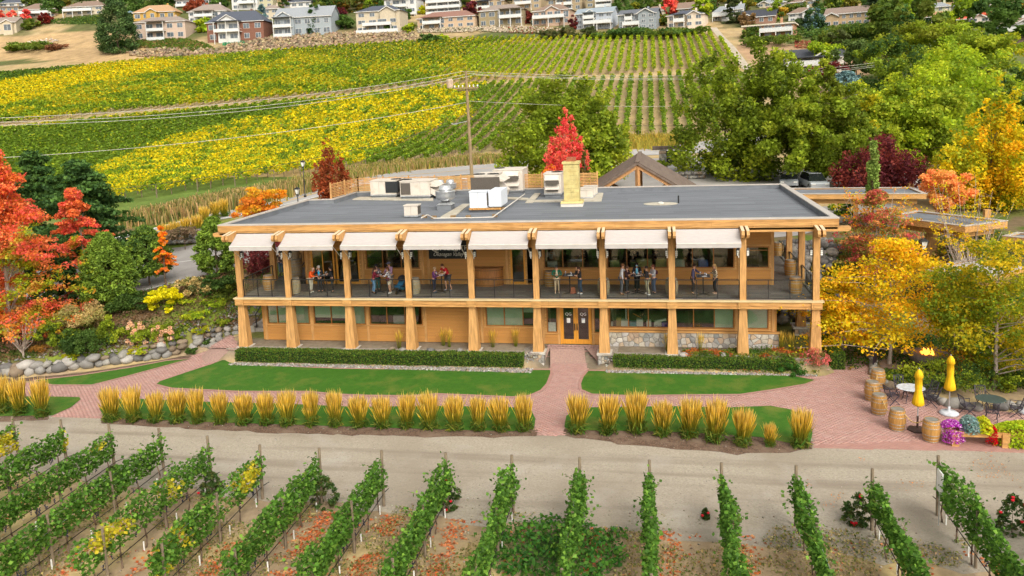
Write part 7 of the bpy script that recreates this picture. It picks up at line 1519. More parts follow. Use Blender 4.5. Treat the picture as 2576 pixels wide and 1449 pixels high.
# vegetation between the houses
def ftree(label,name,kind,u,vt,vb,w,pal,n=1500,ls=None,m=None,g_=None,cat_='tree'):
    g=G(u,vb,100); D_=float((g-CAM)@FW); return tree(name,label,kind,u,vt,vb,w,D_,pal,n,ls or D_*.0026,mat_=m,cat_=cat_,base=float(g[2]),nb=5,nclump=260 if n>12000 else None)
FD=[tuple(q*1.25 for q in c) for c in DGR]; FG=[(.13,.19,.025),(.10,.16,.025),(.17,.21,.03)]
ftree('tall broad dark conifer standing alone on the dry slope','tall_conifer','dome',291,-4,134,88,[(.06,.11,.03),(.085,.14,.04),(.045,.085,.028)],17000,.62,NEEDLE)
for a in [('blue spruce between the brick house and the grey blue house','blue_spruce','cone',661,14,76,34,BLUE,1800,None,NEEDLE),('dark fir in front of the blue grey house','fir_tree','cone',792,14,86,38,PINE,2600,None,NEEDLE),('tall dark spruce left of the modern tan house','fir_tree','cone',2050,-2,80,52,PINE+BLUE,3200,None,NEEDLE),
 ('bright crimson round tree above the cream slate roofed house','red_maple','round',1684,-4,36,44,CRIM,2500),('light green tree right of the crimson tree','shade_tree','oval',1766,-6,45,46,LIME,2200),('purple plum tree in front of the pinkish tan house','purple_plum','round',1320,28,60,36,PUR,1500),('narrow grey green conifer beside the purple plum','conifer','cone',1348,32,62,18,BLUE,800,None,NEEDLE),
 ('purple tree above the reddish roofed bungalow','purple_plum','round',1189,5,38,42,PUR+[(.22,.05,.08)],1500),('dark purple tree right of the blue grey house','purple_plum','round',852,20,62,40,PUR,1500),('dark green round tree left of the tan cream house','shade_tree','round',868,38,74,42,FD,1600),('dark green tree at the top edge behind the purple tree','shade_tree','round',830,-10,40,60,FG+FD,2200),
 ('orange tinted tree at the top edge right of the green one','shade_tree','round',880,-12,32,60,[(.30,.18,.03),(.14,.16,.03)],2200),('dark green tree at the top edge above the tan cream house','shade_tree','round',936,-14,18,56,FG+[(.4,.25,.03)],1800),('crimson young tree at the far left on the dry slope','red_maple','oval',28,27,62,20,CRIM,900),('crimson young tree below the pinkish beige house','red_maple','oval',67,26,56,20,CRIM,900),('small crimson tree at the left edge','red_maple','oval',3,28,50,16,CRIM,600),
 ('dark red round shrub on the dry slope','red_shrub','round',111,35,62,30,[(.22,.03,.02)],1100),('green round shrub beside the crimson trees','shrub','round',75,50,74,34,FG,1000),('light green round tree in front of the brick and white house','shade_tree','round',512,48,74,42,LIME,1500),('round green shrub by the terrace of the brick and white house','shrub','round',546,62,82,24,FG,900),
 ('yellow green shrub left of the terrace','shrub','round',508,66,82,24,LIME,700),('dark green tree at the top left behind the houses','conifer','cone',130,-12,34,60,FD,1600),('green tree at the top left corner','shade_tree','round',82,-10,20,34,FG,1000),('dark conifer group above the yellow ochre house left','conifer','cone',345,-14,32,60,FD,1800),('dark green trees above the yellow ochre house','conifer','cone',400,-16,22,70,FD+FG,1800),
 ('rusty red shrub tree behind the yellow ochre house','red_shrub','round',493,0,28,50,[(.30,.07,.03)],1500),('dark cedar hedge row at the top edge','conifer','dome',552,-12,18,40,FD,1500),('purple black tree at the top edge','purple_plum','round',730,-14,12,34,PUR,900),('lime yellow tree in front of the white top edge house','shade_tree','oval',1061,15,36,16,[(.5,.5,.02)],600),('dark green tree beside the white top edge house','shade_tree','round',1018,24,50,28,FD,1000),('green tree left of the white house','shade_tree','round',990,18,40,34,FG,1100),
 ('yellow green shrubs right of the tan cream house','shrub','round',1025,60,84,30,LIME+FG,900),('dark green shrub in front of the tan cream terraces','shrub','round',979,62,82,24,FD,900),('olive green shrub by the cream slate house','shade_tree','round',1665,38,64,34,FG+[(.3,.25,.03)],1400),('orange shrub left of the pale blue house','shrub','round',1625,62,74,20,[(.5,.3,.05)],500),('burgundy shrubs between the arched and pale blue houses','red_shrub','round',1445,40,74,26,PUR+[(.2,.05,.04)],1000),
 ('dark green tree at the top edge behind the pale blue house','conifer','cone',1565,-18,34,60,FD,1800),('dark green tree at the top edge left of the crimson tree','conifer','cone',1620,-18,20,60,FD+FG,1800),('yellow green tree at the top edge near the crimson tree','shade_tree','round',1598,8,24,26,[(.3,.3,.03)],700),('tall dark pine at the top edge near the street light','pine','layer',1848,-20,60,46,[(.06,.09,.03),(.09,.11,.04)],2400,None,NEEDLE),('brown leaved shrub beside the solar panel house','shrub','round',1880,34,68,36,[(.25,.16,.07)],1500),
 ('tall clipped cedar hedge left of the brick house','conifer','dome',1895,64,97,50,FD+FG,2600,None,NEEDLE),('tall clipped cedar hedge right of the brick house','conifer','dome',2012,48,80,44,[(.06,.10,.03)],2400,None,NEEDLE),('bright orange yellow tree near the top right of the vineyard','shade_tree','round',1958,20,40,40,[(.5,.32,.03),(.4,.3,.03)],1300),('green yellow tree at the top edge right of the orange one','shade_tree','round',2000,10,32,60,FG+[(.25,.22,.03)],1500),
 ('dark pine cluster right of the modern tan house, left one','pine','layer',2205,-20,60,60,[(.045,.075,.03)],3000,None,NEEDLE),('dark pine cluster right of the modern tan house, middle one','pine','layer',2245,-18,66,60,[(.04,.065,.028)],3000,None,NEEDLE),('dark pine cluster right of the modern tan house, right one','pine','layer',2290,-16,58,56,[(.05,.08,.03)],3000,None,NEEDLE),('pine at the top edge above the modern tan house','pine','layer',2140,-22,22,70,[(.06,.09,.035)],2400,None,NEEDLE),('slim dark conifer in front of the orange roofed house','conifer','cone',2343,32,64,28,PINE,1300,None,NEEDLE),
 ('light green poplar at the upper right','poplar','oval',2450,-6,56,40,LIME,2200),('dark green round tree at the upper right corner','shade_tree','round',2500,-2,66,90,FG+FD,3500),('blue spruce at the far upper right','blue_spruce','cone',2552,17,52,26,BLUE,1000,None,NEEDLE),('dark tree at the right edge of the skyline','shade_tree','round',2578,12,40,30,PUR+FD,1000),('dark green pine left of the light green poplar','pine','cone',2310,-8,26,50,FD,1500,None,NEEDLE),('dark shrubs under the red roofed house','shrub','wide',2420,60,76,70,FD,1600),
 ('green shrub row above the vineyard under the pale blue house','shrub','wide',1560,76,94,130,FD+FG,4500),('green shrub row above the vineyard under the blue grey house','shrub','wide',1700,74,90,140,FD+FG,4500),('olive bush heap at the top of the vineyard','shrub','wide',1400,74,98,80,[(.14,.13,.05),(.08,.10,.03)],2200),('second olive bush heap at the top of the vineyard','shrub','wide',1470,70,96,60,[(.13,.14,.05),(.08,.10,.03)],1800),('dark ivy mound in the rocky bank','shrub','wide',1084,88,108,60,FD,1500),('yellow shrub beside the ivy mound','shrub','wide',1112,88,102,30,LIME,600),
 ('green shrub clump at the left end of the dry slope','shrub','wide',85,106,126,110,FG,2800),('rusty shrub beside the green clump on the dry slope','shrub','wide',140,112,126,50,[(.25,.12,.06)],900),('green shrub at the lower left of the dry slope','shrub','wide',40,116,128,50,FG,1000),('dark green shrub below the boulder bank','shrub','wide',306,102,118,34,FD,900),
 ('green bush on the dry knoll at the right','shrub','round',2070,82,118,50,FG,1800),('grey green bush on the dry knoll at the right','shrub','round',2110,78,120,46,[(.12,.15,.05)],1800),('wide ivy covered bank below the modern tan house','shrub','wide',2140,62,92,220,FD+FG,7000),('green bank in front of the brick house','shrub','wide',1940,92,112,130,FG,3000)]:
    lab,nm=a[0],a[1]; ftree(lab,nm,*a[2:6],a[6],a[7],a[8] if len(a)>8 else None,a[9] if len(a)>9 else None,cat_='shrub' if 'shrub' in nm else 'tree')
# filler trees higher up the hill
protos=[]
for k,(kind,pal,m_) in enumerate([('round',FD,None),('round',FG,None),('cone',PINE,NEEDLE),('round',[(.2,.2,.03),(.3,.22,.03)],None),('cone',FD,NEEDLE),('oval',FG+LIME,None)]):
    rng=np.random.default_rng(k+900); (V,Fq,Cc),cl=crown(kind,1300,9,7 if kind!='cone' else 5,.75,pal,rng); me=npmesh('crown',V,Fq,Cc); me.materials.append(m_ or LEAF); tm_=MB().tube((0,0,-1),(0,0,4),.25,.12,6).mesh('trunk'); tm_.materials.append(barkm); protos.append((me,tm_,['dark green round','olive green','dark blue green conical','yellowish autumn','slim dark conical','light green oval'][k]))
lab_used={}
rr=random.Random(4)
def filler(u,v,s):
    g=G(u,v,200,1100); k=rr.randrange(6); me,tm_,ds=protos[k]; D_=float((g-CAM)@FW)
    near=min(HOUSES,key=lambda h:abs(h[0]-u)+2*abs(h[1]-v)); side='left of' if u<near[0] else 'right of'; pos='behind and '+side if v<near[1]-6 else 'just '+side
    lb='%s tree %s the %s'%(ds,pos,' '.join(near[2].split()[:8])); lab_used[lb]=lab_used.get(lb,0)+1
    if lab_used[lb]>1: lb='%s %s'%(['','','second','third','fourth','fifth','sixth','seventh','eighth'][min(8,lab_used[lb])],lb)
    t=thing('hill_tree',' '.join(lb.split()[:16]),'tree',tuple(g),rr.uniform(0,6),'trees between the hill houses'); o=D2.objects.new('crown',me); COL.objects.link(o); o.parent=t; o.location=(0,0,.3); sc=s*rr.uniform(.8,1.25); o.scale=(sc,sc,sc*rr.uniform(.85,1.2)); o2=D2.objects.new('trunk',tm_); COL.objects.link(o2); o2.parent=t
for k in range(210):
    u=rr.uniform(-20,2590); hz=316-u*.0388
    v=rr.uniform(-14,34); 
    if u>1950: v=rr.uniform(-6,60)
    if any(abs(h[0]-u)<36 and -4<v-h[1]<24 for h in HOUSES): continue
    if u>2300 and rr.random()<.45: continue
    if u>2440 and v<14: v+=16
    filler(u,v,.8 if v>20 else 1.0)
for k in range(9): filler(rr.uniform(2200,2590),rr.uniform(70,190),1.2)
# rocky banks and slopes below the houses
pebbles(VG([(320,132),(420,122),(540,126),(560,118),(700,90),(860,84),(1045,82),(1048,106),(900,116),(720,128),(560,140),(400,146),(330,142)]),1700,1.0,'tan boulder bank between the vineyard and the houses',[(.28,.20,.12),(.23,.165,.10),(.33,.25,.15),(.16,.12,.08)],21,.3)
pebbles(VG([(1050,72),(1290,66),(1420,74),(1400,84),(1200,82),(1050,84)]),900,.6,'pale stone terrace wall below the tan bungalow',[(.40,.33,.24),(.34,.28,.20)],22,.3)
pebbles(VG([(70,105),(130,98),(150,104),(60,125)]),60,.7,'few pale rocks on the dry slope',[(.6,.5,.4)],23,.2)
def vbed(uvpoly,n,pal,label,ls,hh,seed): bed(VG(uvpoly),n,pal,label,ls,hh,seed)
vbed([(340,100),(470,99),(520,112),(545,128),(480,132),(400,122),(345,122)],9000,FD+FG+[(.30,.18,.08)],'dark ivy covered slope below the pale pink house',.55,.9,31); vbed([(130,50),(260,40),(262,62),(190,62),(120,60)],3500,FG+FD,'green ground cover below the cream house',.5,1.0,32)
vbed([(1270,70),(1430,74),(1440,88),(1280,84)],2500,[(.22,.03,.04),(.30,.05,.04),(.12,.13,.04),(.40,.28,.12)],'terraced burgundy and gold planting below the arched house',.5,.8,33); vbed([(560,100),(660,104),(655,114),(560,116)],1500,[(.03,.30,.13)],'bright green turf strip below the brick and white house',.5,.2,34)
vbed([(2000,105),(2090,106),(2100,124),(2000,122)],2500,[(.45,.08,.06),(.40,.25,.12),(.3,.1,.06)],'red tinted shrubs on the dry knoll',.5,.5,35)
vbed([(1990,62),(2260,60),(2330,90),(2200,130),(2050,100)],8000,FD+FG,'ivy and scrub on the right hand bank',.6,.9,36)
# retaining wall by the road, low wall near the pavilion
rw=thing('retaining_wall','stone retaining wall between driveway and road at the left','wall')
for u in np.arange(418,506,1.9):
    for k in range(3): p=G(u,612+(506-u)*.06); rock(p[0],p[1]+.1*k,p[2]+.25+.42*k,.55,rw)
T('shrub','brown twiggy shrubs on top of the stone retaining wall','wide',462,575,598,110,70,[(.22,.15,.09),(.16,.13,.06)],3500,.14,cat_='shrub')
# ---------------- pole, wires, lamps ----------------
pp=atd(1190,485,78); pz=h1(pp[0],pp[1]); top=atd(1181,180,78)
pole=thing('utility_pole','tall wooden utility pole with crossarm behind the left half of the roof','pole',(pp[0],pp[1],0))
polem=mat('pole_wood',(.27,.20,.11),.85,.2,3,.5,20,stretch=(4,4,.4))
dx,dy=top[0]-pp[0],0; MB().tube((0,0,pz-.3),(dx,dy,top[2]),.19,.13,10).build('shaft',polem,pole)
za=atd(1181,222,78)[2]; MB().box(dx-1.25,dx+1.25,-.22,-.14,za-.07,za+.07).box(dx-1.0,dx+1.0,.14,.22,za-.25,za-.12).build('crossarm',polem,pole)
for k in (-1.15,-.75,-.35,.35,.75,1.15): MB().lathe([(.03,0),(.07,.05),(.05,.1),(.08,.15),(.04,.22)],8,(dx+k,-.18,za+.07)).build('insulator',white,pole)
MB().lathe([(.16,0),(.19,.1),(.19,.5),(.12,.58)],12,(dx-.95,-.35,za-.05)).build('transformer',mat('transformer',(.50,.38,.27),.6),pole) if 0 else MB().lathe([(.30,0),(.32,.08),(.32,.85),(.2,.92)],12,(dx-1.62,-.1,za+.05)).build('transformer',mat('transformer',(.50,.38,.27),.6),pole)
MB().bar((dx*.6-.05,0,atd(1181,304,78)[2]),(dx*.6-1.2,0,atd(1181,309,78)[2]),.06,.06).box(dx*.6-1.75,dx*.6-1.15,-.12,.12,atd(1181,310,78)[2]-.05,atd(1181,310,78)[2]+.08).build('street_light_arm',galv,pole)
wirem=mat('wire_metal',(.50,.48,.42),.4,.05,2); wired=mat('wire_dark',(.05,.05,.05),.6)
def wire(label,A,B,sag,r=.02,m=wirem):
    pts=[]
    for k in range(25): s=k/24; p=np.array(A)*(1-s)+np.array(B)*s; p[2]-=sag*4*s*(1-s); pts.append(tuple(p))
    o=MB().path(pts,r,5).build('overhead_wire',m,None,True); tag(o,label,'wire')
P0=np.array([pp[0]+dx,pp[1],0])
for k,(vo,ul,vl,sg,lb) in enumerate([(182,-30,277,1.0,'topmost'),(188,-30,282,1.3,'second'),(192,-30,288,1.4,'third')]):
    A=atd(-320,ul and vl+28,56); wire('%s overhead wire from the pole to the left edge'%lb,(P0[0]+(k-1)*.6,P0[1],atd(1181,vo,78)[2]),A,sg); Bp=atd(2200,vo-24,118); wire('%s overhead wire from the pole to the right'%lb,(P0[0]+(k-1)*.6,P0[1],atd(1181,vo-2,78)[2]),Bp,1.1)
wire('lower thin wire from the pole to the left edge',(P0[0],P0[1],atd(1181,257,78)[2]),atd(-320,412,58),1.0,.022); wire('lower thin wire from the pole to the right',(P0[0],P0[1],atd(1181,254,78)[2]),atd(2200,232,118),1.2,.018)
wire('dark communication cable from the pole to the left',(P0[0],P0[1],atd(1181,300,78)[2]),atd(-100,500,70),1.6,.02,wired); wire('dark communication cable from the pole to the right',(P0[0],P0[1],atd(1181,300,78)[2]),atd(2100,292,118),1.0,.018,wired)
def lamp(u,vt,vb,label,zg=None):
    p=G(u,vb) if zg is None else atz(u,vb,zg); D_=float((p-CAM)@FW); h=(vb-vt)*D_/F; t=thing('street_lamp',label,'street lamp',(p[0],p[1],p[2]))
    MB().lathe([(.16,0),(.16,.25),(.07,.35),(.055,h*.5),(.05,h-.85)],10).build('post',black,t,True); MB().taper(0,0,h-.62,h-.12,.10,.20).build('lamp_glass',lampglass,t); c=MB()
    for a in (-1,1):
        for b in (-1,1): c.bar((a*.10,b*.10,h-.62),(a*.20,b*.20,h-.12),.03,.03)
    c.lathe([(.14,h-.85),(.10,h-.75),(.15,h-.62)],8).taper(0,0,h-.12,h+.06,.26,.06).taper(0,0,h+.06,h+.2,.03,.01); c.build('cage',black,t)
lamp(768,405,497,'tall black street lamp behind the left end of the roof'); lamp(752,472,540,'black lantern head showing just over the left roof edge',4.0)
lamp(2320,600,735,'dark lantern post among the golden trees at the right')
# ---------------- pavilion ----------------
A=atd(1603.5,407,62); B_=atd(1610,383,73.5); zr=A[2]; ang=math.atan2(B_[1]-A[1],B_[0]-A[0])-PI/2; Lp=float(np.hypot(*(B_-A)[:2])); gz=h1(A[0],A[1]+4)
pv=thing('timber_pavilion','open gabled timber pavilion with brown shingle roof behind the main building','pavilion',(A[0],A[1],0),ang); sl=.62; hw=5.2
ptm=mat('pavilion_timber',(.46,.24,.10),.6,.12,3,.3,40,stretch=(4,4,.6)); shg=mat('pavilion_shingle',(.155,.115,.09),.9,.16,5,.4,30,objvar=.1)
rf=MB()
for s in (-1,1): rf.add([(0,-.3,zr),(s*hw,-.3,zr-hw*sl),(s*hw,Lp,zr-hw*sl),(0,Lp,zr),(0,-.3,zr-.22),(s*hw,-.3,zr-hw*sl-.22),(s*hw,Lp,zr-hw*sl-.22),(0,Lp,zr-.22)],[(0,1,2,3),(4,7,6,5),(0,4,5,1),(1,5,6,2),(2,6,7,3)])
roofp=rf.build('roof',shg,pv)
cm_=MB().box(0,1,0,1,0,1).mesh('shingle'); cm_.materials.append(shg); L_=math.hypot(1,sl); a_=math.atan(sl)
for s in (-1,1):
    k=0;d=0.02
    while d<hw*L_-.3:
        n=5; off=0 if k%2 else -.9
        y=-.32+off
        while y<Lp:
            y0=max(y,-.32);y1=min(y+2.1,Lp+.02)
            if y1-y0>.1:
                o=D2.objects.new('shingle',cm_); COL.objects.link(o); o.parent=roofp; o.matrix_local=Matrix.Translation((s*d*math.cos(a_),y0,zr-d*math.sin(a_)+.012))@Matrix.Rotation(s*a_,4,'Y')@Matrix.Diagonal((s*.30 if s>0 else -.30,y1-y0-.02,.025+.012*random.random(),1))
            y+=2.1
        d+=.27;k+=1
MB().bar((0,-.35,zr+.03),(0,Lp,zr+.03),.35,.08).build('ridge_cap',shg,roofp)
for yy in (-.05,Lp*.5,Lp-.3):
    b=MB()
    for s in(-1,1): b.bar((0,yy,zr-.35),(s*(hw-.1),yy,zr-hw*sl-.28),.22,.30); b.bar((s*3.4,yy,zr-3.4*sl-.4),(s*1.5,yy,zr-3.6),.2,.26)
    b.bar((0,yy,zr-.4),(0,yy,zr-3.4),.28,.28).bar((-hw+.3,yy,zr-3.5),(hw-.3,yy,zr-3.5),.22,.3); b.build('truss',ptm,pv)
for s in(-1,1):
    b=MB()
    for yy in (-.05,Lp*.5,Lp-.3): b.box(s*(hw-.7)-.17,s*(hw-.7)+.17,yy-.17,yy+.17,gz-.2,zr-3.3)
    b.build('post',ptm,pv); r=MB()
    for k in range(12): r.bar((0,.3+k*(Lp-.6)/11,zr-.26),(s*(hw-.1),.3+k*(Lp-.6)/11,zr-hw*sl-.26),.08,.14)
    r.build('rafter',ptm,pv)
# ---------------- entrance sign ----------------
g=G(1690,430); D_=float((g-CAM)@FW); s=D_/F; t=thing('entrance_sign','stone pillared entrance sign with black board and timber beam by the road','sign',(g[0],g[1],g[2]),R(-8)); hs2=(430-366)*s
for x in (-26*s*.82,26*s*.95):
    MB().taper(x,0,-.5,hs2*.82,11*s,8*s).build('pillar',stoneJ,t); stone_face(x-9*s,x+9*s,0,hs2*.8,-9*s,t,SPAL,.45,.12,300)
MB().box(-47*s,47*s,-.35,.35,hs2*.84,hs2*.98).build('beam',mat('dark_beam',(.16,.12,.10),.85,.2,4),t); MB().box(-15.5*s,17.5*s,-.25,-.1,hs2*.30,hs2*.80).build('sign_board',mat('sign_black',(.012,.016,.018),.5),t)
text("QUAILS' GATE",5.2*s,1*s,-.27,hs2*.55,t,lett); text("ESTATE WINERY",2.6*s,1*s,-.27,hs2*.43,t,lett)
T('shrub','green clipped shrubs at the foot of the entrance sign','wide',1668,404,432,60,D_-3,GRN,2500,.16,cat_='shrub')
lw=thing('low_stone_wall','low curved stone wall right of the pavilion roof','wall')
for u in np.arange(1700,1772,2.2):
    for k in range(2): p=G(u,452-(u-1700)*.03); rock(p[0],p[1],p[2]+.25+.45*k,.6,lw)
# ---------------- cars ----------------
def car(u,v,rz,col,label,suv=False,dz=.07):
    p=G(u,v); t=thing('parked_car' if suv or v>400 else 'car',label,'car',(p[0],p[1],p[2]+dz),R(rz)); L=4.6; h=1.68 if suv else 1.42; b=.92; bm=mat('car_%02d%02d'%(int(col[0]*99),int(col[2]*99)),col,.25,.03,2,spec=.7,metal=.3)
    pr=[(-2.3,.32),(-2.3,.72),(-2.15,.86),(-1.3,.94),(1.55 if not suv else 2.0,1.0),(2.15,.92),(2.3,.72),(2.3,.32)]; MB().prof(pr,-b,b,'y').build('body',bm,t); top=[(-1.45,.93),(-.65,h-.06),(-.3,h),(.9 if not suv else 1.7,h),(1.3 if not suv else 2.0,h-.1),(1.75 if not suv else 2.15,1.0)]
    n=len(top); vs=[(x,-b*.96+(z-.93)*.28,z) for x,z in top]+[(x,b*.96-(z-.93)*.28,z) for x,z in top]; MB().add(vs,[tuple(range(n)),tuple(range(2*n-1,n-1,-1))]+[(i,n+i,n+i+1,i+1) for i in range(n-1)]).build('windows',mat('car_glass',(.015,.018,.02),.08,spec=.9),t)
    MB().box(-.45,1.0 if not suv else 1.75,-.62,.62,h-.01,h+.02).build('roof',bm,t)
    for x in(-1.4,1.4):
        for y in(-.86,.86):
            o=MB().lathe([(.2,-.11),(.33,-.11),(.34,0),(.33,.11),(.2,.11)],14).build('wheel',black,t); o.location=(x,y,.33); o.rotation_euler=(PI/2,0,0); o=MB().lathe([(.2,-.115),(.19,.115)],12).build('rim',galv,t); o.location=(x,y,.33); o.rotation_euler=(PI/2,0,0)
    for y in(-.65,.65): MB().box(-2.33,-2.28,y-.18,y+.18,.62,.76).build('headlight',lampglass,t); MB().box(2.28,2.33,y-.18,y+.18,.68,.84).build('tail_light',mat('tail_red',(.4,.01,.01),.3),t)
car(1538,394,8,(.55,.60,.66),'silver blue sedan driving on the road behind the big green tree')
car(2047,476,95,(.62,.66,.70),'pale silver SUV parked nose on beside the tree trunk',True); car(2150,474,85,(.12,.30,.28),'teal green car partly hidden behind the covered walkway roof'); car(1985,470,80,(.35,.38,.42),'grey car parked left of the tree trunk'); car(2125,436,30,(.75,.76,.78),'white car glimpsed through the trees'); car(1800,412,15,(.30,.36,.45),'blue grey car left of the car park trees'); car(1815,402,15,(.10,.03,.02),'dark red car beyond the blue grey one')
car(904,62,10,(.10,.12,.14),'dark pickup sized car on the hill by the tan bungalow') if 0 else None
car(2102,95,20,(.75,.76,.78),'white car parked below the brick house') if 0 else None
# ---------------- covered walkways ----------------
def flatroof(label,P,z,posts,th=.42,mt=roofgrey):
    t=thing('covered_walkway',label,'walkway roof'); n=len(P)
    a=0.5*sum(P[i][0]*P[(i+1)%n][1]-P[(i+1)%n][0]*P[i][1] for i in range(n))
    if a<0: P=P[::-1]
    MB().prism(inset(P,.22),z-.22,z-.10).build('roof_membrane',mt,t); ring(P,0,.215,z-th,z-.03).build('fascia',timber,t); ring(P,-.03,.25,z-.027,z+.02).build('roof_edge_cap',capwhite,t)
    ring(inset(P,.5),0,.22,z-th-.42,z-th-.003).build('beam',timber,t)
    c=np.mean(P,axis=0); m=MB(); q=inset(P,.8); j=MB()
    xs=np.linspace(min(p[0] for p in P)+.8,max(p[0] for p in P)-.8,14)
    for (x,y) in posts: MB().box(x-.2,x+.2,y-.2,y+.2,h1(x,y)-.2,z-th-.1).build('post',timberv,t)
    return t
f=lambda l,z:[tuple(atz(u,v,z)[:2]) for u,v in l]
flatroof('rear covered walkway with grey flat roof joining the main building at the right',f([(1990,488),(2331,486.6),(2291,471),(1990,473)],6.1),6.1,[tuple(atz(u,v,3.1)[:2]) for u,v in ((2133,547),(2151,552),(2289,530))])
flatroof('angled covered walkway with grey flat roof at the right',f([(2231,544),(2428,569),(2535,555),(2306,530)],5.5),5.5,[tuple(atz(u,v,z)[:2]) for u,v,z in ((2334,640,2.8),(2347,632,2.8),(2480,600,2.8))])
flatroof('lower flat roofed shelter glimpsed under the golden trees at the right',f([(2325,679),(2480,700),(2580,672),(2439,648)],3.2),3.2,[tuple(atz(u,v,1)[:2]) for u,v in ((2380,740),(2520,740))],.3,mat('pale_roof',(.50,.48,.46),.7))
flatroof('roof corner of another shelter at the right edge',f([(2522,593),(2640,604),(2640,590),(2560,584)],4.6),4.6,[],.3)
# ---------------- patio ----------------
umb=mat('yellow_canvas',(.85,.50,.01),.75,.06,4); 
def umbrella(u,v,label,base,h=2.75):
    p=atz(u,v,G0); t=thing('closed_umbrella',label,'umbrella',(p[0],p[1],G0+.02)); n=12; pr=[(.15,1.10),(.21,1.16),(.19,1.36),(.135,1.68),(.115,1.80),(.125,2.0),(.12,2.36),(.155,2.38),(.13,2.56),(.06,2.70),(.02,2.74)]; m=MB(); vs=[]
    for r,z in pr:
        for k in range(2*n): a=PI*k/n; q=r*(1+(.20 if k%2 else -.20)); vs.append((q*math.cos(a),q*math.sin(a),z+(.03 if k%2 and z<1.2 else 0)))
    fs=[]; N=2*n
    for i in range(len(pr)-1):
        for k in range(N): fs.append((i*N+k,i*N+(k+1)%N,(i+1)*N+(k+1)%N,(i+1)*N+k))
    fs.append(tuple(range(N-1,-1,-1))); m.add(vs,fs).build('canopy',umb,t,True)
    MB().lathe([(.125,1.76),(.13,1.80),(.125,1.84)],12).build('tie_strap',umb,t)
    MB().tube((0,0,.1),(0,0,2.8),.025).build('pole',galv if base=='round' else mat('pole_grey',(.3,.3,.3),.5),t)
    if base=='round': MB().lathe([(.40,0),(.41,.06),(.30,.13),(.06,.17),(.05,.35)],20).build('base',mat('base_grey',(.50,.52,.56),.6),t,True)
    else: MB().lathe([(.42,0),(.42,.05),(.12,.10),(.045,.12),(.045,.65)],6).build('base',mat('base_iron',(.06,.035,.03),.6),t)
umbrella(2307.5,1083,'closed yellow umbrella on a dark iron base between the last two roped barrels','hex'); umbrella(2387,1042,'closed yellow umbrella on a round grey base near the planting','round')
iron=mat('patio_iron',(.05,.045,.06),.5)
def pchair(x,y,rz,label):
    t=thing('patio_chair',label,'chair',(x,y,G0+.02),R(rz),'metal patio chairs'); m=MB()
    for k in range(7): m.bar((-.2+k*.067,-.2,.44),(-.2+k*.067,.2,.44),.025,.012)
    m.bar((-.22,-.22,.44),(.22,-.22,.44),.03,.03).bar((-.22,.22,.44),(.22,.22,.44),.03,.03); m.build('seat',iron,t); b=MB()
    for k in range(5): b.bar((-.18+k*.09,.22,.46),(-.18+k*.09,.34,.88),.02,.012)
    b.bar((-.23,.35,.9),(.23,.35,.9),.03,.03).bar((-.23,.2,.44),(-.23,.35,.9),.03,.03).bar((.23,.2,.44),(.23,.35,.9),.03,.03); b.build('backrest',iron,t)
    for s in(-1,1): MB().bar((s*.21,-.24,.0),(s*.21,.22,.44),.028,.028).build('leg',iron,t); MB().bar((s*.21,.26,.0),(s*.21,-.22,.44),.028,.028).build('leg',iron,t); MB().bar((s*.24,-.22,.66),(s*.24,.30,.66),.03,.02).bar((s*.24,-.2,.44),(s*.24,-.2,.66),.02,.02).build('armrest',iron,t)
def ptable(u,v,glassy,label):
    p=atz(u,v,G0); t=thing('patio_table',label,'table',(p[0],p[1],G0+.02)); MB().lathe([(.52,.70),(.55,.715),(.52,.73)],24,sx=1.15).build('table_top',mat('pale_glass',(.55,.60,.66),.12,spec=.8) if glassy else mat('dark_lattice',(.05,.075,.07),.35,spec=.6),t)
    for a in range(4): c_,s_=math.cos(a*PI/2+.8),math.sin(a*PI/2+.8); MB().path([(c_*.42,s_*.42,0),(c_*.3,s_*.3,.4),(c_*.45,s_*.45,.70)],.016,5).build('leg',iron,t)
    return p
p=ptable(2290,1012,True,'oval patio table with pale glass top behind the roped barrels')
for a,lb in ((200,'left of'),(330,'in front right of'),(20,'right of'),(100,'behind')): pchair(p[0]+.95*math.cos(R(a)),p[1]+.85*math.sin(R(a)),a-90,'black metal patio chair %s the pale glass topped table'%lb)
p=ptable(2490,1042,False,'dark round patio table at the right edge of the patio')
for a,lb in ((190,'left of'),(255,'in front of'),(345,'right of'),(90,'behind')): pchair(p[0]+1.0*math.cos(R(a)),p[1]+.85*math.sin(R(a)),a-90,'black metal patio chair %s the dark round table'%lb)
p=atz(2588,1040,G0); o=MB().lathe([(.40,0),(.41,.06),(.30,.13),(.06,.17)],20).build('umbrella_base',MATS['base_grey'],None,True); o.location=(p[0],p[1],G0+.02); tag(o,'round grey umbrella base cut by the right edge','umbrella base')
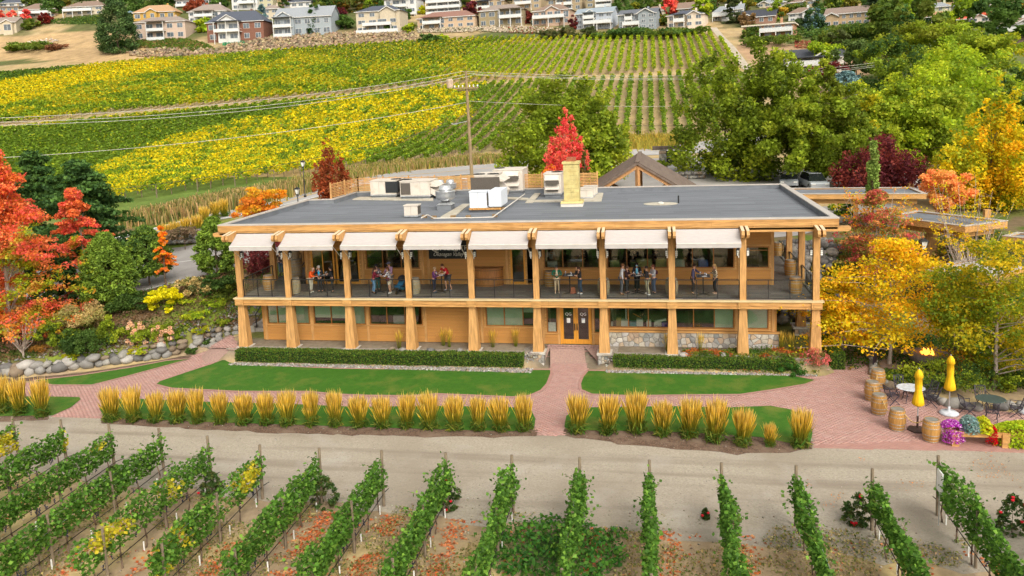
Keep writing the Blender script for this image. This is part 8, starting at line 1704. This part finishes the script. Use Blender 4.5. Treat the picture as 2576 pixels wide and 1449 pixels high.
# fire pit
p=atz(2336,889,G0+.6); fp=thing('fire_pit','round stone fire bowl with flames in the right hand garden','fire pit',(p[0],p[1],G0+.04)); MB().lathe([(.72,0),(.95,.28),(1.0,.52),(.98,.60),(.52,.60),(.50,.50)],28).build('bowl',mat('fire_stone',(.17,.14,.13),.9,.15,6,.5,30),fp,True)
fl=mat('flame',(1,.35,.05),.8,.2,8,emit=((1,.32,.04),2.2)); rng=np.random.default_rng(2)
for k in range(16): a,r=rng.uniform(0,6.3),rng.uniform(0,.38); MB().lathe([(.05,0),(.085,.06),(.05,.15),(.005,.15+rng.uniform(.08,.2))],7,(math.cos(a)*r,math.sin(a)*r,.52)).build('flame',fl,fp,True)
for k in range(14): a,r=rng.uniform(0,6.3),rng.uniform(.1,.45); o=rock(math.cos(a)*r,math.sin(a)*r,.52,.16,fp,name='lava_stone')
sheet('fire_pit_patio',[(p[0]-2.6,p[1]-.9),(p[0]+2.8,p[1]-1.2),(p[0]+5,p[1]+1.6),(p[0]+2.4,p[1]+3),(p[0]-2.2,p[1]+2.5)],mat('flagstone',(.24,.17,.14),.9,.15,2,.3,20,dirt=((.34,.22,.12),3,.5,.7)),.6,.03)
p=atz(2200,925,G0); t=thing('garden_sign','narrow black notice panel standing at the bend of the brick path','sign',(p[0],p[1],G0),R(60)); MB().box(-.3,.3,-.02,.02,.25,1.15).build('panel',mat('dark_panel',(.03,.02,.03),.4),t); [MB().box(a,a+.05,-.03,.03,0,.25).build('leg',black,t) for a in (-.25,.2)]
# lounge seats by the fire
for k,(u,v,lb) in enumerate([(2400,905,'right of the fire bowl'),(2440,925,'under the large right locust'),(2570,900,'at the right edge beyond the hedge')]):
    q=atz(u,v,G0); t=thing('lounge_chair','dark lounge chair %s'%lb,'chair',(q[0],q[1],G0+.04),R(30*k)); MB().box(-.35,.35,-.35,.35,.25,.42).build('seat',mat('lounge_dark',(.04,.03,.03),.7),t); MB().prof([(.30,.42),(.42,.95),(.36,.95),(.24,.42)],-.35,.35,'x').build('backrest',MATS['lounge_dark'],t); [MB().box(a,a+.07,-.35,.35,0,.6).build('armrest',barkm,t) for a in (-.42,.35)]
# planter with flowers
p0=atz(2390,1122,G0); p1=atz(2640,1136,G0); pl=thing('timber_planter','long timber planter overflowing with purple, red and lime flowers at the right edge','planter',(p0[0],p0[1],G0)); L_=p1[0]-p0[0]
MB().box(0,L_,0,.12,.42,.62).box(0,L_,.62,.74,.42,.62).box(0,L_,.12,.62,.36,.44).build('trough',timber,pl)
for x in (0.05,1.95,3.4): [MB().box(x,x+.28,a,b,0,.60).build('leg',timber,pl) for a,b in ((-.06,.22),(.55,.8))]
def mound(x0,x1,pal,label,n,hh=.45,drop=.25,ls=.085,seed=1):
    rng=np.random.default_rng(seed); k=int(n); x=rng.uniform(x0,x1,k); s=(x-x0)/(x1-x0); a=rng.uniform(0,PI,k); r=np.sqrt(rng.uniform(.45,1,k))*np.sin(PI*np.clip(s,.06,.94))**.45; P=np.c_[p0[0]+x,p0[1]+.35-np.cos(a)*r*.55,G0+.58+np.sin(a)*r*hh-drop*(np.cos(a)>.7)*rng.random(k)*1.4]; V,Fq,Cc=leaves(P,ls,jit(pick(pal,k,rng),k,.15,rng),1.2,.4,rng); o=obj('flowers',npmesh('flowers',V,Fq,Cc),LEAF); tag(o,label,'flowers')
mound(-.25,.62,[(.45,.04,.45),(.60,.10,.60),(.30,.02,.30),(.8,.5,.75)],'purple and magenta petunias at the left end of the timber planter',2200,.4,.35,.06,1); mound(.45,1.25,[(.20,.32,.30),(.28,.38,.36)],'silvery blue green foliage plant in the timber planter',1300,.62,.0,.09,2); mound(1.0,1.7,[(.60,.55,.02),(.45,.50,.02)],'yellow green foliage behind the red flowers in the planter',900,.6,.0,.09,3); mound(1.38,1.85,[(.62,.01,.01),(.45,.0,.02)],'bright red geraniums in the timber planter',900,.28,.35,.07,4)
mound(1.7,4.2,[(.42,.52,.02),(.32,.46,.02),(.50,.55,.03)],'lime green sweet potato vine spilling over the planter',5200,.42,.55,.10,5); mound(3.3,3.8,[(.45,.04,.45)],'small purple flowers near the right end of the planter',500,.3,.3,.06,6)
